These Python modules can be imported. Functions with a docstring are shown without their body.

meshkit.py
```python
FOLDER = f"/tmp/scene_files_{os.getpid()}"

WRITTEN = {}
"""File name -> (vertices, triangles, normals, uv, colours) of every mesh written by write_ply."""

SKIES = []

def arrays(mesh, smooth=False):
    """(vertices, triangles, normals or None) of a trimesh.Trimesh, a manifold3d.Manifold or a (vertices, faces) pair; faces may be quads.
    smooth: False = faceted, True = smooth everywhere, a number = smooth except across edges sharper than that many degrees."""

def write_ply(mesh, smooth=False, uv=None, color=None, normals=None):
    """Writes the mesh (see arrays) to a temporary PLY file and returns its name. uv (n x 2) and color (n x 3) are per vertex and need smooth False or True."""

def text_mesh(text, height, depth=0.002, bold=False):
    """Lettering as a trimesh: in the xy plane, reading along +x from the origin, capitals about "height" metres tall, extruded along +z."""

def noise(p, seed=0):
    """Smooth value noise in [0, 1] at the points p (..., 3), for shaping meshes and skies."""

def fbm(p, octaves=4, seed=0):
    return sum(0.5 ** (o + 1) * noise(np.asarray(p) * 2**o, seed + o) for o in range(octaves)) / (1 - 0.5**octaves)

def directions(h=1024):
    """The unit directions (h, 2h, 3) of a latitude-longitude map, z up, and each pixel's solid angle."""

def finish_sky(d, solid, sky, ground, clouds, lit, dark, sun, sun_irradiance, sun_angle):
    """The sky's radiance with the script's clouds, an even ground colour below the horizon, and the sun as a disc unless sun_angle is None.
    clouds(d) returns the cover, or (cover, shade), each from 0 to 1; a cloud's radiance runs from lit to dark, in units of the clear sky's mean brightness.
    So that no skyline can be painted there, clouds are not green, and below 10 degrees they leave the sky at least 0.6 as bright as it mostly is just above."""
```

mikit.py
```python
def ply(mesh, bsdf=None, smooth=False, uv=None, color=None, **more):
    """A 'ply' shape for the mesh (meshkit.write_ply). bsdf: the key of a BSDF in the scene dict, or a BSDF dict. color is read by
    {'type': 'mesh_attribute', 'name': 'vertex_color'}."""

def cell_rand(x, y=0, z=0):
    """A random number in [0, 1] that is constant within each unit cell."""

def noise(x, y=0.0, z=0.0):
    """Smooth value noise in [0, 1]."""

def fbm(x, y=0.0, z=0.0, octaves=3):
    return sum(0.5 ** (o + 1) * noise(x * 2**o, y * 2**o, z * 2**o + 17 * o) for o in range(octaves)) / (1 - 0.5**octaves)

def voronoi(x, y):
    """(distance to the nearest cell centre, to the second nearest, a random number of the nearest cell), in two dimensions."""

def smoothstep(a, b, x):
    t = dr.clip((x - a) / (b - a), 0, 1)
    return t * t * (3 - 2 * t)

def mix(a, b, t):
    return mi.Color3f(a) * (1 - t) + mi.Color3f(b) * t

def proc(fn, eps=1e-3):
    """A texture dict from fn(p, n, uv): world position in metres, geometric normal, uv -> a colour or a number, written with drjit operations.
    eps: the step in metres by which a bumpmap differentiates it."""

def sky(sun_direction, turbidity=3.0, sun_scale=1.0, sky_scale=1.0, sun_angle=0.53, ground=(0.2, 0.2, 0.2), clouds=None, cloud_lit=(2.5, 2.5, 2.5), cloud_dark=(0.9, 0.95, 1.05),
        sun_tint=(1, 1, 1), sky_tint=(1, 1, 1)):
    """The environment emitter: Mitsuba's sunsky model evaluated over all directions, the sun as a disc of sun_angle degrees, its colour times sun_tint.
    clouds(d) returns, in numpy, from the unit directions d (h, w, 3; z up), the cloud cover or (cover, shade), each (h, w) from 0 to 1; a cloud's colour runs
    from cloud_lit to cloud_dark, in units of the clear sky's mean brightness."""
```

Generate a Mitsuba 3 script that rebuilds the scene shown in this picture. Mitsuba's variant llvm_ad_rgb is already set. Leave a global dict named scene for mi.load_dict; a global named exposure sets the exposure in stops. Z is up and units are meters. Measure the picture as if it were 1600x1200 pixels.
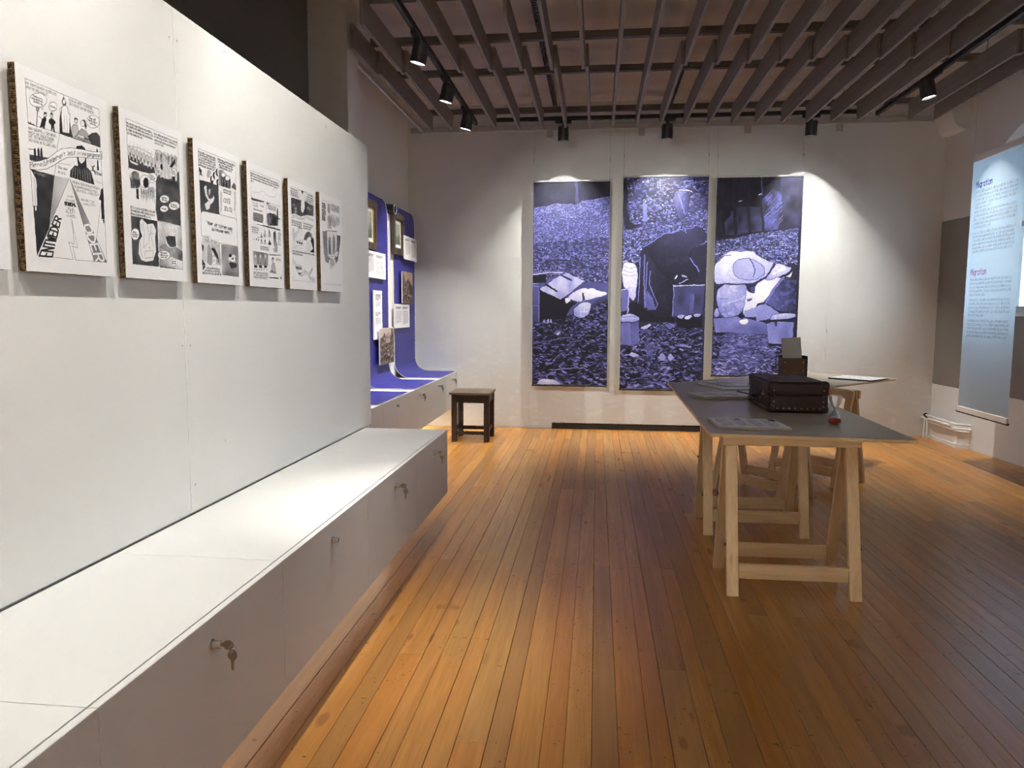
import math, random
import numpy as np
import trimesh
import shapely
from shapely.geometry import Polygon, box as sbox
from shapely import affinity
import drjit as dr
import mitsuba as mi
import mikit
from mikit import proc, noise, fbm, cell_rand, smoothstep, mix

random.seed(7)
rng = np.random.RandomState(7)
T = mi.ScalarTransform4f
# light levels, tuned against the photograph
SKY, P_WALL, P_LEFT, P_BACK, P_RIGHT, P_FRONT, STRIP = 24.0, 6.2, 19.5, 22.0, 22.0, 100.0, 90.0
P_FILL, P_POOL = 20.0, 21.0
scene, labels = {}, {}

# ---------------------------------------------------------------- camera
YAW, PITCH, ROLL, EYE, FOCAL = -0.113, 0.0993, -0.0048, np.array([0.0, 0.0, 1.4]), 1159.0
_f = np.array([math.sin(YAW) * math.cos(PITCH), math.cos(YAW) * math.cos(PITCH), -math.sin(PITCH)])
_r0 = np.array([math.cos(YAW), -math.sin(YAW), 0.0])
_d0 = np.cross(_f, _r0)
_down = -_r0 * math.sin(ROLL) + _d0 * math.cos(ROLL)
scene['camera'] = {'type': 'perspective', 'fov': 2 * math.degrees(math.atan(800 / FOCAL)), 'fov_axis': 'x', 'near_clip': 0.05, 'far_clip': 200.0,
                   'to_world': T().look_at(origin=EYE.tolist(), target=(EYE + _f).tolist(), up=(-_down).tolist())}
exposure = 0.0

# ---------------------------------------------------------------- sky
def _clouds(d):
    import meshkit
    c = meshkit.fbm(d * 2.2 + 5.0, 4, 3)
    return np.clip((c - 0.42) * 3.0, 0, 1) * 0.8
scene['sky'] = {**mikit.sky((-0.55, -0.5, 0.62), turbidity=3.0, sun_scale=0.0, sky_scale=SKY, ground=(0.16, 0.16, 0.16), clouds=_clouds,
                            sky_tint=(1.05, 1.03, 0.93), cloud_lit=(1.5, 1.58, 1.68), cloud_dark=(0.92, 1.0, 1.1)), 'sampling_weight': 6.0}
LAMP = np.array([1.0, 0.965, 0.895])            # colour of the track spots

# ---------------------------------------------------------------- mesh helpers
def cat(*ms):
    ms = [m for x in ms for m in (x if isinstance(x, (list, tuple)) else [x])]
    return ms[0] if len(ms) == 1 else trimesh.util.concatenate(ms)

def bx(x0, x1, y0, y1, z0, z1, c=0.0):
    """Box with edges chamfered by c."""
    if c <= 0:
        m = trimesh.creation.box((x1 - x0, y1 - y0, z1 - z0))
        m.apply_translation(((x0 + x1) / 2, (y0 + y1) / 2, (z0 + z1) / 2))
        return m
    c = min(c, 0.45 * min(x1 - x0, y1 - y0, z1 - z0))
    h = np.array([x1 - x0, y1 - y0, z1 - z0]) / 2
    pts = []
    for sx in (-1, 1):
        for sy in (-1, 1):
            for sz in (-1, 1):
                s = np.array([sx, sy, sz])
                for k in range(3):
                    q = h - c
                    q[k] = h[k]
                    pts.append(s * q)
    m = trimesh.convex.convex_hull(np.array(pts))
    m.apply_translation(((x0 + x1) / 2, (y0 + y1) / 2, (z0 + z1) / 2))
    return m

def rotz(m, a, at=(0, 0, 0)):
    m.apply_transform(trimesh.transformations.rotation_matrix(a, [0, 0, 1], at))
    return m

def rot(m, a, axis, at=(0, 0, 0)):
    m.apply_transform(trimesh.transformations.rotation_matrix(a, axis, at))
    return m

def mv(m, x, y, z):
    m.apply_translation((x, y, z))
    return m

def beam(p, q, w, t, side, c=0.002):
    """A bar from p to q, w wide along side, t thick."""
    p, q, side = np.array(p, float), np.array(q, float), np.array(side, float)
    L = np.linalg.norm(q - p)
    z = (q - p) / L
    x = side - z * (side @ z)
    x /= np.linalg.norm(x)
    y = np.cross(z, x)
    m = bx(-w / 2, w / 2, -t / 2, t / 2, 0, L, c)
    M = np.eye(4)
    M[:3, 0], M[:3, 1], M[:3, 2], M[:3, 3] = x, y, z, p
    m.apply_transform(M)
    return m

def cyl(p, q, r, n=20):
    p, q = np.array(p, float), np.array(q, float)
    return trimesh.creation.cylinder(radius=r, segment=np.array([p, q]), sections=n)

def tube(pts, r, n=10):
    pts = np.asarray(pts, float)
    t = np.gradient(pts, axis=0)
    t /= np.linalg.norm(t, axis=1, keepdims=True)
    ref = np.array([0.0, 0, 1.0])
    if np.abs(t @ ref).max() > 0.95:
        ref = np.array([0.31, 0.95, 0.05])
    if np.abs(t @ ref).max() > 0.98:
        ref = np.array([1.0, 0.05, 0.1])
    a = np.cross(t, ref)
    a /= np.linalg.norm(a, axis=1, keepdims=True)
    b = np.cross(t, a)
    ang = np.arange(n) * 2 * np.pi / n
    v = pts[:, None] + r * (np.cos(ang)[None, :, None] * a[:, None] + np.sin(ang)[None, :, None] * b[:, None])
    N = len(pts)
    f = []
    for i in range(N - 1):
        for j in range(n):
            k = (j + 1) % n
            A, B, C_, D_ = i * n + j, i * n + k, (i + 1) * n + k, (i + 1) * n + j
            f += [[A, B, C_], [A, C_, D_]]
    v = v.reshape(-1, 3)
    v = np.vstack([v, pts[0], pts[-1]])
    for j in range(n):
        k = (j + 1) % n
        f += [[N * n, k, j], [N * n + 1, (N - 1) * n + j, (N - 1) * n + k]]
    return trimesh.Trimesh(v, f, process=False)

def lathe(profile, n=32):
    """Revolve (r, z) pairs about z."""
    return trimesh.creation.revolve(np.array(profile, float), sections=n)

def prism(poly, h, plane='xy', at=0.0):
    """Extrude a shapely polygon by h; plane says where its x and y lie."""
    m = trimesh.creation.extrude_polygon(poly, h, engine='earcut')
    v = m.vertices.copy()
    if plane == 'xz':      # extruded along +y
        m.vertices = np.c_[v[:, 0], v[:, 2] + at, v[:, 1]]
        m.invert()
    elif plane == 'yz':    # extruded along +x
        m.vertices = np.c_[v[:, 2] + at, v[:, 0], v[:, 1]]
    else:
        m.vertices = np.c_[v[:, 0], v[:, 1], v[:, 2] + at]
    return m

def rrect(x0, x1, y0, y1, r):
    return sbox(x0 + r, y0 + r, x1 - r, y1 - r).buffer(r, quad_segs=6)

# ---------------------------------------------------------------- scene helpers
def numbered(key):
    if key not in scene and key not in labels:
        return key
    i = 1
    while f'{key}_{i:03d}' in scene or f'{key}_{i:03d}' in labels:
        i += 1
    return f'{key}_{i:03d}'

def thing(name, label, category, group=None):
    key = numbered(name)
    labels[key] = {'label': label, 'category': category}
    if group:
        labels[key]['group'] = group
    return key

def part(parent, name, mesh, mat, label=None, smooth=False, stuff=False, **more):
    key = numbered(f'{parent}__{name}')
    scene[key] = mikit.ply(mesh, mat, smooth=smooth, **more)
    if label or stuff:
        labels[key] = {}
        if label:
            labels[key]['label'] = label
        if stuff:
            labels[key]['kind'] = 'stuff'
    return key

def struct(name, mesh, mat, label=None, smooth=False, **more):
    scene[name] = mikit.ply(mesh, mat, smooth=smooth, **more)
    labels[name] = {'kind': 'structure'}
    if label:
        labels[name]['label'] = label
    return name

def solo(name, mesh, mat, label, category, group=None, smooth=False, **more):
    key = thing(name, label, category, group)
    scene[key] = mikit.ply(mesh, mat, smooth=smooth, **more)
    return key

# ---------------------------------------------------------------- materials
def lin(r, g, b):
    return [((c / 255) / 12.92 if c / 255 <= 0.04045 else ((c / 255 + 0.055) / 1.055) ** 2.4) for c in (r, g, b)]

def mat(name, color, rough=0.6, spec=0.4, metallic=0.0, **more):
    base = {'type': 'rgb', 'value': list(color)} if not isinstance(color, dict) else color
    scene['material_' + name] = {'type': 'twosided', 'bsdf': {'type': 'principled', 'base_color': base, 'roughness': rough, 'specular': spec, 'metallic': metallic, **more}}
    return 'material_' + name

def bumped(name, color, fn, scale, rough=0.6, spec=0.4, eps=1e-3):
    base = {'type': 'rgb', 'value': list(color)} if not isinstance(color, dict) else color
    scene['material_' + name] = {'type': 'twosided', 'bsdf': {'type': 'bumpmap', 'arbitrary': proc(fn, eps), 'scale': scale,
                                 'nested': {'type': 'principled', 'base_color': base, 'roughness': rough, 'specular': spec}}}
    return 'material_' + name

def _plaster(p, n, uv):
    k = fbm(p.x * 1.7 + 3, p.y * 1.7, p.z * 1.7, 3)
    return mix((0.655, 0.672, 0.655), (0.73, 0.748, 0.732), k)
M_WALL = mat('wall_paint', proc(_plaster), 0.75, 0.25)
def _back(p, n, uv):
    k = fbm(p.x * 1.3, p.z * 1.3 + 9, 2.0, 3)
    s = fbm(p.x * 9 + 4, p.z * 2.5, 7.0, 2)
    scuff = smoothstep(0.73, 0.8, noise(p.x * 14, p.z * 40, 3.0)) * smoothstep(1.4, 0.5, p.z)
    return mix(mix((0.665, 0.682, 0.667), (0.735, 0.752, 0.737), k * 0.7 + s * 0.3), (0.80, 0.80, 0.79), scuff * 0.5)
M_BACK = mat('back_wall_paint', proc(_back), 0.75, 0.25)
def _dado(p, n, uv):
    k = fbm(p.x * 1.7 + 3, p.y * 1.7, p.z * 1.7, 3)
    white = mix((0.62, 0.62, 0.615), (0.69, 0.69, 0.685), k)
    taupe = mix((0.185, 0.175, 0.160), (0.225, 0.213, 0.197), k)
    band = dr.select((p.z > 0.603) & (p.z < 2.385), 1.0, 0.0)
    return mix(white, taupe, band)
M_DADO = mat('right_wall_paint', proc(_dado), 0.75, 0.25)
M_PARTITION = mat('partition_white', (0.80, 0.80, 0.785), 0.55, 0.35)
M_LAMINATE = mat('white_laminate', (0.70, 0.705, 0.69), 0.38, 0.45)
M_FRONT = mat('ledge_front_shaded', (0.47, 0.462, 0.45), 0.42, 0.4)  # white laminate made greyer, so the colour carries the shade of the fronts
M_WHITE = mat('white_paint', (0.78, 0.78, 0.77), 0.4, 0.45)
M_SHADESHEET = mat('dark_shade_sheet', (0.085, 0.08, 0.075), 0.9, 0.1)  # dark tone put in for shade on the wall
def _ceil(p, n, uv):
    k = fbm(p.x * 0.9, p.y * 4.0, 1.0, 3)
    s = smoothstep(0.55, 0.8, noise(p.x * 1.6 + 2, p.y * 1.9, 4.0))
    return mix(mix((0.52, 0.475, 0.43), (0.72, 0.68, 0.635), k), (0.60, 0.51, 0.41), s * 0.6)
M_CEIL = mat('old_ceiling_plaster', proc(_ceil), 0.9, 0.1)
def _slat(p, n, uv):
    k = fbm(p.x * 30, p.y * 1.5, p.z * 30, 2)
    return mix((0.15, 0.137, 0.128), (0.21, 0.193, 0.18), k)
M_SLAT = mat('grey_slat', proc(_slat), 0.6, 0.3)
def _batten(p, n, uv):
    k = fbm(p.x * 5, p.y * 30, p.z * 20, 3)
    return mix((0.035, 0.033, 0.028), (0.13, 0.115, 0.10), k)
M_BATTEN = mat('worn_metal_batten', proc(_batten), 0.5, 0.4)
M_BLACK = mat('matt_black_metal', (0.008, 0.008, 0.009), 0.45, 0.4)
M_SLOT = mat('slot_dark', (0.05, 0.042, 0.035), 0.8, 0.2)
M_GAP = mat('dark_gap', (0.02, 0.019, 0.018), 0.9, 0.1)
M_STEEL = mat('brushed_steel', (0.42, 0.40, 0.37), 0.2, 0.5, 1.0)
M_BRASS = mat('dull_key_metal', (0.24, 0.205, 0.155), 0.3, 0.5, 1.0)
M_SILVERRAIL = mat('grey_rail', (0.42, 0.42, 0.42), 0.45, 0.4)
M_PIPE = mat('white_pipe', (0.74, 0.74, 0.73), 0.3, 0.5)
M_BLUE = mat('blue_sheet', lin(44, 42, 122), 0.42, 0.4)
M_SHEETEDGE = mat('white_sheet', (0.80, 0.80, 0.79), 0.5, 0.4)
M_INK = mat('black_ink', (0.012, 0.012, 0.014), 0.7, 0.2)
M_PRINT = mat('print', {'type': 'mesh_attribute', 'name': 'vertex_color'}, 0.5, 0.3)
M_GLOSSPRINT = mat('satin_print', {'type': 'mesh_attribute', 'name': 'vertex_color'}, 0.6, 0.15)
scene['material_translucent_print'] = {'type': 'principledthin', 'base_color': {'type': 'mesh_attribute', 'name': 'vertex_color'}, 'roughness': 0.5, 'diff_trans': 1.2, 'spec_trans': 0.0}
M_TRANS = 'material_translucent_print'
scene['material_pane'] = {'type': 'thindielectric', 'int_ior': 1.5}
scene['material_glass'] = {'type': 'dielectric', 'int_ior': 1.5, 'ext_ior': 1.0}

def wood(name, a, b, c, along, rough, spec, seed, fine=260.0, nails=0.0, **more):
    """Wood with its grain along the axis 0 / 1 / 2 of the world."""
    def fn(p, n, uv):
        q = [p.x, p.y, p.z]
        l = q[along]
        s, t = [q[k] for k in range(3) if k != along]
        warp = noise(l * 1.3 + seed, s * 7, t * 7) * 0.05
        g = fbm((s + warp) * 34 + seed, (t + warp) * 34, l * 1.1, 3)
        f = noise(s * fine, t * fine, l * 7 + seed)
        k = smoothstep(0.25, 0.78, g * 0.75 + f * 0.25)
        knot = smoothstep(0.84, 0.93, noise(s * 22 + seed * 3, t * 22, l * 6)) * smoothstep(0.55, 0.75, noise(l * 0.7 + seed, s * 3, 2.0))
        col = mix(mix(a, b, k), c, knot * 0.5)
        if nails:
            col = mix(col, (0.03, 0.015, 0.008), nails * smoothstep(0.90, 0.96, noise(s * 75 + seed, t, l * 60)) * smoothstep(0.45, 0.6, noise(s * 3, 1.0, l * 2.4 + seed)))
        return col
    return mat(name, proc(fn), rough, spec, **more)
# ---------------------------------------------------------------- floor of boards
XL, XBACK, YB = -2.24, 8.76, 8.76              # left wall, (unused), back wall
YF = -2.2                                      # wall behind the camera
def right_x(y):
    return 3.75 + 0.085 * (YB - y)

FLOORS = []
for i, (a, b, c) in enumerate([
        ((0.294, 0.123, 0.026), (0.369, 0.169, 0.040), (0.110, 0.037, 0.012)),
        ((0.321, 0.137, 0.029), (0.402, 0.190, 0.044), (0.122, 0.043, 0.015)),
        ((0.263, 0.113, 0.027), (0.333, 0.152, 0.038), (0.098, 0.034, 0.012)),
        ((0.300, 0.145, 0.036), (0.370, 0.189, 0.051), (0.134, 0.049, 0.017)),
        ((0.248, 0.113, 0.030), (0.299, 0.145, 0.041), (0.098, 0.037, 0.015)),
        ((0.317, 0.123, 0.024), (0.384, 0.163, 0.034), (0.110, 0.037, 0.012))]):
    FLOORS.append(wood(f'floor_wood_{"abcdef"[i]}', a, b, c, 1, 0.33, 0.6, 3.7 * i + 1, fine=330.0, nails=0.7))
struct('floor', bx(XL - 0.4, 5.2, YF - 0.2, YB + 0.2, -0.06, -0.022), M_GAP, 'old varnished floor of narrow orange brown boards running towards the back wall')

def board(x0, x1, y0, y1, z1, th=0.021, c=0.0012):
    v = [[x0 + c, y0 + c, z1], [x1 - c, y0 + c, z1], [x1 - c, y1 - c, z1], [x0 + c, y1 - c, z1],
         [x0, y0, z1 - c], [x1, y0, z1 - c], [x1, y1, z1 - c], [x0, y1, z1 - c],
         [x0, y0, z1 - th], [x1, y0, z1 - th], [x1, y1, z1 - th], [x0, y1, z1 - th]]
    f = [[0, 1, 2], [0, 2, 3]]
    for k in range(4):
        n = (k + 1) % 4
        f += [[4 + k, 4 + n, n], [4 + k, n, k], [8 + k, 8 + n, 4 + n], [8 + k, 4 + n, 4 + k]]
    return trimesh.Trimesh(v, f, process=False)

edges = [-0.335, -0.26, -0.158, -0.082, 0.005, 0.091, 0.191, 0.263, 0.368]
wide = [False, True]
while edges[-1] < 5.0:
    edges.append(edges[-1] + (0.076 if len(edges) % 2 else 0.101) + rng.uniform(-0.006, 0.006))
lefts = [edges[0]]
k = 0
while lefts[-1] > XL:
    lefts.append(lefts[-1] - ((0.101 if k % 2 == 0 else 0.078) + rng.uniform(-0.006, 0.006)))
    k += 1
edges = lefts[:0:-1] + edges
last = -1
for i in range(len(edges) - 1):
    x0, x1 = edges[i], edges[i + 1]
    x0c = max(x0, XL)
    if x0c >= x1 - 0.01:
        continue
    ymax = YB if x1 < 3.75 else min(YB, YB - (x0 - 3.75) / 0.085)
    joint = 4.0 if x0 < 0.4 else 3.42
    rows = [joint] if i % 2 == 0 else [joint + rng.choice([-2.32, -1.16, 1.74, 2.32])]
    ys = sorted(set([YF, ymax] + [r + 4.06 * s for r in rows for s in (-1, 0, 1) if YF + 0.4 < r + 4.06 * s < ymax - 0.4]))
    if 0.4 < x0 < 2.4 and rng.uniform() < 0.3:
        ys = sorted(ys + [ys[-2] + 0.58]) if ys[-1] - ys[-2] > 1.2 else ys
    gap = rng.choice([0.0004, 0.0006, 0.0011])
    for y0, y1 in zip(ys[:-1], ys[1:]):
        t = rng.randint(len(FLOORS))
        t = rng.randint(len(FLOORS)) if t == last else t
        last = t
        part('floor', 'board', board(x0c + gap, x1 - gap, y0 + 0.0007, y1 - 0.0007, rng.uniform(-0.0006, 0.0004)), FLOORS[t])

# ---------------------------------------------------------------- walls
struct('wall_back', cat(bx(XL - 0.3, -0.515, YB, YB + 0.3, 0, 3.95), bx(-0.515, 1.75, YB, YB + 0.3, 0.068, 3.95), bx(1.75, 4.6, YB, YB + 0.3, 0, 3.95)), M_BACK,
       'white back wall with three tall blue photo banners hanging in front of it')
part('wall_back', 'slot', bx(-0.515, 1.75, YB + 0.035, YB + 0.16, -0.03, 0.08), M_SLOT, 'long dark slot along the foot of the back wall')
# flush wall panels and a flush door leaf, a hair proud of the wall, so that their joints show
part('wall_back', 'door_leaf', bx(1.86, 2.583, YB - 0.004, YB, 0.012, 2.226, 0.0015), M_BACK, 'flush white door leaf')
part('wall_back', 'panel', bx(-1.665, -0.78, YB - 0.003, YB, 0.012, 2.02, 0.0012), M_BACK)
part('wall_back', 'screw', cyl((2.583, YB - 0.004, 1.18), (2.583, YB - 0.010, 1.18), 0.008, 10), M_STEEL)
struct('wall_left', bx(XL - 0.3, XL, YF, YB, 0, 3.95), M_WALL, 'white left wall behind the blue curved sheets')
struct('wall_pier', bx(XL, -1.915, 5.667, 5.93, 2.53, 3.95), M_WALL, 'grey white pier standing out from the left wall above the low partition')
struct('wall_front', bx(XL - 0.3, 5.2, YF - 0.3, YF, 0, 3.95), M_WALL)
part('wall_left', 'shade_sheet', bx(XL, XL + 0.02, YF + 0.05, 5.66, 0.7, 3.94), M_SHADESHEET, 'added dark sheet in place of shade on the wall behind the partition')  # dark sheet added to stand in for the shade behind the partition
struct('ceiling', bx(XL - 0.3, 5.2, YF - 0.3, YB + 0.3, 3.76, 4.0), M_CEIL, 'old brownish plaster ceiling above the grey slats')

# right wall with arched windows: drawn in (distance from the corner, z), extruded outwards, then turned into place
ANG = math.atan(0.085)
def wall_to_world(m):
    """Local: x = distance from the back corner towards the camera, y = z, z = depth outwards."""
    v = m.vertices.copy()
    s, z, d = v[:, 0], v[:, 1], v[:, 2]
    ux, uy = math.sin(ANG), -math.cos(ANG)       # along the wall
    nx, ny = math.cos(ANG), math.sin(ANG)        # outwards
    m.vertices = np.c_[3.75 + ux * s + nx * d, YB + uy * s + ny * d, z]
    return m
def arch(s, half, sill, spring):
    pts = [(s - half, sill), (s - half, spring)] + [(s - half * math.cos(a), spring + half * math.sin(a)) for a in np.linspace(0, math.pi, 33)[1:-1]] + [(s + half, spring), (s + half, sill)]
    return Polygon(pts)
WINDOWS = [1.57, 4.85]
wall_poly = Polygon([(-0.3, 0), (11.2, 0), (11.2, 3.95), (-0.3, 3.95)])
for s in WINDOWS:
    wall_poly = wall_poly.difference(arch(s, 0.93, 1.40, 2.25))
struct('wall_right', wall_to_world(prism(wall_poly, 0.26)), M_DADO, 'right wall painted taupe at mid height with arched windows')
for i, s in enumerate(WINDOWS):
    w = f'window_{i + 1}'
    outer, inner = arch(s, 0.93, 1.40, 2.25), arch(s, 0.87, 1.46, 2.25)
    bars = shapely.union_all([sbox(s - 0.02, 1.45, s + 0.02, 3.15), sbox(s - 0.9, 2.23, s + 0.9, 2.27)]).intersection(inner.buffer(0.01))
    fr = outer.difference(inner).union(bars)
    struct(w, wall_to_world(mv(prism(fr, 0.05), 0, 0, 0.19)), M_WHITE, 'arched white window behind the hanging text banner' if i == 0 else 'arched white window of the right wall')
    part(w, 'pane', wall_to_world(mv(prism(inner, 0.0004), 0, 0, 0.215)), 'material_pane')
    part(w, 'sill', wall_to_world(bx(s - 0.99, s + 0.99, 1.365, 1.40, -0.04, 0.19, 0.004)), M_WHITE)

# corbel under the ceiling in the back right corner
prof = Polygon([(3.84, 3.95), (3.37, 3.95), (3.37, 3.42), (3.385, 3.33), (3.42, 3.245), (3.47, 3.20), (3.53, 3.185), (3.565, 3.19), (3.575, 3.155), (3.60, 3.125), (3.66, 3.112), (3.84, 3.115)])
prof = affinity.translate(prof, 0.225, 0.10)
struct('trim_1', mv(prism(prof, 0.40, 'xz'), 0, 8.355, 0), M_WALL, 'curved plaster corbel under the ceiling in the back right corner', smooth=40)

# picture rail with brackets on the back wall
struct('trim_2', bx(-2.2, 3.66, YB - 0.03, YB, 3.455, 3.515, 0.003), M_SILVERRAIL, 'thin grey picture rail high on the back wall')
for x in (-0.57, 0.47, 1.64, 2.62):
    part('trim_2', 'bracket', bx(x - 0.035, x + 0.035, YB - 0.026, YB, 3.37, 3.46, 0.003), M_SILVERRAIL)

# ---------------------------------------------------------------- ceiling slats, battens and cable trays
SLATS = [-1.857, -1.628, -1.144, -0.885, -0.625, -0.373, -0.114, 0.139, 0.392, 0.650, 0.900, 1.147, 1.394, 1.640, 1.905, 2.156, 2.405, 2.668, 3.177, 3.429]
ZS, HS, TS = 3.378, 0.185, 0.027
for x in SLATS:
    far = 8.325
    part('ceiling', 'slat', bx(x - TS / 2, x + TS / 2, 6.31, far, ZS, ZS + HS, 0.002), M_SLAT)
    d = (-0.03 if x < 0.1 else 0.03 if x > 0.5 else 0.004)
    start = 5.225 if x in (-1.628, -0.625) else 4.1
    if x < -1.7:
        start = 5.70
    part('ceiling', 'slat', bx(x + d - TS / 2, x + d + TS / 2, start, 6.36, ZS - 0.002, ZS + HS - 0.002, 0.002), M_SLAT)
    if start < 5:
        part('ceiling', 'slat', bx(x + 2 * d - TS / 2, x + 2 * d + TS / 2, 0.6, 4.15, ZS, ZS + HS, 0.002), M_SLAT)
    elif x == -0.625:
        part('ceiling', 'slat', bx(x - TS / 2 - 0.03, x + TS / 2 - 0.03, 0.6, 3.4, ZS, ZS + HS, 0.002), M_SLAT)
part('ceiling', 'edge_strip', bx(-1.975, -1.95, 5.94, 8.33, ZS - 0.012, ZS + 0.03, 0.003), M_SILVERRAIL)
for y in (8.40, 7.05, 6.20, 5.345, 4.3, 3.2, 2.1, 1.0):
    ring = [(XL, 0)] + [(x, 0) for x in np.linspace(XL, 3.7 + 0.085 * (YB - y) - 0.02, 9)][1:]
    xs = np.array([p[0] for p in ring])
    xl = -1.89 if y > 5.6 else -1.66 if y > 5 else XL
    m = cat(bx(xl, xs[-1], y - 0.022, y - 0.019, ZS + HS, ZS + HS + 0.055), bx(xl, xs[-1], y - 0.022, y + 0.03, ZS + HS, ZS + HS + 0.004), bx(xl, xs[-1], y + 0.027, y + 0.03, ZS + HS, ZS + HS + 0.055))
    part('ceiling', 'batten', m, M_BATTEN)
    for x in (-0.74, 1.02, 2.54, 3.30):
        part('ceiling', 'hanger', cyl((x, y, ZS + HS + 0.01), (x, y, 3.765), 0.004, 6), M_BATTEN)
for x in (-0.50, 0.765):
    tray = cat(bx(x - 0.022, x - 0.019, 0.5, 8.62, 3.66, 3.70), bx(x + 0.019, x + 0.022, 0.5, 8.62, 3.66, 3.70), *[bx(x - 0.022, x + 0.022, y, y + 0.022, 3.66, 3.664) for y in np.arange(0.5, 8.6, 0.045)])
    part('ceiling', 'cable_tray', tray, M_BLACK, 'black perforated cable tray')
    part('ceiling', 'cable', tube([(x + 0.006 * math.sin(y * 5), y, 3.676 + 0.005 * math.sin(y * 3.1)) for y in np.arange(0.5, 8.6, 0.1)], 0.007, 6), M_BLACK)
part('ceiling', 'stain', mv(trimesh.creation.annulus(0.06, 0.085, 0.004, sections=32), 0.675, 5.65, 3.757), M_BATTEN, 'dark ring left by an old fitting')

# ---------------------------------------------------------------- partition wall (its boards are parts, 3 mm joints)
PX, PY1, PZ = -1.44, 4.615, 2.413
struct('wall_partition', bx(PX - 0.12, PX - 0.012, -1.9, PY1, 0.0, PZ), M_PARTITION, 'low white partition wall carrying the row of comic boards')
for y0, y1 in ((-1.9, 0.022), (0.025, 2.466), (2.469, PY1)):
    part('wall_partition', 'panel', bx(PX - 0.012, PX, y0, y1, 0.665, PZ, 0.001), M_PARTITION)
for y, z in ((2.442, 2.305), (2.490, 2.310), (2.818, 2.383), (2.45, 1.271), (2.50, 1.269), (2.727, 0.886), (2.498, 0.764), (2.442, 1.75), (3.9, 2.36)):
    part('wall_partition', 'screw', cyl((PX - 0.002, y, z), (PX + 0.0015, y, z), 0.0035, 8), M_SILVERRAIL)

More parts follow.
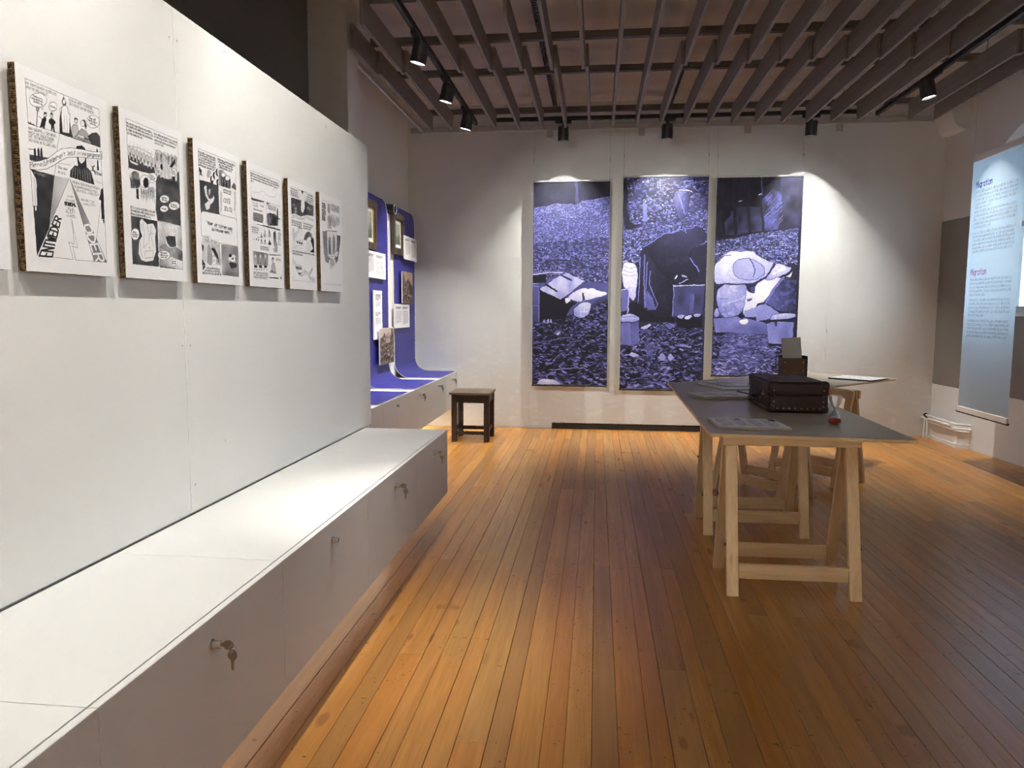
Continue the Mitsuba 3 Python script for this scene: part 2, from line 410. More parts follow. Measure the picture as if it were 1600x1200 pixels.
# ---------------------------------------------------------------- lighting tracks and spots
def track(a, b, label):
    a, b = np.array(a, float), np.array(b, float)
    d = (b - a) / np.linalg.norm(b - a)
    side = np.cross(d, [0, 0, 1])
    k = thing('lighting_track', label, 'lighting track')
    part(k, 'rail', cat(beam(a, b, 0.036, 0.032, side, 0.002), beam(a + [0, 0, 0.02], b + [0, 0, 0.02], 0.05, 0.008, side, 0.001)), M_BLACK)
    for p in (a, b):
        part(k, 'end_cap', beam(p - d * 0.012, p + d * 0.012, 0.042, 0.038, side, 0.003), M_BLACK)
    return k

def spot(track_pt, centre, aim, power, label, cutoff=38.0, beamw=22.0, lens=40.0, group=None, along=(0, 1, 0), recess=0.014):
    """A black cylinder spot hung from a track: housing, lens, arm and adaptor; it throws its light from the mouth of the housing."""
    c, aim, tp = np.array(centre, float), np.array(aim, float), np.array(track_pt, float)
    d = aim - c
    d /= np.linalg.norm(d)
    k = thing('track_spot', label, 'spotlight', group)
    R, L = 0.060, 0.150
    prof = [(0.0, -L / 2), (R - 0.006, -L / 2), (R, -L / 2 + 0.006), (R, L / 2), (R - 0.004, L / 2), (R - 0.006, L / 2 - recess - 0.004), (0.0, L / 2 - recess - 0.004)]
    M = trimesh.geometry.align_vectors([0, 0, 1], d)
    M[:3, 3] = c
    body = lathe(prof, 36)
    body.apply_transform(M)
    part(k, 'housing', body, M_BLACK, smooth=40)
    disc = trimesh.creation.cylinder(R - 0.0075, 0.003, sections=32)
    mv(disc, 0, 0, L / 2 - recess - 0.0015)
    disc.apply_transform(M)
    key = part(k, 'lens', disc, M_WHITE, 'glowing white lens')
    scene[key]['emitter'] = {'type': 'area', 'radiance': {'type': 'rgb', 'value': (LAMP * lens).tolist()}, 'sampling_weight': 0.03}
    top = c - d * (L / 2 - 0.01)
    al = np.array(along, float)
    part(k, 'arm', cyl(top, tp, 0.013, 14), M_BLACK)
    side = np.cross(al, [0, 0, 1])
    part(k, 'adaptor', beam(tp - al * 0.09, tp + al * 0.09, 0.036, 0.03, side, 0.003), M_BLACK)
    mouth = c + d * (L / 2 + 0.004)
    up = [0, 0, 1] if abs(d[2]) < 0.95 else [0, 1, 0]
    scene[k + '_light'] = {'type': 'spot', 'to_world': T().look_at(origin=mouth.tolist(), target=(mouth + d).tolist(), up=up),
                           'intensity': {'type': 'rgb', 'value': (LAMP * power).tolist()}, 'cutoff_angle': cutoff, 'beam_width': beamw}
    return k

XT = -1.365
BACK_Y = 8.66
track((XT, 3.6, 3.445), (XT, 8.33, 3.445), 'black lighting track along the left side below the ceiling slats')
LEFT = [(5.62, 'black cylinder spot on the left track, nearest of its three'), (6.66, 'black cylinder spot on the left track, middle of its three'), (7.66, 'black cylinder spot on the left track, farthest of its three and nearest the back wall')]
for (y, lab) in LEFT:
    spot((XT, y - 0.03, 3.412), (XT + 0.02, y + 0.02, 3.305), (-1.92, y + 0.12, 1.0), P_LEFT, lab, 36, 18, recess=0.006)
track((2.86, 3.0, 3.445), (2.86, 8.30, 3.445), 'black lighting track along the right side below the ceiling slats')
spot((2.84, 6.92, 3.412), (2.79, 6.95, 3.305), (3.28, 6.82, 0.95), P_RIGHT, 'black cylinder spot on the right track, in front of the hanging text banner', 34, 16)
track((-1.2, 8.44, 3.50), (2.82, 8.44, 3.50), 'black lighting track running across the room just before the back wall')
for x, lab in ((-0.400, 'black cylinder spot above the left blue photo banner'), (0.727, 'black cylinder spot above the middle blue photo banner'), (2.232, 'black cylinder spot above the right edge of the right photo banner')):
    spot((x, 8.435, 3.467), (x, 8.42, 3.337), (x + 0.0, 8.62, 1.2), P_BACK, lab, 42, 20, along=(1, 0, 0), recess=0.085)
track((-1.2, -1.15, 3.445), (3.6, -1.15, 3.445), 'added black lighting track near the wall behind the camera')
for x, lab in ((-0.6, 'left'), (0.9, 'middle'), (2.4, 'right')):
    spot((x, -1.15, 3.412), (x, -1.17, 3.29), (x, YF, 1.5), P_FRONT, f'{lab} added black fill spot lighting the wall behind the camera', 48, 25, along=(1, 0, 0))  # spots added behind the view to bounce fill light off the wall
for x, y, ax, lab in ((XT, 4.02, 0.1, 'left'), (2.86, 4.3, 1.5, 'right')):
    spot((x, y, 3.412), (x + (0.02 if x < 0 else -0.02), y + 0.03, 3.29), (ax, BACK_Y, 1.45), P_FILL, f'added black fill spot on the {lab} track, out of the picture, thrown at the photo banners', 24, 12)  # out of view, added as fill for the banners and back wall
XW = -0.52
track((XW, -0.9, 3.445), (XW, 3.35, 3.445), 'black lighting track over the partition wall, above the top edge of the photo')
for y, lab in ((-0.1, 'fourth'), (0.95, 'third'), (2.0, 'second'), (3.2, 'first')):
    spot((XW, y, 3.412), (XW - 0.01, y + 0.01, 3.29), (PX, y + 0.30, 1.58), P_WALL, f'{lab} black spot, counted from the back, on the track over the partition wall', 46, 31)
spot((XW, 2.68, 3.412), (XW - 0.005, 2.69, 3.29), (-0.68, 2.85, 0.0), P_POOL, 'black spot over the partition wall, aimed steeply down past the ledge edge', 17, 5)
# ---------------------------------------------------------------- flat prints: a drawing surface whose points become vertex colours
_N = {}
def nz(shape, fx, fy, seed, octv=3):
    """Smooth noise in [0, 1] on a (h, w) grid, fx and fy cells across."""
    import meshkit
    h, w = shape
    u, v = np.meshgrid(np.linspace(0, fx, w), np.linspace(0, fy, h))
    return meshkit.fbm(np.stack([u, v, np.full_like(u, 0.37)], -1), octv, seed)

GLYPHS = {'A': '062046 1434', 'B': '0006364544333230 03330', 'C': '4120100105164645', 'D': '00062644422000', 'E': '40000646 0333', 'F': '400006 0333', 'G': '41200105164643 2343',
          'H': '0006 4046 0343', 'I': '2026', 'J': '30351605', 'K': '0006 4003 1346', 'L': '000646', 'M': '0600234046', 'N': '06004640', 'O': '201001051636454130 20', 'P': '0600304142330323',
          'Q': '201001051636454120 3446', 'R': '06003041423303 2346', 'S': '41301001023344453616 05', 'T': '0040 2026', 'U': '000516364540', 'V': '002640', 'W': '0016213640', 'X': '0046 4006',
          'Y': '002340 2326', 'Z': '00400646', 'Ä': '062046 1434 1000 3040', 'Ö': '2110010516364541 10 30', 'Ü': '010516364541 10 30', '.': '2526', ',': '2527', '!': '2024 2526', '?': '01103041422324 2526',
          ':': '2223 2526', '-': '1333', '"': '1011 3031', '1': '112026', '0': '201001051636454120', '2': '0110304142061646', '3': '004023444516', '4': '300444 3036', '5': '400003334445160',
          'a': '42120305163645 4246', 'b': '0006 03123243453606', 'c': '4232120305163645', 'd': '4046 42120305163645', 'e': '0444423212030516364', 'f': '4030202126 1242', 'g': '42120305163645 424738', 'h': '0006 03123246',
          'i': '2226 2021', 'j': '323718 3031', 'k': '0006 3204 1436', 'l': '202636', 'm': '0602 03122226 234246', 'n': '0602 03123246', 'o': '321203051636454332', 'p': '0208 03123243453606', 'r': '0602 031232', 's': '42120314344516', 't': '2025363 1242',
          'u': '0205163645 4246', 'v': '022642', 'w': '0216243642', 'z': '02420646', 'ß': '0601103041324536', 'y': '022642 2608', 'ö': '321203051636454332 10 30', 'ä': '42120305163645 4246 10 30', 'ü': '0205163645 4246 10 30'}

class Pad:
    """u runs 0..1 left to right, v 0..1 top to bottom; tone 0 = black, 1 = white. W, H in metres give strokes their even width."""
    def __init__(self, w, h, W, H, tone=0.93):
        self.w, self.h, self.W, self.H = w, h, W, H
        self.a = np.full((h, w), float(tone))
        self.u, self.v = np.meshgrid(np.linspace(0, 1, w), np.linspace(0, 1, h))
        self.warp = 0.0
        self.u0, self.v0 = self.u, self.v
        self.soft = 0.5 * max(W / w, H / h)
    def _box(self, pts, pad):
        pts = np.asarray(pts, float)
        pad = pad + self.warp
        pu, pv = pad / self.W, pad / self.H
        x0, x1 = int(np.floor((pts[:, 0].min() - pu) * (self.w - 1))), int(np.ceil((pts[:, 0].max() + pu) * (self.w - 1))) + 1
        y0, y1 = int(np.floor((pts[:, 1].min() - pv) * (self.h - 1))), int(np.ceil((pts[:, 1].max() + pv) * (self.h - 1))) + 1
        return slice(max(y0, 0), max(y1, 0)), slice(max(x0, 0), max(x1, 0))
    def put(self, s, m, tone):
        t = tone[s] if isinstance(tone, np.ndarray) and tone.shape == self.a.shape else tone
        self.a[s] = self.a[s] * (1 - m) + t * m
    def fill(self, pts, tone, alpha=1.0, line=None, lw=0.0008):
        pts = np.asarray(pts, float)
        s = self._box(pts, 0)
        u, v = self.u[s], self.v[s]
        if u.size:
            m = np.zeros(u.shape, bool)
            for (x0, y0), (x1, y1) in zip(pts, np.roll(pts, -1, 0)):
                if y0 != y1:
                    m ^= ((y0 > v) != (y1 > v)) & (u < (x1 - x0) * (v - y0) / (y1 - y0) + x0)
            self.put(s, m * alpha, tone)
        if line is not None:
            self.line(np.vstack([pts, pts[:1]]), line, lw)
    def line(self, pts, tone=0.05, lw=0.0008, alpha=1.0):
        pts = np.asarray(pts, float)
        for p, q in zip(pts[:-1], pts[1:]):
            s = self._box([p, q], lw + self.soft * 2)
            x, y = self.u[s] * self.W, self.v[s] * self.H
            if not x.size:
                continue
            px, py, qx, qy = p[0] * self.W, p[1] * self.H, q[0] * self.W, q[1] * self.H
            dx, dy = qx - px, qy - py
            t = np.clip(((x - px) * dx + (y - py) * dy) / (dx * dx + dy * dy + 1e-12), 0, 1)
            d = np.hypot(x - px - t * dx, y - py - t * dy)
            self.put(s, np.clip((lw / 2 + self.soft - d) / (2 * self.soft), 0, 1) * alpha * min(1, 0.35 + lw / (2 * self.soft)), tone)
    def ell(self, c, ru, rv, tone=None, line=None, lw=0.0008, alpha=1.0, rot_=0.0, n=28):
        a = np.linspace(0, 2 * np.pi, n, endpoint=False)
        x, y = ru * np.cos(a) * self.W, rv * np.sin(a) * self.H
        pts = np.c_[c[0] + (x * math.cos(rot_) - y * math.sin(rot_)) / self.W, c[1] + (x * math.sin(rot_) + y * math.cos(rot_)) / self.H]
        if tone is not None:
            self.fill(pts, tone, alpha)
        if line is not None:
            self.line(np.vstack([pts, pts[:1]]), line, lw)
    def text(self, at, size, s, tone=0.06, lw=None, ang=0.0, wide=0.62, slant=0.0, gap=1.0):
        """size = height of a capital in v; at = lower left corner of the first letter."""
        hm = size * self.H
        lw = hm * 0.13 if lw is None else lw
        x = 0.0
        for ch in s:
            g = GLYPHS.get(ch)
            if ch == ' ':
                x += hm * 0.45 * gap
                continue
            if g is None:
                continue
            cw = hm * wide * (0.35 if ch in '.,!iIl:' else 1.0)
            off = -0.32 * hm * wide if ch in '.,!iIl:' else 0
            for stroke in g.split():
                pts = np.array([[int(stroke[i]), int(stroke[i + 1])] for i in range(0, len(stroke) - 1, 2)], float)
                X = x + off + pts[:, 0] / 4 * hm * wide - (pts[:, 1] - 6) / 6 * hm * slant
                Y = (pts[:, 1] - 6) / 6 * hm
                if len(pts) == 1:
                    X, Y = np.r_[X, X + 0.12 * hm], np.r_[Y, Y]
                uu = at[0] + (X * math.cos(ang) - Y * math.sin(ang)) / self.W
                vv = at[1] + (X * math.sin(ang) + Y * math.cos(ang)) / self.H
                self.line(np.c_[uu, vv], tone, lw)
            x += cw + hm * 0.2 * gap
    def scribble(self, u0, u1, v, size, tone=0.15, seed=0, lw=None, alpha=1.0):
        """A line of writing too small to read: runs of little strokes in words."""
        r = np.random.RandomState(seed)
        hm = size * self.H
        lw = hm * 0.2 if lw is None else lw
        x = u0
        while x < u1 - 0.01:
            n = r.randint(2, 8)
            for _ in range(n):
                cw = hm * r.uniform(0.42, 0.62) / self.W
                if x + cw > u1:
                    break
                k = r.randint(4)
                top = v - size * (1.0 if r.uniform() < 0.3 else 0.72)
                if k == 0:
                    self.line([(x, v), (x, top), (x + cw * .7, top), (x + cw * .7, v)], tone, lw, alpha)
                elif k == 1:
                    self.line([(x + cw * .7, top), (x, top + size * .2), (x, v), (x + cw * .7, v)], tone, lw, alpha)
                elif k == 2:
                    self.line([(x + cw * .3, top), (x + cw * .3, v)], tone, lw, alpha)
                else:
                    self.line([(x, top), (x + cw * .7, top + size * .3), (x, v), (x + cw * .7, v)], tone, lw, alpha)
                x += cw
            x += hm * 0.45 / self.W
    def block(self, u0, u1, v0, v1, n, tone=0.15, seed=0, fill=0.62, last=0.55, **k):
        d = (v1 - v0) / n
        for i in range(n):
            self.scribble(u0, u0 + (u1 - u0) * (last if i == n - 1 else 1.0), v0 + d * (i + 0.85), d * fill, tone, seed + i, **k)
    def wash(self, s_pts, lo, hi, fx, fy, seed, alpha=1.0):
        """A polygon filled with a blotchy ink wash."""
        if seed not in _N or _N[seed].shape != self.a.shape:
            _N[seed] = nz((self.h, self.w), fx, fy, seed)
        n = np.clip((_N[seed] - 0.25) * 2, 0, 1)
        self.fill(s_pts, lo + (hi - lo) * n, alpha)
    def mesh(self, origin, udir, vdir, tint=None, dark=(0.0, 0.0, 0.0)):
        o, U, V = np.array(origin, float), np.array(udir, float), np.array(vdir, float)
        vv = (o + self.u0.reshape(-1, 1) * U + self.v0.reshape(-1, 1) * V)
        i = np.arange((self.h - 1) * self.w).reshape(self.h - 1, self.w)[:, :-1].ravel()
        f = np.c_[np.r_[i, i + 1], np.r_[i + self.w, i + self.w], np.r_[i + 1, i + self.w + 1]]
        return trimesh.Trimesh(vv, f, process=False)
    def colours(self, ramp=None):
        """tones -> linear colours; ramp: list of (tone, sRGB 0..255) stops."""
        t = np.clip(self.a, 0, 1).ravel()
        if ramp is None:
            ramp = [(0, (14, 14, 17)), (1, (250, 250, 252))]
        xs = [r[0] for r in ramp]
        c = np.stack([np.interp(t, xs, [r[1][k] / 255 for r in ramp]) for k in range(3)], -1)
        return np.where(c <= 0.04045, c / 12.92, ((c + 0.055) / 1.055) ** 2.4)

def print_on(parent, name, pad, origin, udir, vdir, material=None, ramp=None, label=None, colours=None):
    m = pad.mesh(origin, udir, vdir)
    return part(parent, name, m, material or M_PRINT, label, color=pad.colours(ramp) if colours is None else colours)
def _tq(self, quad, s, tone=0.06, lw=None):
    """Lettering fitted into a quadrilateral (lower left, lower right, upper right, upper left)."""
    q = np.array(quad, float)
    hm = abs(np.linalg.norm((q[3] - q[0]) * [self.W, self.H]) + np.linalg.norm((q[2] - q[1]) * [self.W, self.H])) / 2
    lw = hm * 0.095 if lw is None else lw
    xs, x = [], 0.0
    for ch in s:
        xs.append(x)
        x += 0.6 if ch == ' ' else 0.45 if ch in '.,!iIl:' else 0.9 if ch.islower() else 1.0
    tot = x - 0.2
    for ch, x in zip(s, xs):
        g = GLYPHS.get(ch)
        if ch == ' ' or g is None:
            continue
        off = -0.25 if ch in '.,!iIl:' else 0
        for st in g.split():
            pts = np.array([[int(st[i]), int(st[i + 1])] for i in range(0, len(st) - 1, 2)], float)
            a = (x + off + pts[:, 0] / 4 * (0.68 if ch.islower() else 0.78)) / tot
            b = (6 - pts[:, 1]) / 6
            if len(a) == 1:
                a, b = np.r_[a, a + 0.03 / tot * 3], np.r_[b, b]
            P = (q[0] * ((1 - a) * (1 - b))[:, None] + q[1] * (a * (1 - b))[:, None] + q[2] * (a * b)[:, None] + q[3] * ((1 - a) * b)[:, None])
            self.line(P, tone, lw)
Pad.tq = _tq

def _leaves(self, poly, count, s0, s1, lo, hi, seed, flat):
    """Fallen leaves: a mottled ground and many small bright and dark ellipses, larger towards the bottom."""
    pts = np.array(poly, float)
    n = nz(self.a.shape, self.W / s1 * 1.1, self.H / (s1 * flat) * 0.9, seed + 50, 2)
    n2 = nz(self.a.shape, self.W / s1 * 0.25, self.H / (s1 * flat) * 0.3, seed + 80, 2)
    self.fill(pts, np.clip(lo + (hi - lo) * (np.clip((n - 0.42) * 2.6, 0, 1) ** 1.3 * (0.45 + n2 * 0.8)) - 0.1, 0.02, 1), 0.85)
    r = np.random.RandomState(seed)
    P = Polygon(pts)
    x0, y0, x1, y1 = P.bounds
    uv = np.c_[r.uniform(x0, x1, count * 3), r.uniform(y0, y1, count * 3)]
    uv = uv[shapely.contains_xy(P, uv[:, 0], uv[:, 1])][:count]
    uv = uv[np.argsort(uv[:, 1])]
    for u, v in uv:
        t = (v - y0) / (y1 - y0 + 1e-9)
        s = (s0 + (s1 - s0) * t) * r.uniform(0.5, 1.2)
        tone = lo * 0.3 if r.uniform() < 0.42 else lo + (hi - lo) * r.uniform() ** 1.5
        self.ell((u, v), s * 0.5 / self.W, s * flat * 0.5 / self.H * r.uniform(0.5, 1), tone, None, rot_=r.uniform(-0.7, 0.7), n=7, alpha=0.9)
Pad.leaves = _leaves

def _smooth(pts, n=2):
    p = np.asarray(pts, float)
    for _ in range(n):
        q = np.roll(p, -1, 0)
        p = np.stack([p * 0.75 + q * 0.25, p * 0.25 + q * 0.75], 1).reshape(-1, 2)
    return p

def _sack(self, pts, lo, hi, seed, light=(0.35, 0.2), folds=0.5, n=2, alpha=1.0):
    """A bulging piece of cloth: smooth outline, lit from one side, with creases."""
    p = _smooth(pts, n)
    (x0, y0), (x1, y1) = p.min(0), p.max(0)
    a, b = (self.u - x0) / (x1 - x0), (self.v - y0) / (y1 - y0)
    r = np.sqrt((a - light[0]) ** 2 + (b - light[1]) ** 2)
    k = nz(self.a.shape, 6 / (x1 - x0), 7 * self.H / self.W / (y1 - y0) * (y1 - y0) / max(x1 - x0, 1e-3), seed, 3)
    crease = 1 - np.abs(k - 0.5) * 2
    t = np.clip(1.05 - 0.75 * r + (k - 0.5) * folds - np.clip((crease - 0.80) * 5, 0, 1) * 0.13 * folds * 2, 0, 1)
    self.fill(p, lo + (hi - lo) * t, alpha)
    self.line(np.vstack([p, p[:1]]), max(lo - 0.25, 0.03), 0.008, 0.55)
Pad.sack = _sack

COMIC_RES = [(40, 60), (330, 560), (250, 500), (190, 430), (160, 380), (130, 340), (110, 310)]
def comic_pad(i):
    w, h = COMIC_RES[i]
    p = Pad(w, h, 0.338, 0.50, 0.95)
    if i:
        globals()[f'_comic{i}'](p)
    return p
BLUE_RAMP = [(0, (22, 22, 30)), (0.1, (46, 46, 66)), (0.25, (88, 91, 156)), (0.45, (138, 142, 214)), (0.7, (198, 202, 244)), (1, (250, 250, 253))]
def banner_pad(i, W, H):
    p = Pad(230, int(230 * H / W * 0.98), W, H, 0.1)
    p.warp = 0.03
    p.u = p.u + ((nz(p.a.shape, 22, 58, 940 + i, 3) - 0.5) * 0.028 + (nz(p.a.shape, 5, 13, 945 + i, 2) - 0.5) * 0.03) / W
    p.v = p.v + ((nz(p.a.shape, 22, 58, 950 + i, 3) - 0.5) * 0.028 + (nz(p.a.shape, 5, 13, 955 + i, 2) - 0.5) * 0.03) / H
    globals()[f'_banner{i}'](p)
    n = nz(p.a.shape, 90, 220, 900 + i, 1)
    p.a[:] = np.clip(p.a * (0.90 + 0.2 * n), 0, 1)
    return p
def _comic1(p):
    p.line([(.092,.275),(.087,.060),(.897,.066),(.891,.276)],0.15,0.0008)
    p.tq([(.090,.084),(.403,.083),(.404,.071),(.091,.073)],'DIE PARTISANEN GEGEN DIE',0.06)
    p.tq([(.091,.103),(.316,.104),(.317,.092),(.092,.092)],'DEUTSCHEN MACHT.',0.06)
    p.fill([(.297,.125),(.291,.137),(.277,.149),(.257,.161),(.231,.170),(.203,.177),(.176,.180),(.152,.179),(.133,.175),(.121,.167),(.118,.157),(.123,.146),(.136,.134),(.156,.123),(.181,.113),(.208,.107),(.236,.103),(.261,.104),(.281,.108),(.293,.115)],0.97,1,0.1,0.0008)
    p.scribble(0.159,0.255,0.133,0.008,0.15,1)
    p.scribble(0.142,0.270,0.146,0.008,0.15,2)
    p.scribble(0.157,0.253,0.159,0.008,0.15,3)
    p.line([(.218,.173),(.246,.180),(.252,.167)],0.1,0.0008)
    p.fill([(.403,.138),(.400,.146),(.393,.153),(.383,.160),(.370,.166),(.356,.169),(.342,.170),(.330,.169),(.321,.166),(.315,.161),(.313,.154),(.316,.147),(.323,.139),(.333,.132),(.346,.127),(.360,.123),(.373,.122),(.386,.123),(.395,.126),(.401,.132)],0.97,1,0.1,0.0008)
    p.scribble(0.326,0.390,0.151,0.008,0.15,4)
    p.line([(.346,.168),(.342,.176),(.361,.167)],0.1,0.0008)
    p.fill([(.177,.177),(.186,.181),(.196,.174),(.205,.179),(.213,.172),(.210,.191),(.197,.199),(.181,.195)],0.55,1,0.1,0.0008)
    p.line([(.192,.199),(.174,.277)],0.08,0.0022)
    p.fill([(.233,.231),(.263,.211),(.283,.218),(.268,.244),(.254,.276),(.236,.275),(.241,.263),(.220,.275),(.205,.276)],0.06,1)
    p.fill([(.286,.202),(.285,.204),(.283,.207),(.279,.209),(.275,.211),(.270,.213),(.266,.213),(.262,.212),(.258,.211),(.256,.209),(.256,.207),(.257,.204),(.259,.201),(.263,.199),(.267,.197),(.271,.196),(.276,.195),(.280,.196),(.283,.197),(.285,.199)],0.85,1,0.1,0.0008)
    p.fill([(.252,.202),(.260,.190),(.293,.188),(.287,.196)],0.05,1)
    p.line([(.236,.228),(.205,.221)],0.1,0.0012)
    p.fill([(.307,.219),(.338,.206),(.366,.214),(.381,.224),(.356,.238),(.365,.276),(.348,.277),(.341,.252),(.335,.275),(.325,.275),(.323,.245),(.301,.233)],0.06,1)
    p.fill([(.353,.194),(.352,.197),(.350,.199),(.347,.202),(.343,.204),(.338,.205),(.334,.205),(.330,.204),(.327,.203),(.325,.201),(.325,.199),(.326,.196),(.328,.193),(.331,.191),(.335,.189),(.340,.188),(.344,.187),(.348,.188),(.351,.189),(.353,.191)],0.85,1,0.1,0.0008)
    p.fill([(.323,.191),(.328,.180),(.356,.182),(.354,.188)],0.05,1)
    p.fill([(.091,.263),(.106,.270),(.112,.262),(.129,.272),(.144,.267),(.158,.274),(.092,.275)],0.2,1)
    p.wash([(.445,.146),(.423,.190),(.413,.272),(.530,.273),(.560,.273),(.538,.201),(.519,.133)],0.03,0.25,6,8,121,1)
    p.fill([(.457,.129),(.443,.171),(.447,.261),(.523,.256),(.541,.155),(.512,.119),(.489,.116)],0.97,1,0.1,0.001)
    p.fill([(.457,.129),(.426,.149),(.433,.163),(.446,.156)],0.97,1,0.1,0.0008)
    p.fill([(.512,.119),(.538,.135),(.539,.155),(.526,.152)],0.97,1,0.1,0.0008)
    p.fill([(.455,.099),(.482,.071),(.509,.100),(.500,.114),(.462,.121)],0.3,1)
    p.fill([(.500,.095),(.499,.100),(.496,.104),(.492,.107),(.487,.110),(.481,.112),(.475,.112),(.470,.111),(.467,.109),(.464,.106),(.464,.102),(.465,.098),(.468,.093),(.472,.090),(.477,.087),(.483,.085),(.488,.085),(.493,.086),(.497,.088),(.499,.091)],0.93,1,0.1,0.0008)
    p.line([(.476,.171),(.463,.253)],0.4,0.0008)
    p.line([(.506,.166),(.504,.252)],0.4,0.0008)
    p.line([(.478,.261),(.475,.277)],0.1,0.002)
    p.line([(.508,.259),(.509,.274)],0.1,0.002)
    p.line([(.483,.060),(.479,.080)],0.1,0.0008)
    p.tq([(.539,.084),(.815,.083),(.816,.070),(.540,.072)],'STALIN LÄSST TAUSENDE',0.06)
    p.tq([(.538,.104),(.825,.105),(.826,.092),(.539,.092)],'DEUTSCHE DEPORTIEREN!',0.06)
    p.fill([(.893,.134),(.888,.145),(.876,.157),(.858,.168),(.836,.176),(.811,.182),(.787,.184),(.766,.182),(.750,.177),(.740,.169),(.737,.159),(.741,.147),(.753,.136),(.770,.125),(.792,.117),(.817,.111),(.841,.109),(.862,.110),(.879,.115),(.890,.123)],0.97,1,0.1,0.0008)
    p.scribble(0.773,0.857,0.137,0.009,0.15,5)
    p.scribble(0.758,0.870,0.151,0.009,0.15,6)
    p.scribble(0.771,0.855,0.164,0.009,0.15,7)
    p.line([(.751,.173),(.734,.178)],0.1,0.0008)
    p.fill([(.556,.219),(.579,.200),(.623,.195),(.634,.227),(.607,.257),(.561,.270)],0.72,1,0.1,0.001)
    p.fill([(.628,.174),(.627,.178),(.624,.182),(.619,.185),(.614,.188),(.608,.189),(.602,.190),(.597,.189),(.593,.187),(.591,.184),(.590,.180),(.591,.176),(.594,.172),(.599,.169),(.604,.166),(.610,.164),(.616,.164),(.621,.165),(.625,.167),(.627,.170)],0.85,1,0.1,0.0008)
    p.fill([(.583,.173),(.595,.161),(.630,.160),(.630,.167)],0.08,1)
    p.fill([(.631,.233),(.667,.206),(.722,.213),(.755,.235),(.781,.273),(.573,.275)],0.62,1,0.1,0.001)
    p.fill([(.711,.173),(.709,.179),(.705,.184),(.699,.189),(.692,.192),(.684,.194),(.677,.195),(.670,.193),(.665,.191),(.661,.186),(.661,.181),(.662,.176),(.666,.171),(.672,.166),(.679,.163),(.687,.161),(.694,.160),(.701,.161),(.707,.164),(.710,.168)],0.92,1,0.1,0.0008)
    p.fill([(.681,.157),(.715,.154),(.734,.183),(.723,.203),(.708,.189),(.705,.169)],0.06,1)
    p.line([(.651,.266),(.663,.248),(.678,.275)],0.1,0.0022)
    p.line([(.671,.263),(.685,.249),(.699,.272)],0.1,0.0022)
    p.line([(.692,.260),(.706,.250),(.719,.269)],0.1,0.0022)
    p.line([(.712,.257),(.727,.251),(.740,.266)],0.1,0.0022)
    p.line([(.733,.254),(.749,.252),(.761,.263)],0.1,0.0022)
    p.line([(.754,.251),(.771,.253),(.782,.260)],0.1,0.0022)
    p.fill([(.619,.246),(.692,.244),(.690,.265),(.618,.263)],0.9,1,0.2,0.0008)
    p.scribble(0.627,0.685,0.262,0.007,0.15,8)
    p.wash([(.738,.237),(.792,.211),(.851,.199),(.892,.214),(.891,.276),(.784,.276)],0.02,0.35,4,5,122,1)
    p.line([(.092,.275),(.415,.273),(.891,.276)],0.12,0.0008)
    p.tq([(.090,.302),(.379,.300),(.380,.287),(.091,.290)],'MAN ÜBERFÄLLT DIE WEHR-',0.06)
    p.tq([(.090,.322),(.352,.321),(.353,.308),(.091,.310)],'MACHT DIE SOWJETUNION.',0.06)
    p.tq([(.091,.339),(.340,.336),(.341,.324),(.092,.327)],'DIE SCHWARZMEER-',0.06)
    p.tq([(.089,.359),(.363,.354),(.364,.342),(.090,.348)],'DEUTSCHE BETEILIGEN SICH',0.06)
    p.wash([(.085,.425),(.146,.422),(.278,.415),(.232,.437),(.144,.451),(.086,.452)],0.03,0.3,5,9,123,1)
    p.fill([(.133,.397),(.140,.386),(.149,.384),(.152,.392),(.155,.415),(.149,.443),(.133,.443),(.131,.414)],0.05,1)
    p.fill([(.170,.392),(.176,.381),(.186,.379),(.189,.387),(.192,.410),(.185,.438),(.170,.438),(.167,.409)],0.05,1)
    p.fill([(.199,.388),(.205,.377),(.215,.374),(.218,.383),(.221,.407),(.214,.434),(.199,.435),(.196,.405)],0.05,1)
    p.line([(.078,.398),(.130,.395)],0.1,0.0015)
    p.line([(.414,.275),(.383,.345),(.352,.448),(.331,.500)],0.2,0.0008)
    p.line([(.377,.428),(.434,.426),(.519,.422)],0.3,0.0008)
    p.scribble(0.375,0.485,0.454,0.011,0.35,9)
    p.scribble(0.373,0.462,0.479,0.012,0.4,10)
    p.wash([(.501,.485),(.511,.451),(.563,.417),(.629,.415),(.708,.408),(.758,.424),(.794,.495)],0.03,0.4,7,6,124,1)
    p.line([(.545,.435),(.531,.480)],0.75,0.0012)
    p.line([(.571,.432),(.561,.480)],0.75,0.0012)
    p.line([(.598,.430),(.592,.481)],0.75,0.0012)
    p.line([(.624,.428),(.622,.482)],0.75,0.0012)
    p.line([(.651,.426),(.654,.482)],0.75,0.0012)
    p.line([(.678,.423),(.685,.483)],0.75,0.0012)
    p.line([(.706,.421),(.717,.483)],0.75,0.0012)
    p.line([(.733,.419),(.749,.484)],0.75,0.0012)
    p.fill([(.585,.332),(.601,.309),(.660,.298),(.699,.307),(.706,.341),(.708,.409),(.606,.422),(.598,.382)],0.1,1)
    p.fill([(.698,.353),(.695,.365),(.688,.377),(.678,.387),(.666,.394),(.652,.398),(.639,.398),(.628,.394),(.619,.386),(.614,.376),(.612,.364),(.615,.352),(.622,.340),(.632,.330),(.645,.323),(.658,.319),(.671,.319),(.683,.323),(.692,.331),(.697,.341)],0.9,1,0.1,0.001)
    p.fill([(.614,.338),(.625,.316),(.670,.305),(.698,.316),(.689,.328),(.658,.322)],0.12,1)
    p.wash([(.619,.389),(.638,.405),(.664,.389),(.685,.378),(.673,.414),(.634,.418)],0.05,0.35,9,9,125,1)
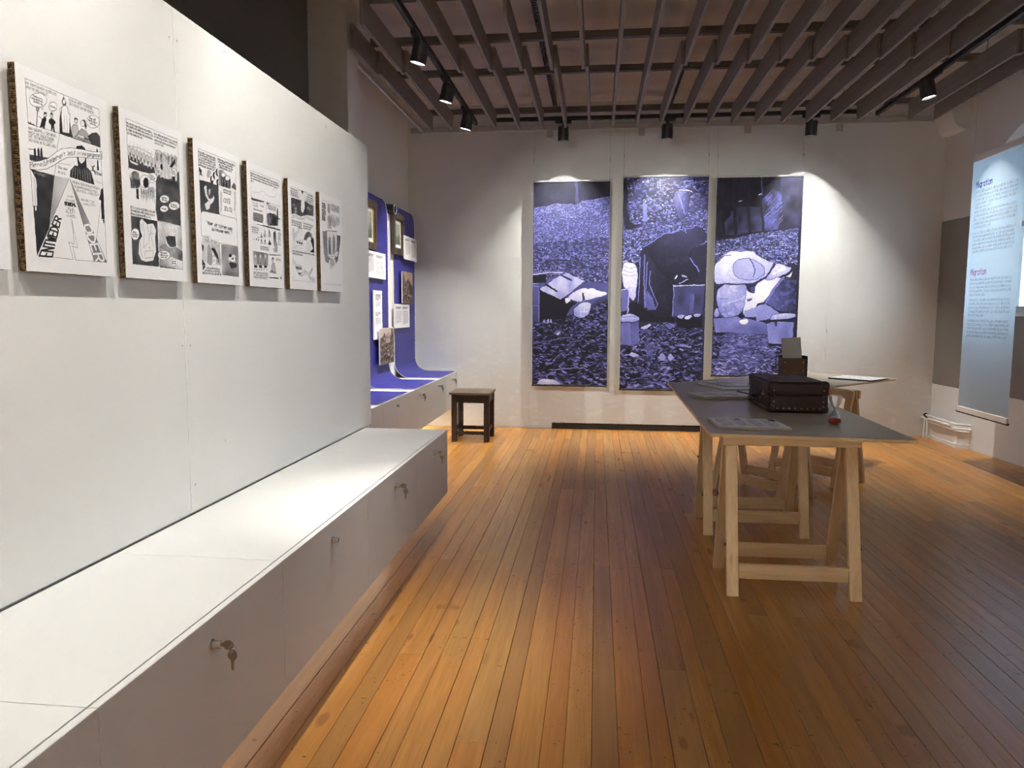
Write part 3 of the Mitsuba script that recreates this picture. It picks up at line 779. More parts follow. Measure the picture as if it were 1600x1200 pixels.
    p.fill([(.842,.291),(.854,.287),(.855,.335),(.836,.337)],0.06,1)
    p.fill([(.840,.353),(.854,.351),(.859,.407),(.833,.410)],0.06,1)
    p.scribble(0.770,0.823,0.418,0.029,0.2,11)
    p.line([(.770,.417),(.834,.420),(.894,.427)],0.15,0.0015)
    p.scribble(0.798,0.893,0.434,0.013,0.3,12)
    p.line([(.807,.472),(.890,.479)],0.3,0.0008)
    p.fill([(.082,.464),(.183,.444),(.272,.420),(.355,.380),(.419,.351),(.526,.330),(.658,.319),(.795,.313),(.909,.298),(.906,.339),(.793,.350),(.632,.365),(.501,.382),(.415,.410),(.330,.447),(.248,.476),(.160,.492),(.084,.496)],0.97,1,0.12,0.001)
    p.tq([(.090,.486),(.210,.466),(.213,.446),(.091,.466)],'Meine',0.06)
    p.tq([(.222,.465),(.365,.417),(.356,.396),(.220,.443)],'Zufrieden',0.06)
    p.tq([(.371,.414),(.469,.378),(.462,.358),(.367,.392)],'heit',0.06)
    p.tq([(.490,.375),(.580,.359),(.582,.337),(.490,.351)],'lebt',0.06)
    p.tq([(.606,.358),(.642,.354),(.643,.335),(.608,.339)],'in',0.06)
    p.tq([(.655,.353),(.903,.332),(.905,.310),(.657,.332)],'Vergangenheit',0.06)
    p.line([(.891,.276),(.895,.489)],0.15,0.0008)
    p.wash([(.089,.495),(.331,.498),(.247,.774),(.104,.922)],0.02,0.2,5,10,126,1)
    p.fill([(.089,.495),(.111,.512),(.138,.537),(.146,.570),(.138,.590),(.137,.672),(.094,.675)],0.95,1,0.2,0.0008)
    p.fill([(.110,.675),(.127,.673),(.128,.694),(.116,.700),(.111,.693)],0.95,1,0.2,0.0008)
    p.line([(.117,.535),(.125,.572),(.119,.592),(.120,.668)],0.3,0.0008)
    p.tq([(.122,.514),(.270,.516),(.271,.506),(.123,.504)],'IM HERBST...',0.92)
    p.wash([(.331,.498),(.492,.497),(.257,.754)],0.35,0.85,2,3,127,1)
    p.line([(.331,.498),(.245,.777)],0.1,0.0008)
    p.line([(.492,.497),(.104,.922)],0.12,0.0008)
    p.tq([(.260,.920),(.379,.716),(.323,.703),(.126,.921)],'ENTWEDER',0.03,0.0042)
    p.wash([(.503,.498),(.903,.921),(.740,.923)],0.38,0.62,5,6,128,1)
    p.line([(.503,.498),(.740,.923)],0.1,0.0008)
    p.line([(.503,.498),(.903,.921)],0.1,0.0008)
    p.tq([(.638,.731),(.759,.922),(.877,.913),(.709,.720)],'ODER',0.97,0.0052)
    p.tq([(.465,.595),(.522,.593),(.523,.584),(.466,.586)],'DAS',0.06)
    p.tq([(.447,.617),(.543,.615),(.544,.605),(.448,.607)],'EWIGE',0.06)
    p.tq([(.428,.639),(.557,.636),(.558,.621),(.430,.624)],'SOWOHL',0.04,0.0028)
    p.tq([(.460,.660),(.525,.659),(.526,.644),(.462,.646)],'ALS',0.06)
    p.tq([(.432,.679),(.539,.674),(.540,.659),(.433,.664)],'AUCH',0.06)
    p.tq([(.445,.700),(.552,.698),(.553,.685),(.446,.688)],'WIRD:',0.06)
    p.tq([(.528,.514),(.853,.516),(.854,.504),(.529,.503)],'WEGEN DER SOWJETUNION',0.06)
    p.tq([(.548,.534),(.826,.537),(.827,.526),(.549,.524)],'SCHWARZMEERDEUTSCH,',0.06)
    p.tq([(.570,.552),(.839,.554),(.839,.543),(.571,.541)],'DEUTSCH, HASSLICH?',0.06)
    p.tq([(.620,.597),(.781,.598),(.782,.587),(.621,.587)],'WEM GILT DIE',0.06)
    p.tq([(.641,.616),(.787,.617),(.788,.606),(.642,.606)],'LOYALITÄT?',0.06)
    p.fill([(.873,.510),(.894,.501),(.899,.515),(.900,.537),(.899,.676),(.860,.679),(.864,.573),(.837,.570),(.861,.538)],0.06,1)
    p.fill([(.875,.680),(.894,.679),(.895,.700),(.881,.699)],0.08,1)
    p.line([(.859,.600),(.782,.800)],0.2,0.0008)
    p.line([(.901,.493),(.903,.921)],0.2,0.0008)
    p.line([(.260,.921),(.492,.923)],0.2,0.0008)
    p.line([(.519,.924),(.903,.921)],0.2,0.0008)
    p.line([(.492,.922),(.451,.833),(.514,.840),(.497,.709),(.549,.857),(.491,.852),(.520,.924)],0.15,0.0008)
def _comic2(p):
    p.line([(.102,.351),(.094,.054),(.920,.056),(.922,.387)],0.15,0.0008)
    p.scribble(0.097,0.496,0.082,0.011,0.12,13)
    p.scribble(0.097,0.500,0.100,0.011,0.12,14)
    p.scribble(0.098,0.498,0.120,0.011,0.12,15)
    p.scribble(0.107,0.333,0.139,0.011,0.12,16)
    p.scribble(0.513,0.918,0.081,0.011,0.12,17)
    p.scribble(0.518,0.903,0.099,0.011,0.12,18)
    p.scribble(0.518,0.881,0.120,0.011,0.12,19)
    p.scribble(0.526,0.673,0.138,0.011,0.12,20)
    p.wash([(.103,.267),(.257,.273),(.369,.296),(.511,.288),(.513,.330),(.388,.340),(.250,.342),(.103,.342)],0.02,0.25,6,14,149,1)
    p.fill([(.113,.292),(.178,.297),(.255,.301),(.231,.311),(.144,.308)],0.8,1)
    p.fill([(.105,.224),(.130,.208),(.155,.220),(.150,.249),(.133,.287),(.120,.289),(.112,.257)],0.84,1,0.15,0.0008)
    p.line([(.130,.212),(.118,.262)],0.3,0.0008)
    p.line([(.140,.220),(.138,.255)],0.35,0.0008)
    p.fill([(.130,.247),(.145,.250),(.136,.273),(.126,.270)],0.2,1)
    p.line([(.120,.202),(.129,.179)],0.55,0.0006)
    p.line([(.133,.200),(.142,.177)],0.55,0.0006)
    p.line([(.146,.199),(.155,.175)],0.55,0.0006)
    p.fill([(.156,.227),(.182,.210),(.207,.222),(.202,.252),(.185,.290),(.171,.292),(.164,.260)],0.84,1,0.15,0.0008)
    p.line([(.181,.215),(.170,.265)],0.3,0.0008)
    p.line([(.192,.222),(.190,.258)],0.35,0.0008)
    p.fill([(.182,.250),(.197,.253),(.188,.276),(.178,.273)],0.2,1)
    p.line([(.172,.205),(.180,.181)],0.55,0.0006)
    p.line([(.185,.203),(.194,.179)],0.55,0.0006)
    p.line([(.198,.201),(.207,.177)],0.55,0.0006)
    p.fill([(.208,.230),(.234,.213),(.260,.225),(.255,.255),(.237,.294),(.224,.295),(.216,.263)],0.84,1,0.15,0.0008)
    p.line([(.234,.217),(.222,.269)],0.3,0.0008)
    p.line([(.244,.225),(.243,.261)],0.35,0.0008)
    p.fill([(.235,.253),(.250,.256),(.241,.280),(.230,.277)],0.2,1)
    p.line([(.224,.207),(.233,.184)],0.55,0.0006)
    p.line([(.237,.206),(.246,.182)],0.55,0.0006)
    p.line([(.251,.204),(.260,.180)],0.55,0.0006)
    p.fill([(.261,.233),(.288,.215),(.314,.228),(.308,.258),(.291,.297),(.277,.299),(.269,.266)],0.84,1,0.15,0.0008)
    p.line([(.287,.220),(.276,.272)],0.3,0.0008)
    p.line([(.298,.228),(.297,.264)],0.35,0.0008)
    p.fill([(.288,.256),(.304,.259),(.295,.283),(.284,.280)],0.2,1)
    p.line([(.277,.210),(.286,.186)],0.55,0.0006)
    p.line([(.291,.208),(.300,.184)],0.55,0.0006)
    p.line([(.305,.206),(.314,.182)],0.55,0.0006)
    p.fill([(.315,.235),(.342,.218),(.368,.231),(.363,.261),(.345,.300),(.331,.302),(.323,.269)],0.84,1,0.15,0.0008)
    p.line([(.342,.223),(.330,.275)],0.3,0.0008)
    p.line([(.352,.231),(.351,.267)],0.35,0.0008)
    p.fill([(.343,.259),(.358,.262),(.349,.286),(.338,.283)],0.2,1)
    p.line([(.331,.213),(.340,.189)],0.55,0.0006)
    p.line([(.345,.211),(.354,.187)],0.55,0.0006)
    p.line([(.359,.209),(.368,.185)],0.55,0.0006)
    p.fill([(.370,.238),(.397,.221),(.424,.234),(.419,.264),(.401,.304),(.387,.305),(.378,.272)],0.84,1,0.15,0.0008)
    p.line([(.397,.226),(.385,.278)],0.3,0.0008)
    p.line([(.408,.233),(.406,.271)],0.35,0.0008)
    p.fill([(.398,.262),(.414,.265),(.404,.289),(.393,.286)],0.2,1)
    p.line([(.386,.215),(.395,.191)],0.55,0.0006)
    p.line([(.400,.214),(.410,.189)],0.55,0.0006)
    p.line([(.414,.212),(.424,.187)],0.55,0.0006)
    p.fill([(.426,.241),(.453,.224),(.480,.236),(.475,.268),(.457,.307),(.442,.309),(.434,.275)],0.84,1,0.15,0.0008)
    p.line([(.453,.228),(.440,.281)],0.3,0.0008)
    p.line([(.464,.236),(.462,.274)],0.35,0.0008)
    p.fill([(.454,.266),(.470,.268),(.461,.293),(.449,.289)],0.2,1)
    p.line([(.442,.218),(.451,.194)],0.55,0.0006)
    p.line([(.456,.216),(.466,.192)],0.55,0.0006)
    p.line([(.471,.214),(.480,.190)],0.55,0.0006)
    p.fill([(.482,.244),(.510,.227),(.538,.239),(.532,.271),(.514,.311),(.499,.312),(.491,.278)],0.84,1,0.15,0.0008)
    p.line([(.510,.231),(.497,.285)],0.3,0.0008)
    p.line([(.521,.239),(.520,.277)],0.35,0.0008)
    p.fill([(.511,.269),(.527,.271),(.518,.296),(.506,.293)],0.2,1)
    p.line([(.499,.221),(.508,.196)],0.55,0.0006)
    p.line([(.513,.219),(.523,.194)],0.55,0.0006)
    p.line([(.528,.217),(.537,.192)],0.55,0.0006)
    p.line([(.100,.210),(.264,.202),(.494,.215)],0.15,0.0008)
    p.wash([(.520,.325),(.654,.338),(.756,.336),(.927,.262),(.921,.624),(.515,.622),(.491,.557),(.505,.478)],0.08,0.34,7,14,150,1)
    p.fill([(.521,.202),(.546,.178),(.578,.187),(.576,.237),(.563,.339),(.531,.347),(.527,.258)],0.8,1,0.12,0.0009)
    p.wash([(.538,.195),(.573,.190),(.564,.248),(.536,.242)],0.25,0.85,12,20,151,1)
    p.fill([(.582,.200),(.607,.175),(.640,.185),(.637,.235),(.625,.337),(.592,.346),(.589,.256)],0.8,1,0.12,0.0009)
    p.wash([(.600,.193),(.635,.188),(.625,.246),(.597,.240)],0.25,0.85,12,20,152,1)
    p.fill([(.644,.197),(.670,.172),(.703,.182),(.700,.233),(.688,.336),(.654,.345),(.651,.254)],0.8,1,0.12,0.0009)
    p.wash([(.662,.190),(.697,.185),(.688,.244),(.660,.238)],0.25,0.85,12,20,153,1)
    p.fill([(.707,.195),(.733,.169),(.767,.180),(.764,.231),(.752,.335),(.718,.343),(.714,.252)],0.8,1,0.12,0.0009)
    p.wash([(.725,.187),(.761,.183),(.752,.242),(.723,.236)],0.25,0.85,12,20,154,1)
    p.fill([(.771,.192),(.798,.167),(.832,.177),(.829,.229),(.817,.333),(.782,.342),(.778,.250)],0.8,1,0.12,0.0009)
    p.wash([(.789,.185),(.826,.180),(.817,.240),(.787,.234)],0.25,0.85,12,20,155,1)
    p.fill([(.836,.190),(.863,.164),(.898,.174),(.896,.226),(.883,.332),(.848,.341),(.843,.248)],0.8,1,0.12,0.0009)
    p.wash([(.855,.182),(.892,.177),(.883,.238),(.853,.232)],0.25,0.85,12,20,156,1)
    p.fill([(.599,.263),(.638,.244),(.640,.287),(.608,.295)],0.05,1)
    p.fill([(.757,.253),(.854,.192),(.865,.215),(.795,.258)],0.05,1)
    p.fill([(.794,.317),(.831,.298),(.833,.340),(.794,.339)],0.05,1)
    p.line([(.516,.179),(.595,.173),(.681,.190),(.717,.210)],0.1,0.001)
    p.wash([(.106,.382),(.183,.350),(.250,.352),(.266,.414),(.228,.452),(.128,.460)],0.05,0.85,16,26,157,1)
    p.fill([(.123,.407),(.130,.401),(.125,.460),(.118,.459)],0.07,1)
    p.fill([(.133,.422),(.142,.400),(.138,.448),(.130,.457)],0.07,1)
    p.fill([(.146,.419),(.154,.399),(.150,.455),(.142,.456)],0.07,1)
    p.fill([(.158,.417),(.166,.397),(.163,.443),(.154,.455)],0.07,1)
    p.fill([(.170,.414),(.179,.396),(.174,.450),(.166,.454)],0.07,1)
    p.fill([(.183,.411),(.191,.395),(.188,.438),(.178,.452)],0.07,1)
    p.fill([(.195,.409),(.203,.393),(.199,.444),(.191,.451)],0.07,1)
    p.fill([(.207,.406),(.215,.392),(.211,.451),(.203,.450)],0.07,1)
    p.fill([(.220,.403),(.228,.390),(.224,.439),(.215,.449)],0.07,1)
    p.fill([(.232,.400),(.240,.389),(.236,.445),(.228,.447)],0.07,1)
    p.fill([(.245,.398),(.253,.388),(.249,.434),(.240,.446)],0.07,1)
    p.fill([(.258,.395),(.265,.386),(.261,.440),(.253,.445)],0.07,1)
    p.fill([(.411,.389),(.406,.401),(.394,.414),(.377,.425),(.355,.432),(.332,.437),(.309,.437),(.289,.434),(.274,.427),(.265,.417),(.262,.405),(.267,.392),(.279,.380),(.296,.369),(.317,.361),(.340,.357),(.363,.356),(.383,.359),(.399,.366),(.409,.376)],0.97,1,0.15,0.001)
    p.fill([(.397,.397),(.394,.407),(.387,.417),(.377,.426),(.364,.431),(.351,.434),(.337,.434),(.326,.431),(.317,.425),(.312,.416),(.311,.406),(.314,.396),(.321,.386),(.331,.378),(.344,.372),(.357,.369),(.370,.369),(.382,.372),(.391,.379),(.396,.387)],0.04,1)
    p.fill([(.197,.457),(.234,.453),(.235,.517),(.198,.514)],0.08,1)
    p.fill([(.269,.443),(.277,.435),(.270,.500),(.264,.496)],0.1,1)
    p.fill([(.281,.455),(.290,.442),(.281,.523),(.278,.495)],0.1,1)
    p.fill([(.293,.467),(.303,.448),(.296,.510),(.292,.493)],0.1,1)
    p.fill([(.309,.451),(.318,.436),(.307,.533),(.306,.492)],0.1,1)
    p.fill([(.321,.463),(.331,.442),(.323,.519),(.320,.491)],0.1,1)
    p.fill([(.337,.447),(.346,.430),(.338,.505),(.334,.489)],0.1,1)
    p.fill([(.349,.460),(.360,.437),(.349,.529),(.348,.488)],0.1,1)
    p.fill([(.365,.444),(.373,.443),(.365,.515),(.362,.487)],0.1,1)
    p.fill([(.377,.456),(.388,.431),(.380,.501),(.376,.485)],0.1,1)
    p.fill([(.393,.440),(.401,.438),(.392,.524),(.390,.484)],0.1,1)
    p.fill([(.406,.452),(.417,.425),(.407,.510),(.404,.483)],0.1,1)
    p.fill([(.422,.436),(.430,.432),(.423,.496),(.418,.481)],0.1,1)
    p.fill([(.435,.448),(.446,.419),(.435,.520),(.433,.480)],0.1,1)
    p.fill([(.450,.432),(.459,.426),(.450,.506),(.447,.478)],0.1,1)
    p.fill([(.464,.444),(.473,.433),(.466,.492),(.461,.477)],0.1,1)
    p.fill([(.479,.428),(.489,.420),(.478,.516),(.476,.476)],0.1,1)
    p.fill([(.401,.427),(.401,.429),(.399,.431),(.396,.433),(.393,.434),(.390,.435),(.387,.435),(.384,.434),(.382,.433),(.380,.431),(.380,.429),(.381,.427),(.383,.425),(.385,.423),(.388,.422),(.391,.421),(.395,.421),(.398,.422),(.400,.423),(.401,.425)],0.85,1,0.2,0.0008)
    p.fill([(.415,.431),(.414,.434),(.413,.436),(.410,.437),(.407,.439),(.404,.439),(.400,.439),(.398,.439),(.395,.437),(.394,.436),(.394,.434),(.394,.432),(.396,.430),(.399,.428),(.402,.427),(.405,.426),(.408,.426),(.411,.427),(.413,.428),(.415,.430)],0.85,1,0.2,0.0008)
    p.fill([(.429,.436),(.428,.438),(.426,.440),(.424,.442),(.421,.443),(.417,.444),(.414,.444),(.411,.443),(.409,.442),(.408,.440),(.407,.438),(.408,.436),(.410,.434),(.412,.433),(.415,.431),(.419,.431),(.422,.431),(.425,.431),(.427,.432),(.428,.434)],0.85,1,0.2,0.0008)
    p.fill([(.444,.427),(.443,.429),(.441,.431),(.439,.432),(.436,.434),(.432,.434),(.429,.434),(.426,.434),(.424,.433),(.423,.431),(.422,.429),(.423,.427),(.425,.425),(.427,.423),(.430,.422),(.434,.421),(.437,.421),(.440,.422),(.442,.423),(.444,.425)],0.85,1,0.2,0.0008)
    p.fill([(.458,.431),(.457,.433),(.455,.435),(.453,.437),(.450,.438),(.446,.439),(.443,.439),(.440,.438),(.438,.437),(.436,.436),(.436,.434),(.437,.431),(.438,.429),(.441,.428),(.444,.426),(.447,.426),(.451,.426),(.454,.426),(.456,.428),(.457,.429)],0.85,1,0.2,0.0008)
    p.fill([(.473,.422),(.472,.424),(.470,.426),(.468,.428),(.465,.429),(.461,.430),(.458,.430),(.455,.429),(.453,.428),(.452,.426),(.451,.424),(.452,.422),(.454,.420),(.456,.418),(.459,.417),(.463,.416),(.466,.416),(.469,.417),(.471,.418),(.473,.420)],0.85,1,0.2,0.0008)
    p.fill([(.487,.426),(.486,.429),(.484,.431),(.482,.432),(.479,.434),(.475,.434),(.472,.434),(.469,.434),(.467,.432),(.465,.431),(.465,.429),(.466,.427),(.468,.425),(.470,.423),(.473,.422),(.477,.421),(.480,.421),(.483,.421),(.485,.423),(.486,.424)],0.85,1,0.2,0.0008)
    p.fill([(.535,.351),(.531,.361),(.519,.371),(.503,.380),(.482,.387),(.459,.391),(.437,.392),(.418,.389),(.403,.384),(.393,.377),(.391,.368),(.395,.358),(.406,.348),(.423,.339),(.443,.332),(.465,.328),(.488,.327),(.508,.329),(.523,.334),(.533,.342)],0.97,1,0.1,0.0008)
    p.scribble(0.425,0.502,0.351,0.008,0.15,21)
    p.scribble(0.411,0.514,0.363,0.008,0.15,22)
    p.scribble(0.422,0.500,0.375,0.008,0.15,23)
    p.fill([(.621,.301),(.618,.308),(.611,.315),(.601,.321),(.588,.326),(.574,.328),(.560,.329),(.548,.327),(.539,.323),(.533,.318),(.532,.311),(.535,.304),(.542,.297),(.552,.291),(.565,.287),(.578,.284),(.592,.283),(.604,.285),(.614,.289),(.620,.294)],0.97,1,0.1,0.0008)
    p.scribble(0.549,0.604,0.304,0.008,0.15,24)
    p.scribble(0.547,0.603,0.316,0.008,0.15,25)
    p.fill([(.884,.277),(.881,.286),(.871,.294),(.858,.301),(.841,.307),(.823,.310),(.805,.311),(.789,.309),(.777,.305),(.770,.298),(.768,.291),(.771,.283),(.780,.274),(.793,.267),(.810,.262),(.828,.258),(.846,.257),(.862,.259),(.874,.263),(.882,.269)],0.97,1,0.1,0.0008)
    p.scribble(0.795,0.858,0.276,0.007,0.15,26)
    p.scribble(0.784,0.867,0.288,0.007,0.15,27)
    p.scribble(0.793,0.855,0.299,0.007,0.15,28)
    p.fill([(.726,.466),(.722,.474),(.710,.482),(.691,.490),(.669,.495),(.644,.499),(.620,.500),(.599,.498),(.582,.494),(.572,.488),(.569,.481),(.574,.473),(.585,.465),(.603,.457),(.625,.452),(.649,.448),(.674,.447),(.695,.448),(.712,.452),(.723,.458)],0.97,1,0.1,0.0008)
    p.scribble(0.598,0.697,0.471,0.009,0.15,29)
    p.scribble(0.597,0.695,0.485,0.009,0.15,30)
    p.fill([(.908,.494),(.902,.503),(.888,.512),(.865,.520),(.838,.526),(.808,.530),(.779,.531),(.753,.530),(.733,.525),(.721,.519),(.717,.511),(.722,.502),(.736,.493),(.758,.485),(.784,.478),(.814,.474),(.843,.473),(.870,.474),(.891,.479),(.904,.485)],0.97,1,0.1,0.0008)
    p.scribble(0.752,0.872,0.500,0.009,0.15,31)
    p.scribble(0.751,0.870,0.514,0.009,0.15,32)
    p.fill([(.703,.531),(.699,.538),(.689,.545),(.673,.551),(.654,.556),(.632,.559),(.611,.559),(.593,.558),(.578,.555),(.569,.549),(.567,.543),(.571,.536),(.581,.530),(.596,.524),(.615,.519),(.636,.516),(.657,.515),(.676,.516),(.691,.520),(.701,.525)],0.97,1,0.1,0.0008)
    p.scribble(0.585,0.683,0.542,0.010,0.15,33)
    p.scribble(0.105,0.489,0.579,0.012,0.12,34)
    p.scribble(0.104,0.475,0.598,0.012,0.12,35)
    p.scribble(0.102,0.413,0.618,0.012,0.12,36)
    p.wash([(.101,.624),(.512,.626),(.510,.917),(.099,.916)],0.05,0.3,8,10,158,1)
    p.fill([(.231,.648),(.267,.629),(.306,.642),(.345,.658),(.440,.645),(.487,.686),(.467,.734),(.471,.820),(.417,.882),(.310,.895),(.230,.888),(.189,.848),(.208,.769),(.258,.738),(.231,.703)],0.93,1,0.2,0.001)
    p.line([(.277,.644),(.293,.717),(.272,.811),(.345,.775)],0.35,0.001)
    p.line([(.344,.663),(.373,.731),(.357,.769)],0.35,0.001)
    p.line([(.415,.657),(.391,.720),(.438,.793)],0.35,0.001)
    p.line([(.293,.829),(.423,.818),(.425,.860),(.294,.873),(.293,.829)],0.35,0.001)
    p.line([(.341,.808),(.378,.796),(.376,.815)],0.35,0.001)
    p.line([(.220,.759),(.235,.841),(.254,.877)],0.35,0.001)
    p.line([(.398,.710),(.446,.712)],0.35,0.001)
    p.line([(.252,.665),(.266,.701)],0.35,0.001)
    p.fill([(.219,.729),(.214,.740),(.204,.751),(.190,.760),(.172,.766),(.152,.769),(.133,.768),(.117,.764),(.104,.757),(.096,.748),(.094,.737),(.098,.726),(.108,.715),(.122,.707),(.140,.700),(.159,.697),(.179,.698),(.196,.702),(.209,.709),(.217,.718)],0.97,1,0.1,0.0008)
    p.scribble(0.124,0.190,0.724,0.008,0.15,37)
    p.scribble(0.111,0.200,0.737,0.008,0.15,38)
    p.scribble(0.121,0.188,0.750,0.008,0.15,39)
    p.wash([(.526,.630),(.926,.626),(.926,.917),(.517,.917)],0.45,1.0,5,6,159,1)
    p.line([(.552,.739),(.523,.664)],0.4,0.0012)
    p.line([(.579,.722),(.549,.670)],0.4,0.0012)
    p.line([(.603,.735),(.576,.677)],0.4,0.0012)
    p.line([(.629,.718),(.605,.664)],0.4,0.0012)
    p.line([(.653,.731),(.632,.670)],0.4,0.0012)
    p.line([(.681,.714),(.661,.657)],0.4,0.0012)
    p.line([(.705,.727),(.688,.663)],0.4,0.0012)
    p.line([(.732,.710),(.716,.670)],0.4,0.0012)
    p.line([(.757,.723),(.745,.656)],0.4,0.0012)
    p.line([(.785,.706),(.773,.663)],0.4,0.0012)
    p.line([(.810,.718),(.804,.649)],0.4,0.0012)
    p.line([(.838,.701),(.832,.656)],0.4,0.0012)
    p.line([(.864,.714),(.863,.642)],0.4,0.0012)
    p.line([(.892,.697),(.892,.649)],0.4,0.0012)
    p.fill([(.831,.735),(.825,.748),(.810,.760),(.788,.770),(.761,.777),(.732,.781),(.703,.781),(.678,.776),(.658,.768),(.646,.758),(.643,.746),(.649,.733),(.663,.721),(.684,.711),(.711,.703),(.740,.699),(.769,.700),(.795,.704),(.815,.712),(.828,.722)],0.96,1)
    p.wash([(.642,.719),(.694,.706),(.812,.703),(.819,.768),(.771,.778),(.713,.779),(.664,.757)],0.0,0.35,14,16,160,1)
    p.wash([(.523,.789),(.612,.764),(.712,.788),(.818,.773),(.930,.797),(.928,.864),(.707,.843),(.621,.808)],0.12,0.7,9,12,161,1)
    p.fill([(.704,.833),(.698,.843),(.682,.852),(.658,.860),(.628,.866),(.596,.868),(.564,.868),(.536,.865),(.514,.860),(.501,.852),(.497,.843),(.503,.833),(.518,.824),(.541,.817),(.570,.811),(.602,.808),(.634,.808),(.663,.811),(.685,.816),(.699,.824)],0.97,1,0.1,0.0008)
    p.scribble(0.545,0.656,0.828,0.009,0.15,40)
    p.scribble(0.525,0.673,0.843,0.009,0.15,41)
    p.scribble(0.542,0.653,0.857,0.009,0.15,42)
    p.fill([(.835,.875),(.831,.882),(.821,.889),(.806,.895),(.787,.899),(.766,.901),(.746,.900),(.728,.898),(.714,.893),(.706,.887),(.703,.880),(.707,.873),(.717,.866),(.732,.861),(.750,.857),(.771,.855),(.791,.855),(.809,.857),(.824,.862),(.832,.868)],0.97,1,0.1,0.0008)
    p.scribble(0.728,0.810,0.875,0.008,0.15,43)
    p.scribble(0.726,0.809,0.888,0.008,0.15,44)
    p.scribble(0.529,0.811,0.920,0.011,0.2,45)
    p.line([(.512,.626),(.926,.626),(.926,.919),(.517,.917)],0.2,0.0008)
def _comic3(p):
    p.line([(.096,.274),(.094,.060),(.911,.053),(.899,.264)],0.15,0.0008)
    p.line([(.490,.057),(.498,.269)],0.15,0.0008)
    p.scribble(0.098,0.461,0.085,0.012,0.12,46)
    p.scribble(0.097,0.460,0.102,0.012,0.12,47)
    p.scribble(0.095,0.459,0.120,0.012,0.12,48)
    p.scribble(0.094,0.458,0.137,0.012,0.12,49)
    p.scribble(0.093,0.457,0.155,0.012,0.12,50)
    p.scribble(0.092,0.415,0.175,0.012,0.12,51)
    p.scribble(0.502,0.886,0.082,0.012,0.12,52)
    p.scribble(0.512,0.864,0.100,0.012,0.12,53)
    p.scribble(0.522,0.842,0.119,0.012,0.12,54)
    p.scribble(0.532,0.820,0.137,0.012,0.12,55)
    p.fill([(.101,.189),(.114,.183),(.121,.193),(.161,.206),(.144,.215),(.161,.242),(.146,.245),(.130,.225),(.120,.244),(.110,.243),(.110,.214),(.090,.217)],0.05,1)
    p.wash([(.274,.189),(.300,.181),(.362,.187),(.290,.242),(.254,.233)],0.3,0.9,20,30,182,1)
    p.fill([(.317,.239),(.334,.223),(.372,.214),(.350,.240),(.368,.270),(.341,.273),(.322,.257)],0.06,1)
    p.fill([(.379,.204),(.396,.188),(.435,.178),(.413,.204),(.431,.235),(.404,.238),(.385,.222)],0.06,1)
    p.fill([(.442,.173),(.459,.157),(.498,.147),(.476,.173),(.495,.204),(.467,.207),(.447,.191)],0.06,1)
    p.fill([(.451,.246),(.468,.230),(.508,.221),(.485,.247),(.504,.278),(.477,.281),(.457,.264)],0.06,1)
    p.fill([(.342,.268),(.359,.252),(.397,.243),(.375,.269),(.393,.299),(.366,.302),(.347,.286)],0.06,1)
    p.wash([(.509,.155),(.596,.144),(.681,.172),(.768,.190),(.778,.267),(.512,.267)],0.25,0.75,6,8,183,1)
    p.fill([(.558,.196),(.573,.180),(.587,.190),(.582,.269),(.554,.270)],0.18,1)
    p.fill([(.595,.195),(.610,.180),(.624,.191),(.619,.269),(.591,.269)],0.06,1)
    p.fill([(.632,.195),(.647,.181),(.661,.193),(.657,.268),(.628,.268)],0.18,1)
    p.fill([(.669,.194),(.685,.181),(.698,.194),(.694,.268),(.665,.268)],0.06,1)
    p.fill([(.707,.193),(.723,.181),(.736,.195),(.732,.268),(.703,.267)],0.18,1)
    p.fill([(.745,.193),(.761,.181),(.775,.197),(.771,.268),(.741,.266)],0.06,1)
    p.fill([(.659,.174),(.657,.180),(.650,.185),(.640,.190),(.628,.194),(.615,.196),(.601,.197),(.590,.196),(.580,.194),(.575,.190),(.573,.185),(.575,.179),(.582,.174),(.591,.169),(.603,.165),(.617,.163),(.630,.162),(.642,.163),(.651,.165),(.657,.169)],0.95,1,0.2,0.0008)
    p.fill([(.762,.186),(.759,.192),(.751,.198),(.739,.204),(.724,.208),(.708,.211),(.691,.212),(.677,.211),(.666,.208),(.658,.204),(.656,.199),(.659,.193),(.667,.187),(.679,.181),(.693,.177),(.710,.174),(.726,.173),(.741,.174),(.752,.176),(.760,.181)],0.95,1,0.2,0.0008)
    p.line([(.554,.149),(.618,.146),(.710,.173),(.767,.210)],0.3,0.0008)
    p.wash([(.787,.251),(.856,.209),(.901,.224),(.899,.266)],0.1,0.4,10,10,184,1)
    p.wash([(.096,.274),(.315,.269),(.422,.273),(.494,.272),(.494,.458),(.495,.484),(.101,.502)],0.1,0.34,6,8,185,1)
    p.fill([(.184,.318),(.215,.299),(.241,.305),(.247,.357),(.288,.389),(.355,.378),(.380,.352),(.405,.377),(.360,.410),(.305,.429),(.284,.463),(.217,.476),(.185,.436),(.267,.405),(.211,.374)],0.9,1,0.3,0.001)
    p.fill([(.279,.326),(.306,.314),(.328,.325),(.296,.365),(.278,.358)],0.7,1)
    p.line([(.215,.310),(.231,.358),(.281,.394)],0.4,0.0008)
    p.line([(.363,.368),(.267,.414)],0.4,0.0008)
    p.scribble(0.602,0.792,0.294,0.010,0.2,56)
    p.scribble(0.604,0.791,0.312,0.010,0.2,57)
    p.scribble(0.604,0.817,0.382,0.041,0.1,58,0.0022)
    p.scribble(0.608,0.814,0.441,0.041,0.1,59,0.0022)
    p.fill([(.537,.312),(.568,.318),(.569,.380),(.543,.454),(.516,.447),(.528,.360)],0.8,1,0.2,0.0008)
    p.fill([(.860,.278),(.893,.284),(.895,.348),(.867,.425),(.837,.418),(.850,.328)],0.8,1,0.2,0.0008)
    p.line([(.493,.482),(.558,.438)],0.15,0.001)
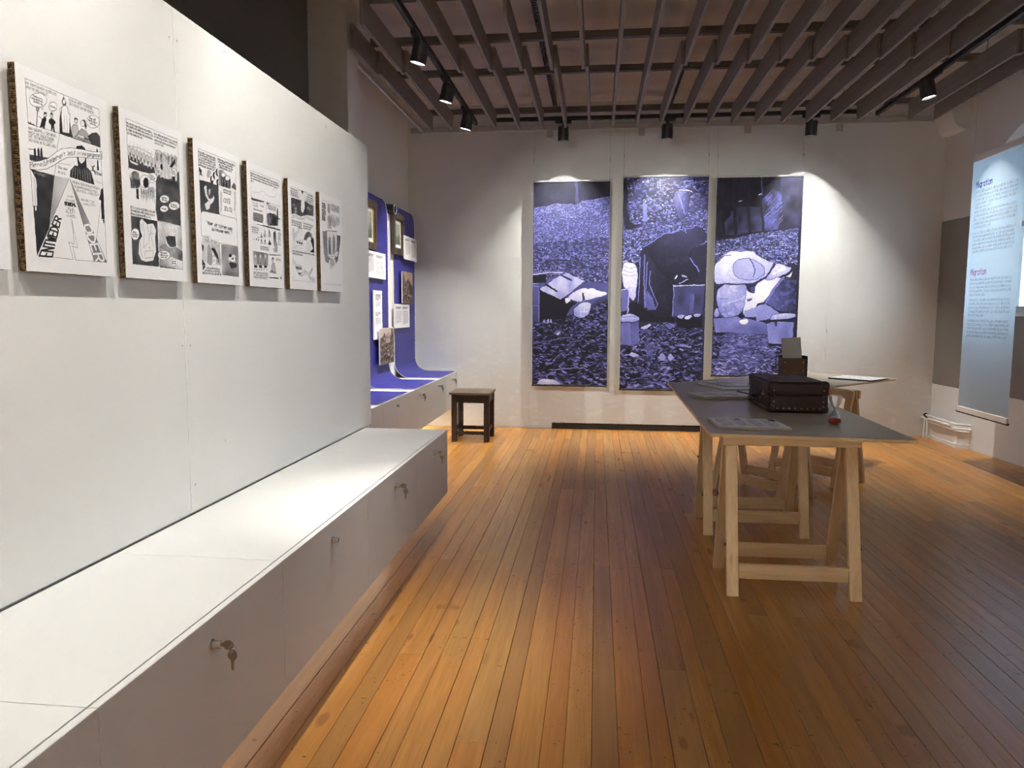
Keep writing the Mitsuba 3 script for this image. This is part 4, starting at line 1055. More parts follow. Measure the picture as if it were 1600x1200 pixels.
    p.line([(.837,.418),(.895,.487)],0.15,0.001)
    p.fill([(.146,.489),(.492,.484),(.841,.484),(.894,.495),(.903,.676),(.868,.698),(.480,.696),(.116,.670),(.095,.651),(.100,.509)],0.95,1,0.15,0.001)
    p.tq([(.198,.575),(.783,.584),(.784,.560),(.200,.553)],'"Aber wir hatten kein',0.05,0.0022)
    p.tq([(.321,.613),(.774,.614),(.775,.592),(.322,.593)],'zu Hause mehr."',0.05,0.0022)
    p.wash([(.099,.671),(.480,.696),(.498,.862),(.099,.846)],0.45,1.0,6,6,186,1)
    p.fill([(.100,.723),(.143,.739),(.122,.777),(.101,.769)],0.15,1)
    p.fill([(.093,.832),(.159,.866),(.157,.889),(.097,.912)],0.1,1)
    p.line([(.099,.882),(.156,.871)],0.9,0.002)
    p.fill([(.221,.735),(.248,.719),(.273,.750),(.304,.790),(.293,.866),(.259,.869),(.201,.855),(.211,.790)],0.62,1,0.2,0.001)
    p.line([(.221,.790),(.219,.859)],0.4,0.0007)
    p.line([(.234,.789),(.232,.859)],0.4,0.0007)
    p.line([(.247,.789),(.245,.858)],0.4,0.0007)
    p.line([(.260,.788),(.259,.858)],0.4,0.0007)
    p.line([(.273,.787),(.272,.857)],0.4,0.0007)
    p.line([(.287,.787),(.285,.857)],0.4,0.0007)
    p.fill([(.286,.749),(.327,.739),(.374,.745),(.433,.789),(.448,.812),(.390,.812),(.339,.770)],0.06,1)
    p.fill([(.299,.758),(.332,.775),(.343,.803),(.317,.795)],0.95,1)
    p.fill([(.317,.799),(.391,.800),(.387,.867),(.313,.865)],0.95,1,0.2,0.0008)
    p.fill([(.338,.826),(.356,.826),(.355,.835),(.337,.836)],0.1,1)
    p.fill([(.418,.813),(.459,.812),(.458,.840),(.423,.844)],0.45,1)
    p.fill([(.293,.679),(.289,.688),(.276,.696),(.258,.703),(.235,.708),(.210,.711),(.185,.711),(.163,.709),(.145,.704),(.134,.698),(.131,.690),(.135,.681),(.147,.673),(.165,.666),(.188,.661),(.213,.658),(.238,.657),(.260,.660),(.278,.665),(.290,.671)],0.97,1,0.2,0.0008)
    p.scribble(0.169,0.256,0.675,0.008,0.15,60)
    p.scribble(0.153,0.270,0.689,0.008,0.15,61)
    p.scribble(0.167,0.254,0.702,0.008,0.15,62)
    p.fill([(.454,.698),(.450,.705),(.441,.711),(.426,.717),(.408,.721),(.389,.723),(.370,.723),(.352,.721),(.339,.717),(.330,.712),(.328,.705),(.331,.698),(.340,.692),(.354,.686),(.372,.682),(.391,.680),(.411,.680),(.428,.682),(.442,.686),(.451,.691)],0.97,1,0.3,0.0008)
    p.scribble(0.351,0.430,0.699,0.008,0.15,63)
    p.scribble(0.350,0.429,0.713,0.008,0.15,64)
    p.scribble(0.186,0.482,0.896,0.012,0.15,65)
    p.scribble(0.146,0.481,0.915,0.012,0.15,66)
    p.scribble(0.093,0.494,0.935,0.014,0.1,67)
    p.wash([(.515,.704),(.622,.700),(.906,.699),(.909,.935),(.508,.934)],0.15,0.8,3,4,187,1)
    p.fill([(.858,.794),(.853,.803),(.839,.812),(.817,.820),(.791,.825),(.762,.828),(.733,.827),(.708,.824),(.688,.819),(.675,.811),(.671,.802),(.676,.793),(.690,.784),(.711,.776),(.736,.771),(.765,.768),(.794,.768),(.820,.771),(.841,.777),(.854,.785)],0.93,1)
    p.fill([(.748,.776),(.746,.781),(.741,.785),(.733,.788),(.723,.791),(.712,.792),(.701,.792),(.691,.790),(.683,.788),(.679,.784),(.677,.780),(.679,.775),(.684,.771),(.692,.768),(.702,.765),(.713,.764),(.724,.764),(.734,.766),(.742,.769),(.747,.772)],0.05,1)
    p.fill([(.726,.804),(.794,.787),(.786,.807)],0.1,1)
    p.fill([(.817,.781),(.858,.794),(.838,.814)],0.08,1)
    p.fill([(.696,.811),(.732,.824),(.717,.834)],0.08,1)
    p.wash([(.672,.836),(.762,.823),(.868,.838),(.851,.864),(.729,.876)],0.02,0.25,12,12,188,1)
    p.line([(.699,.894),(.788,.901),(.897,.877)],0.75,0.001)
    p.line([(.556,.851),(.567,.908)],0.75,0.001)
    p.line([(.511,.699),(.508,.934)],0.9,0.003)
def _comic4(p):
    p.line([(.096,.281),(.093,.063),(.941,.060),(.926,.278)],0.25,0.0008)
    p.line([(.096,.281),(.926,.278)],0.25,0.0008)
    p.scribble(0.099,0.913,0.087,0.011,0.12,68)
    p.scribble(0.098,0.926,0.107,0.011,0.12,69)
    p.scribble(0.097,0.893,0.128,0.011,0.12,70)
    p.scribble(0.096,0.193,0.149,0.011,0.12,71)
    p.line([(.143,.224),(.188,.231),(.342,.212),(.422,.194),(.517,.212),(.647,.222),(.766,.211),(.840,.178),(.822,.146),(.737,.143),(.688,.170)],0.7,0.0014)
    p.line([(.326,.223),(.391,.183)],0.75,0.0008)
    p.line([(.150,.241),(.174,.207)],0.75,0.0008)
    p.fill([(.096,.281),(.429,.277),(.429,.291),(.094,.301)],0.25,1)
    p.fill([(.429,.277),(.513,.279),(.518,.321),(.455,.299)],0.95,1,0.3,0.0008)
    p.fill([(.513,.279),(.644,.278),(.528,.297)],0.3,1)
    p.tq([(.108,.321),(.274,.321),(.274,.310),(.109,.310)],'ihre Juni',0.1)
    p.scribble(0.136,0.288,0.342,0.010,0.35,72)
    p.scribble(0.335,0.445,0.329,0.014,0.5,73)
    p.scribble(0.142,0.395,0.372,0.011,0.2,74)
    p.scribble(0.140,0.417,0.399,0.006,0.25,75,0.0011)
    p.scribble(0.140,0.417,0.407,0.006,0.25,76,0.0011)
    p.scribble(0.139,0.416,0.415,0.006,0.25,77,0.0011)
    p.scribble(0.139,0.416,0.423,0.006,0.25,78,0.0011)
    p.scribble(0.138,0.415,0.431,0.006,0.25,79,0.0011)
    p.scribble(0.138,0.415,0.439,0.006,0.25,80,0.0011)
    p.scribble(0.137,0.414,0.447,0.006,0.25,81,0.0011)
    p.scribble(0.137,0.414,0.455,0.006,0.25,82,0.0011)
    p.scribble(0.137,0.413,0.462,0.006,0.25,83,0.0011)
    p.scribble(0.103,0.120,0.448,0.005,0.3,84)
    p.line([(.510,.313),(.509,.460)],0.2,0.0015)
    p.scribble(0.560,0.811,0.300,0.008,0.3,85)
    p.scribble(0.559,0.811,0.311,0.008,0.3,86)
    p.scribble(0.558,0.810,0.322,0.008,0.3,87)
    p.scribble(0.557,0.809,0.332,0.008,0.3,88)
    p.wash([(.522,.378),(.605,.361),(.671,.360),(.773,.356),(.866,.382),(.853,.442),(.861,.453),(.565,.473),(.525,.463)],0.02,0.65,12,14,209,1)
    p.fill([(.832,.302),(.860,.297),(.868,.382),(.826,.383)],0.08,1)
    p.fill([(.771,.386),(.923,.385),(.923,.393),(.787,.396)],0.1,1)
    p.fill([(.151,.485),(.548,.477),(.920,.478),(.919,.491),(.547,.492)],0.3,1)
    p.scribble(0.089,0.265,0.523,0.009,0.2,89)
    p.scribble(0.088,0.264,0.540,0.009,0.2,90)
    p.scribble(0.087,0.263,0.557,0.009,0.2,91)
    p.line([(.075,.515),(.278,.509),(.275,.560),(.072,.570)],0.4,0.0008)
    p.fill([(.125,.617),(.128,.610),(.136,.606),(.144,.609),(.146,.616)],0.05,1)
    p.fill([(.187,.617),(.192,.607),(.204,.602),(.215,.606),(.219,.615)],0.05,1)
    p.fill([(.242,.619),(.247,.608),(.261,.602),(.275,.606),(.279,.617)],0.05,1)
    p.fill([(.324,.620),(.329,.608),(.345,.601),(.359,.606),(.364,.618)],0.05,1)
    p.fill([(.423,.620),(.429,.606),(.447,.598),(.464,.604),(.469,.617)],0.05,1)
    p.fill([(.554,.618),(.561,.602),(.581,.594),(.601,.600),(.606,.615)],0.05,1)
    p.wash([(.236,.598),(.247,.590),(.258,.583),(.266,.589),(.279,.595),(.257,.599)],0.3,0.9,22,40,210,1)
    p.wash([(.308,.589),(.328,.568),(.348,.546),(.362,.565),(.383,.584),(.345,.594)],0.3,0.9,22,40,211,1)
    p.wash([(.406,.575),(.429,.541),(.453,.508),(.468,.539),(.492,.569),(.448,.584)],0.3,0.9,22,40,212,1)
    p.wash([(.530,.565),(.556,.527),(.583,.489),(.601,.524),(.628,.558),(.578,.575)],0.3,0.9,22,40,213,1)
    p.fill([(.311,.641),(.328,.619),(.359,.617),(.382,.636)],0.75,1,0.2,0.0008)
    p.fill([(.413,.637),(.430,.615),(.462,.613),(.485,.633)],0.75,1,0.2,0.0008)
    p.fill([(.530,.635),(.556,.614),(.605,.611),(.640,.628),(.587,.638)],0.07,1)
    p.line([(.296,.658),(.569,.656),(.567,.689),(.294,.690),(.296,.658)],0.4,0.0008)
    p.scribble(0.314,0.552,0.669,0.008,0.15,92)
    p.scribble(0.313,0.551,0.684,0.008,0.15,93)
    p.wash([(.702,.523),(.746,.506),(.779,.508),(.783,.581),(.823,.622),(.819,.676),(.768,.674),(.703,.629)],0.1,0.8,14,20,214,1)
    p.line([(.772,.499),(.775,.615)],0.3,0.0015)
    p.wash([(.659,.665),(.752,.655),(.836,.675),(.733,.695)],0.35,0.9,18,18,215,1)
    p.scribble(0.847,0.943,0.522,0.009,0.25,94)
    p.scribble(0.846,0.932,0.539,0.009,0.25,95)
    p.scribble(0.845,0.920,0.556,0.009,0.25,96)
    p.scribble(0.844,0.940,0.571,0.009,0.25,97)
    p.scribble(0.843,0.928,0.588,0.009,0.25,98)
    p.scribble(0.841,0.916,0.604,0.009,0.25,99)
    p.scribble(0.840,0.936,0.620,0.009,0.25,100)
    p.wash([(.100,.710),(.533,.712),(.513,.819),(.097,.818)],0.04,0.75,4,5,216,1)
    p.fill([(.138,.744),(.166,.731),(.189,.746),(.199,.827),(.122,.826)],0.8,1,0.3,0.0008)
    p.wash([(.143,.766),(.185,.764),(.193,.823),(.131,.821)],0.3,0.8,14,16,217,1)
    p.fill([(.116,.826),(.202,.827),(.204,.849),(.123,.849)],0.04,1)
    p.fill([(.139,.860),(.138,.862),(.136,.863),(.132,.864),(.127,.865),(.122,.866),(.117,.865),(.113,.865),(.109,.864),(.107,.863),(.106,.862),(.107,.860),(.109,.859),(.113,.858),(.118,.857),(.123,.857),(.128,.857),(.132,.857),(.136,.858),(.138,.859)],0.12,1)
    p.fill([(.208,.862),(.207,.864),(.204,.865),(.201,.866),(.196,.867),(.191,.868),(.186,.868),(.181,.867),(.177,.866),(.175,.865),(.174,.864),(.175,.862),(.178,.861),(.182,.860),(.186,.859),(.191,.858),(.196,.858),(.201,.859),(.205,.860),(.207,.861)],0.12,1)
    p.fill([(.275,.737),(.303,.724),(.327,.739),(.337,.822),(.257,.820)],0.8,1,0.3,0.0008)
    p.wash([(.279,.760),(.323,.758),(.331,.817),(.267,.815)],0.3,0.8,14,16,218,1)
    p.fill([(.251,.821),(.340,.822),(.342,.844),(.259,.844)],0.04,1)
    p.fill([(.275,.855),(.274,.857),(.272,.858),(.268,.859),(.263,.860),(.258,.861),(.253,.861),(.248,.860),(.244,.859),(.242,.858),(.241,.857),(.242,.855),(.245,.854),(.248,.853),(.253,.852),(.258,.851),(.264,.851),(.268,.852),(.272,.853),(.274,.854)],0.12,1)
    p.fill([(.346,.857),(.345,.859),(.342,.860),(.339,.861),(.334,.862),(.328,.863),(.323,.863),(.318,.862),(.315,.861),(.312,.860),(.312,.859),(.313,.857),(.315,.856),(.319,.855),(.324,.854),(.329,.853),(.334,.853),(.339,.854),(.343,.855),(.345,.856)],0.12,1)
    p.fill([(.415,.730),(.444,.717),(.469,.732),(.479,.816),(.397,.815)],0.8,1,0.3,0.0008)
    p.wash([(.420,.753),(.464,.751),(.473,.811),(.407,.810)],0.3,0.8,14,16,219,1)
    p.fill([(.391,.815),(.483,.816),(.484,.838),(.399,.839)],0.04,1)
    p.fill([(.415,.850),(.414,.852),(.412,.853),(.408,.854),(.403,.855),(.398,.855),(.392,.855),(.387,.855),(.384,.854),(.381,.853),(.381,.851),(.381,.850),(.384,.849),(.388,.847),(.393,.847),(.398,.846),(.403,.846),(.408,.847),(.412,.848),(.414,.849)],0.12,1)
    p.fill([(.488,.852),(.487,.854),(.485,.855),(.481,.856),(.476,.857),(.470,.857),(.465,.857),(.460,.857),(.456,.856),(.454,.855),(.453,.853),(.454,.852),(.457,.851),(.461,.849),(.465,.848),(.471,.848),(.476,.848),(.481,.849),(.485,.849),(.488,.851)],0.12,1)
    p.scribble(0.097,0.497,0.893,0.010,0.15,101)
    p.scribble(0.096,0.496,0.910,0.010,0.15,102)
    p.scribble(0.095,0.495,0.928,0.010,0.15,103)
    p.line([(.090,.881),(.506,.878),(.494,.937),(.087,.935)],0.4,0.0008)
    p.fill([(.565,.715),(.921,.705),(.921,.712),(.565,.725)],0.35,1)
    p.fill([(.596,.873),(.616,.810),(.651,.785),(.718,.785),(.740,.829),(.757,.877)],0.68,1,0.25,0.001)
    p.fill([(.694,.759),(.692,.765),(.687,.770),(.680,.774),(.670,.777),(.660,.778),(.650,.778),(.640,.776),(.633,.772),(.629,.768),(.628,.762),(.630,.757),(.635,.752),(.642,.748),(.652,.745),(.662,.744),(.672,.744),(.682,.746),(.689,.749),(.693,.754)],0.8,1,0.2,0.0008)
    p.fill([(.628,.762),(.637,.743),(.679,.736),(.699,.747),(.678,.755),(.653,.753)],0.06,1)
    p.wash([(.555,.872),(.605,.849),(.738,.858),(.757,.879)],0.2,0.8,16,18,220,1)
    p.fill([(.536,.912),(.829,.908),(.828,.921),(.552,.921)],0.3,1)
    p.fill([(.862,.917),(.916,.896),(.927,.920)],0.2,1)
    p.scribble(0.764,0.919,0.758,0.015,0.5,104)
    p.line([(.550,.704),(.533,.913)],0.3,0.0008)
    p.line([(.921,.705),(.955,.851),(.889,.907)],0.55,0.0008)
def _comic5(p):
    p.line([(.095,.310),(.084,.060),(.918,.058),(.922,.168)],0.3,0.0008)
    p.scribble(0.091,0.350,0.082,0.011,0.15,105)
    p.scribble(0.090,0.349,0.102,0.011,0.15,106)
    p.scribble(0.089,0.348,0.121,0.011,0.15,107)
    p.scribble(0.088,0.392,0.139,0.011,0.15,108)
    p.scribble(0.701,0.917,0.080,0.011,0.2,109)
    p.scribble(0.672,0.916,0.102,0.011,0.2,110)
    p.scribble(0.642,0.915,0.124,0.011,0.2,111)
    p.scribble(0.613,0.913,0.145,0.011,0.2,112)
    p.scribble(0.584,0.912,0.167,0.011,0.2,113)
    p.wash([(.101,.160),(.441,.153),(.578,.147),(.758,.156),(.922,.168),(.908,.266),(.629,.277),(.441,.307),(.095,.314)],0.06,0.34,5,9,241,1)
    p.wash([(.162,.255),(.247,.233),(.321,.244),(.264,.261)],0.3,0.7,16,16,242,1)
    p.wash([(.161,.284),(.245,.263),(.319,.274),(.262,.291)],0.3,0.7,16,16,243,1)
    p.wash([(.623,.210),(.715,.186),(.796,.197),(.734,.215)],0.3,0.7,16,16,244,1)
    p.wash([(.703,.218),(.796,.194),(.878,.206),(.815,.224)],0.3,0.7,16,16,245,1)
    p.wash([(.100,.231),(.184,.209),(.257,.219),(.200,.237)],0.3,0.7,16,16,246,1)
    p.fill([(.456,.059),(.540,.060),(.506,.096)],0.03,1)
    p.fill([(.370,.065),(.456,.063),(.503,.094),(.543,.064),(.642,.066),(.575,.127),(.577,.219),(.507,.271),(.435,.251),(.452,.154)],0.95,1,0.3,0.0008)
    p.line([(.487,.186),(.526,.187)],0.5,0.0008)
    p.line([(.486,.206),(.525,.207)],0.5,0.0008)
    p.line([(.484,.232),(.523,.233)],0.5,0.0008)
    p.line([(.483,.252),(.522,.253)],0.5,0.0008)
    p.fill([(.095,.315),(.206,.295),(.355,.306),(.441,.307),(.549,.290),(.629,.277),(.908,.268),(.905,.316),(.093,.354)],0.95,1)
    p.line([(.103,.331),(.205,.308),(.336,.315),(.508,.321),(.609,.282),(.749,.289),(.905,.305)],0.3,0.001)
    p.line([(.102,.342),(.204,.319),(.335,.326),(.508,.325),(.608,.294),(.749,.300),(.905,.309)],0.3,0.001)
    p.line([(.102,.353),(.204,.330),(.334,.337),(.508,.330),(.608,.305),(.748,.312),(.905,.313)],0.3,0.001)
    p.scribble(0.100,0.470,0.373,0.011,0.15,114)
    p.scribble(0.515,0.893,0.368,0.011,0.15,115)
    p.scribble(0.099,0.469,0.392,0.011,0.15,116)
    p.scribble(0.513,0.850,0.390,0.011,0.15,117)
    p.scribble(0.098,0.468,0.412,0.011,0.15,118)
    p.scribble(0.512,0.807,0.412,0.011,0.15,119)
    p.scribble(0.310,0.463,0.427,0.010,0.15,120)
    p.wash([(.114,.445),(.170,.431),(.204,.478),(.328,.435),(.346,.459),(.191,.538),(.171,.564),(.126,.542)],0.35,0.8,14,10,247,1)
    p.wash([(.097,.436),(.501,.433),(.499,.621),(.112,.629)],0.75,0.98,3,4,248,0.6)
    p.wash([(.558,.470),(.639,.439),(.741,.427),(.832,.452),(.809,.485),(.697,.482),(.614,.517),(.634,.527),(.515,.518)],0.2,0.6,12,10,249,1)
    p.fill([(.831,.468),(.912,.499),(.915,.628),(.729,.626),(.865,.589),(.776,.513)],0.05,1)
    p.fill([(.612,.548),(.694,.533),(.772,.586),(.729,.619),(.628,.619)],0.92,1,0.3,0.0008)
    p.fill([(.242,.550),(.476,.528),(.477,.574),(.243,.595)],0.97,1,0.15,0.001)
    p.scribble(0.263,0.464,0.567,0.017,0.08,121,0.0028)
    p.scribble(0.101,0.914,0.653,0.013,0.12,122)
    p.scribble(0.105,0.471,0.676,0.013,0.12,123)
    p.line([(.099,.691),(.108,.921),(.803,.918)],0.35,0.0008)
    p.line([(.536,.665),(.520,.921)],0.6,0.0008)
    p.line([(.105,.735),(.167,.771),(.239,.813),(.340,.855),(.417,.858),(.516,.824),(.614,.841),(.753,.889),(.897,.911)],0.3,0.0125)
    p.line([(.105,.735),(.167,.771),(.239,.813),(.340,.855),(.417,.858),(.516,.824),(.614,.841),(.753,.889),(.897,.911)],0.93,0.0095)
    p.line([(.097,.725),(.214,.760)],0.3,0.0008)
    p.line([(.247,.833),(.339,.870),(.416,.875),(.534,.849)],0.35,0.001)
    p.fill([(.195,.769),(.431,.776),(.429,.816),(.211,.809)],0.95,1,0.12,0.0012)
    p.scribble(0.215,0.420,0.806,0.020,0.08,124,0.003)
    p.scribble(0.293,0.397,0.857,0.013,0.1,125,0.0022)
    p.fill([(.654,.845),(.812,.780),(.846,.792),(.704,.859)],0.92,1,0.15,0.001)
    p.line([(.695,.849),(.821,.793)],0.12,0.003)
    p.line([(.654,.845),(.595,.826),(.477,.825)],0.3,0.001)
    p.line([(.672,.881),(.734,.871)],0.2,0.0012)
    p.line([(.733,.887),(.795,.877)],0.2,0.0012)
    p.line([(.794,.893),(.857,.884)],0.2,0.0012)
    p.fill([(.920,.890),(.915,.895),(.903,.901),(.884,.905),(.861,.908),(.835,.910),(.809,.910),(.786,.908),(.768,.904),(.757,.900),(.753,.894),(.757,.889),(.769,.883),(.788,.879),(.811,.876),(.837,.874),(.863,.874),(.886,.876),(.904,.880),(.916,.884)],0.93,1,0.2,0.0008)
    p.scribble(0.794,0.888,0.896,0.009,0.2,126)
def _comic6(p):
    p.line([(.096,.077),(.988,.018)],0.7,0.0008)
    p.scribble(0.105,0.247,0.107,0.011,0.12,127,0.0022)
    p.scribble(0.103,0.255,0.127,0.011,0.12,128,0.0022)
    p.scribble(0.102,0.263,0.147,0.011,0.12,129,0.0022)
    p.scribble(0.100,0.243,0.169,0.011,0.12,130,0.0022)
    p.scribble(0.099,0.250,0.189,0.011,0.12,131,0.0022)
    p.scribble(0.097,0.258,0.209,0.011,0.12,132,0.0022)
    p.scribble(0.096,0.238,0.231,0.011,0.12,133,0.0022)
    p.scribble(0.094,0.246,0.251,0.011,0.12,134,0.0022)
    p.scribble(0.093,0.254,0.271,0.011,0.12,135,0.0022)
    p.scribble(0.516,0.900,0.080,0.010,0.25,136)
    p.scribble(0.515,0.899,0.095,0.010,0.25,137)
    p.scribble(0.514,0.897,0.110,0.010,0.25,138)
    p.scribble(0.513,0.896,0.124,0.010,0.25,139)
    p.scribble(0.512,0.895,0.139,0.010,0.25,140)
    p.wash([(.350,.081),(.493,.079),(.449,.180),(.399,.201),(.332,.162)],0.4,1,10,14,270,1)
    p.wash([(.327,.218),(.521,.180),(.920,.194),(.862,.269),(.508,.340),(.330,.342)],0.55,1.0,9,12,271,1)
    p.line([(.338,.229),(.423,.205),(.517,.226),(.465,.275),(.347,.273)],0.5,0.001)
    p.line([(.569,.187),(.768,.183),(.814,.232)],0.5,0.001)
    p.line([(.615,.224),(.711,.263),(.584,.307)],0.5,0.001)
    p.line([(.345,.296),(.462,.315),(.388,.349)],0.5,0.001)
    p.line([(.548,.143),(.619,.172)],0.5,0.001)
    p.line([(.824,.120),(.907,.189)],0.5,0.001)
    p.wash([(.096,.386),(.292,.372),(.307,.638),(.435,.648),(.360,.707),(.199,.697),(.136,.618)],0.28,0.8,3,4,272,1)
    p.wash([(.750,.384),(.916,.382),(.910,.441),(.821,.585),(.777,.656),(.674,.695),(.579,.653),(.706,.608)],0.2,0.75,3,4,273,1)
    p.fill([(.288,.370),(.743,.348),(.705,.616),(.300,.637)],0.9,1,0.15,0.0014)
    p.line([(.257,.372),(.754,.345)],0.2,0.002)
    p.wash([(.352,.441),(.407,.409),(.462,.434),(.469,.467),(.472,.602),(.325,.609)],0.2,0.8,10,8,274,1)
    p.wash([(.544,.429),(.602,.380),(.657,.422),(.664,.456),(.668,.593),(.516,.600)],0.2,0.8,10,8,275,1)
    p.line([(.302,.613),(.682,.602)],0.3,0.001)
    p.fill([(.709,.568),(.798,.552),(.742,.618),(.680,.626)],0.92,1,0.2,0.0008)
    p.fill([(.665,.681),(.656,.697),(.631,.711),(.595,.724),(.549,.733),(.500,.737),(.451,.736),(.408,.731),(.374,.722),(.353,.709),(.347,.694),(.356,.679),(.379,.664),(.414,.652),(.459,.643),(.508,.638),(.557,.638),(.601,.643),(.636,.653),(.658,.666)],0.97,1,0.15,0.0008)
    p.scribble(0.421,0.592,0.664,0.012,0.15,141)
    p.scribble(0.400,0.610,0.684,0.012,0.15,142)
    p.scribble(0.399,0.608,0.704,0.012,0.15,143)
    p.scribble(0.416,0.587,0.723,0.012,0.15,144)
    p.line([(.102,.929),(.930,.922)],0.45,0.001)
    p.line([(.381,.742),(.522,.754)],0.3,0.0014)
def _banner1(p):
    p.fill([(-0.011,-0.005),(1.052,-0.005),(1.037,.136),(-0.019,.137)],0.1,1)
    p.wash([(.001,-0.001),(1.034,-0.001),(1.030,.088),(.607,.106),(.270,.115),(.005,.124)],0.0,0.1,6,9,241,1)
    p.sack([(.172,.035),(.557,.030),(.571,.106),(.246,.115)],0.02,0.12,212,(0.5, 0.8),1.0,2,0.7)
    p.fill([(.547,.001),(.574,.001),(.594,.092),(.573,.110),(.549,.092)],0.2,0.7)
    p.fill([(.628,.013),(1.022,.004),(1.024,.070),(.654,.079)],0.05,0.6)
    p.fill([(.005,.126),(.282,.108),(.559,.112),(.631,.097),(1.030,.076),(1.014,.551),(1.000,.996),(-0.004,1.005)],0.22,1)
    p.leaves([(.005,.126),(.282,.108),(.559,.112),(.631,.097),(1.030,.076),(1.023,.295),(.001,.440)],2600,0.01,0.02,0.28,0.8,1,0.5)
    p.leaves([(-0.003,.298),(1.023,.269),(1.016,.489),(.002,.494)],1100,0.014,0.026,0.2,0.74,2,0.5)
    p.fill([(.007,.684),(.536,.648),(1.015,.565),(.998,.998),(-0.002,1.005)],0.1,1)
    p.leaves([(.007,.684),(.536,.657),(1.015,.565),(1.008,.785),(.007,.821)],700,0.028,0.055,0.12,0.55,3,0.4)
    p.leaves([(.003,.764),(1.006,.720),(.998,.996),(-0.002,1.003)],900,0.04,0.085,0.1,0.52,4,0.35)
    p.line([(.224,.925),(.517,.915),(.695,.913)],0.6,0.006)
    p.line([(.010,.793),(.284,.772),(.539,.756)],0.4,0.006)
    p.line([(.268,.885),(.350,.851),(.439,.832)],0.45,0.006)
    p.fill([(.296,.734),(.335,.743),(.392,.726),(.373,.743),(.341,.752)],0.7,1)
    p.sack([(.047,.997),(.085,.976),(.162,.968),(.289,.969),(.405,.992),(.392,1.001),(.060,1.004)],0.4,0.85,213,(0.35, 0.2),0.5,2,1)
    p.fill([(-0.002,.452),(.170,.451),(.171,.489),(-0.001,.489)],0.05,1)
    p.line([(.001,.447),(.339,.441),(.423,.440)],0.75,0.012)
    p.line([(.001,.438),(.375,.434)],0.4,0.006)
    p.wash([(-0.002,.491),(.086,.509),(.088,.684),(.003,.686)],0.1,0.26,3,4,244,1)
    p.line([(-0.002,.505),(.079,.509)],0.55,0.008)
    p.line([(.086,.511),(.084,.684)],0.5,0.007)
    p.line([(.005,.602),(.086,.601)],0.4,0.005)
    p.fill([(-0.003,.465),(.181,.464),(.072,.490),(-0.002,.488)],0.04,1)
    p.line([(-0.002,.491),(.079,.495)],0.45,0.012)
    p.fill([(.086,.519),(.369,.571),(.559,.549),(.611,.582),(.510,.615),(.435,.667),(.103,.683)],0.03,1)
    p.wash([(.105,.521),(.423,.441),(.688,.484),(.678,.480),(.375,.571)],0.5,0.8,8,14,245,1)
    p.line([(.086,.514),(.417,.441)],0.25,0.022)
    p.line([(.105,.522),(.369,.572),(.678,.482)],0.75,0.006)
    p.line([(.165,.499),(.317,.532)],0.08,0.018)
    p.line([(.375,.454),(.508,.480)],0.08,0.018)
    p.sack([(.445,.571),(.495,.549),(.558,.530),(.685,.511),(.736,.520),(.786,.515),(.888,.529),(.976,.533),(1.002,.549),(.863,.559),(.712,.576),(.611,.586),(.496,.578)],0.55,1.0,216,(0.6, 0.2),0.7,1,1)
    p.fill([(.647,.537),(.675,.539),(.699,.572),(.668,.579)],0.15,1)
    p.fill([(.420,.571),(.470,.566),(.509,.582),(.446,.594)],0.85,1)
    p.fill([(.611,.586),(.509,.573),(.496,.592)],0.1,1)
    p.sack([(.536,.643),(.561,.615),(.611,.596),(.674,.584),(.788,.583),(.776,.618),(.727,.661),(.613,.666)],0.3,0.85,217,(0.6, 0.15),0.9,1,1)
    p.fill([(.776,.600),(.901,.561),(.989,.556),(.977,.580),(.789,.613)],0.12,0.6)
    p.fill([(.145,.688),(.150,.671),(.171,.669),(.176,.687)],0.55,1)
    p.fill([(.197,.688),(.201,.671),(.222,.669),(.227,.686)],0.55,1)
    p.fill([(.235,.687),(.240,.671),(.260,.668),(.266,.686)],0.55,1)
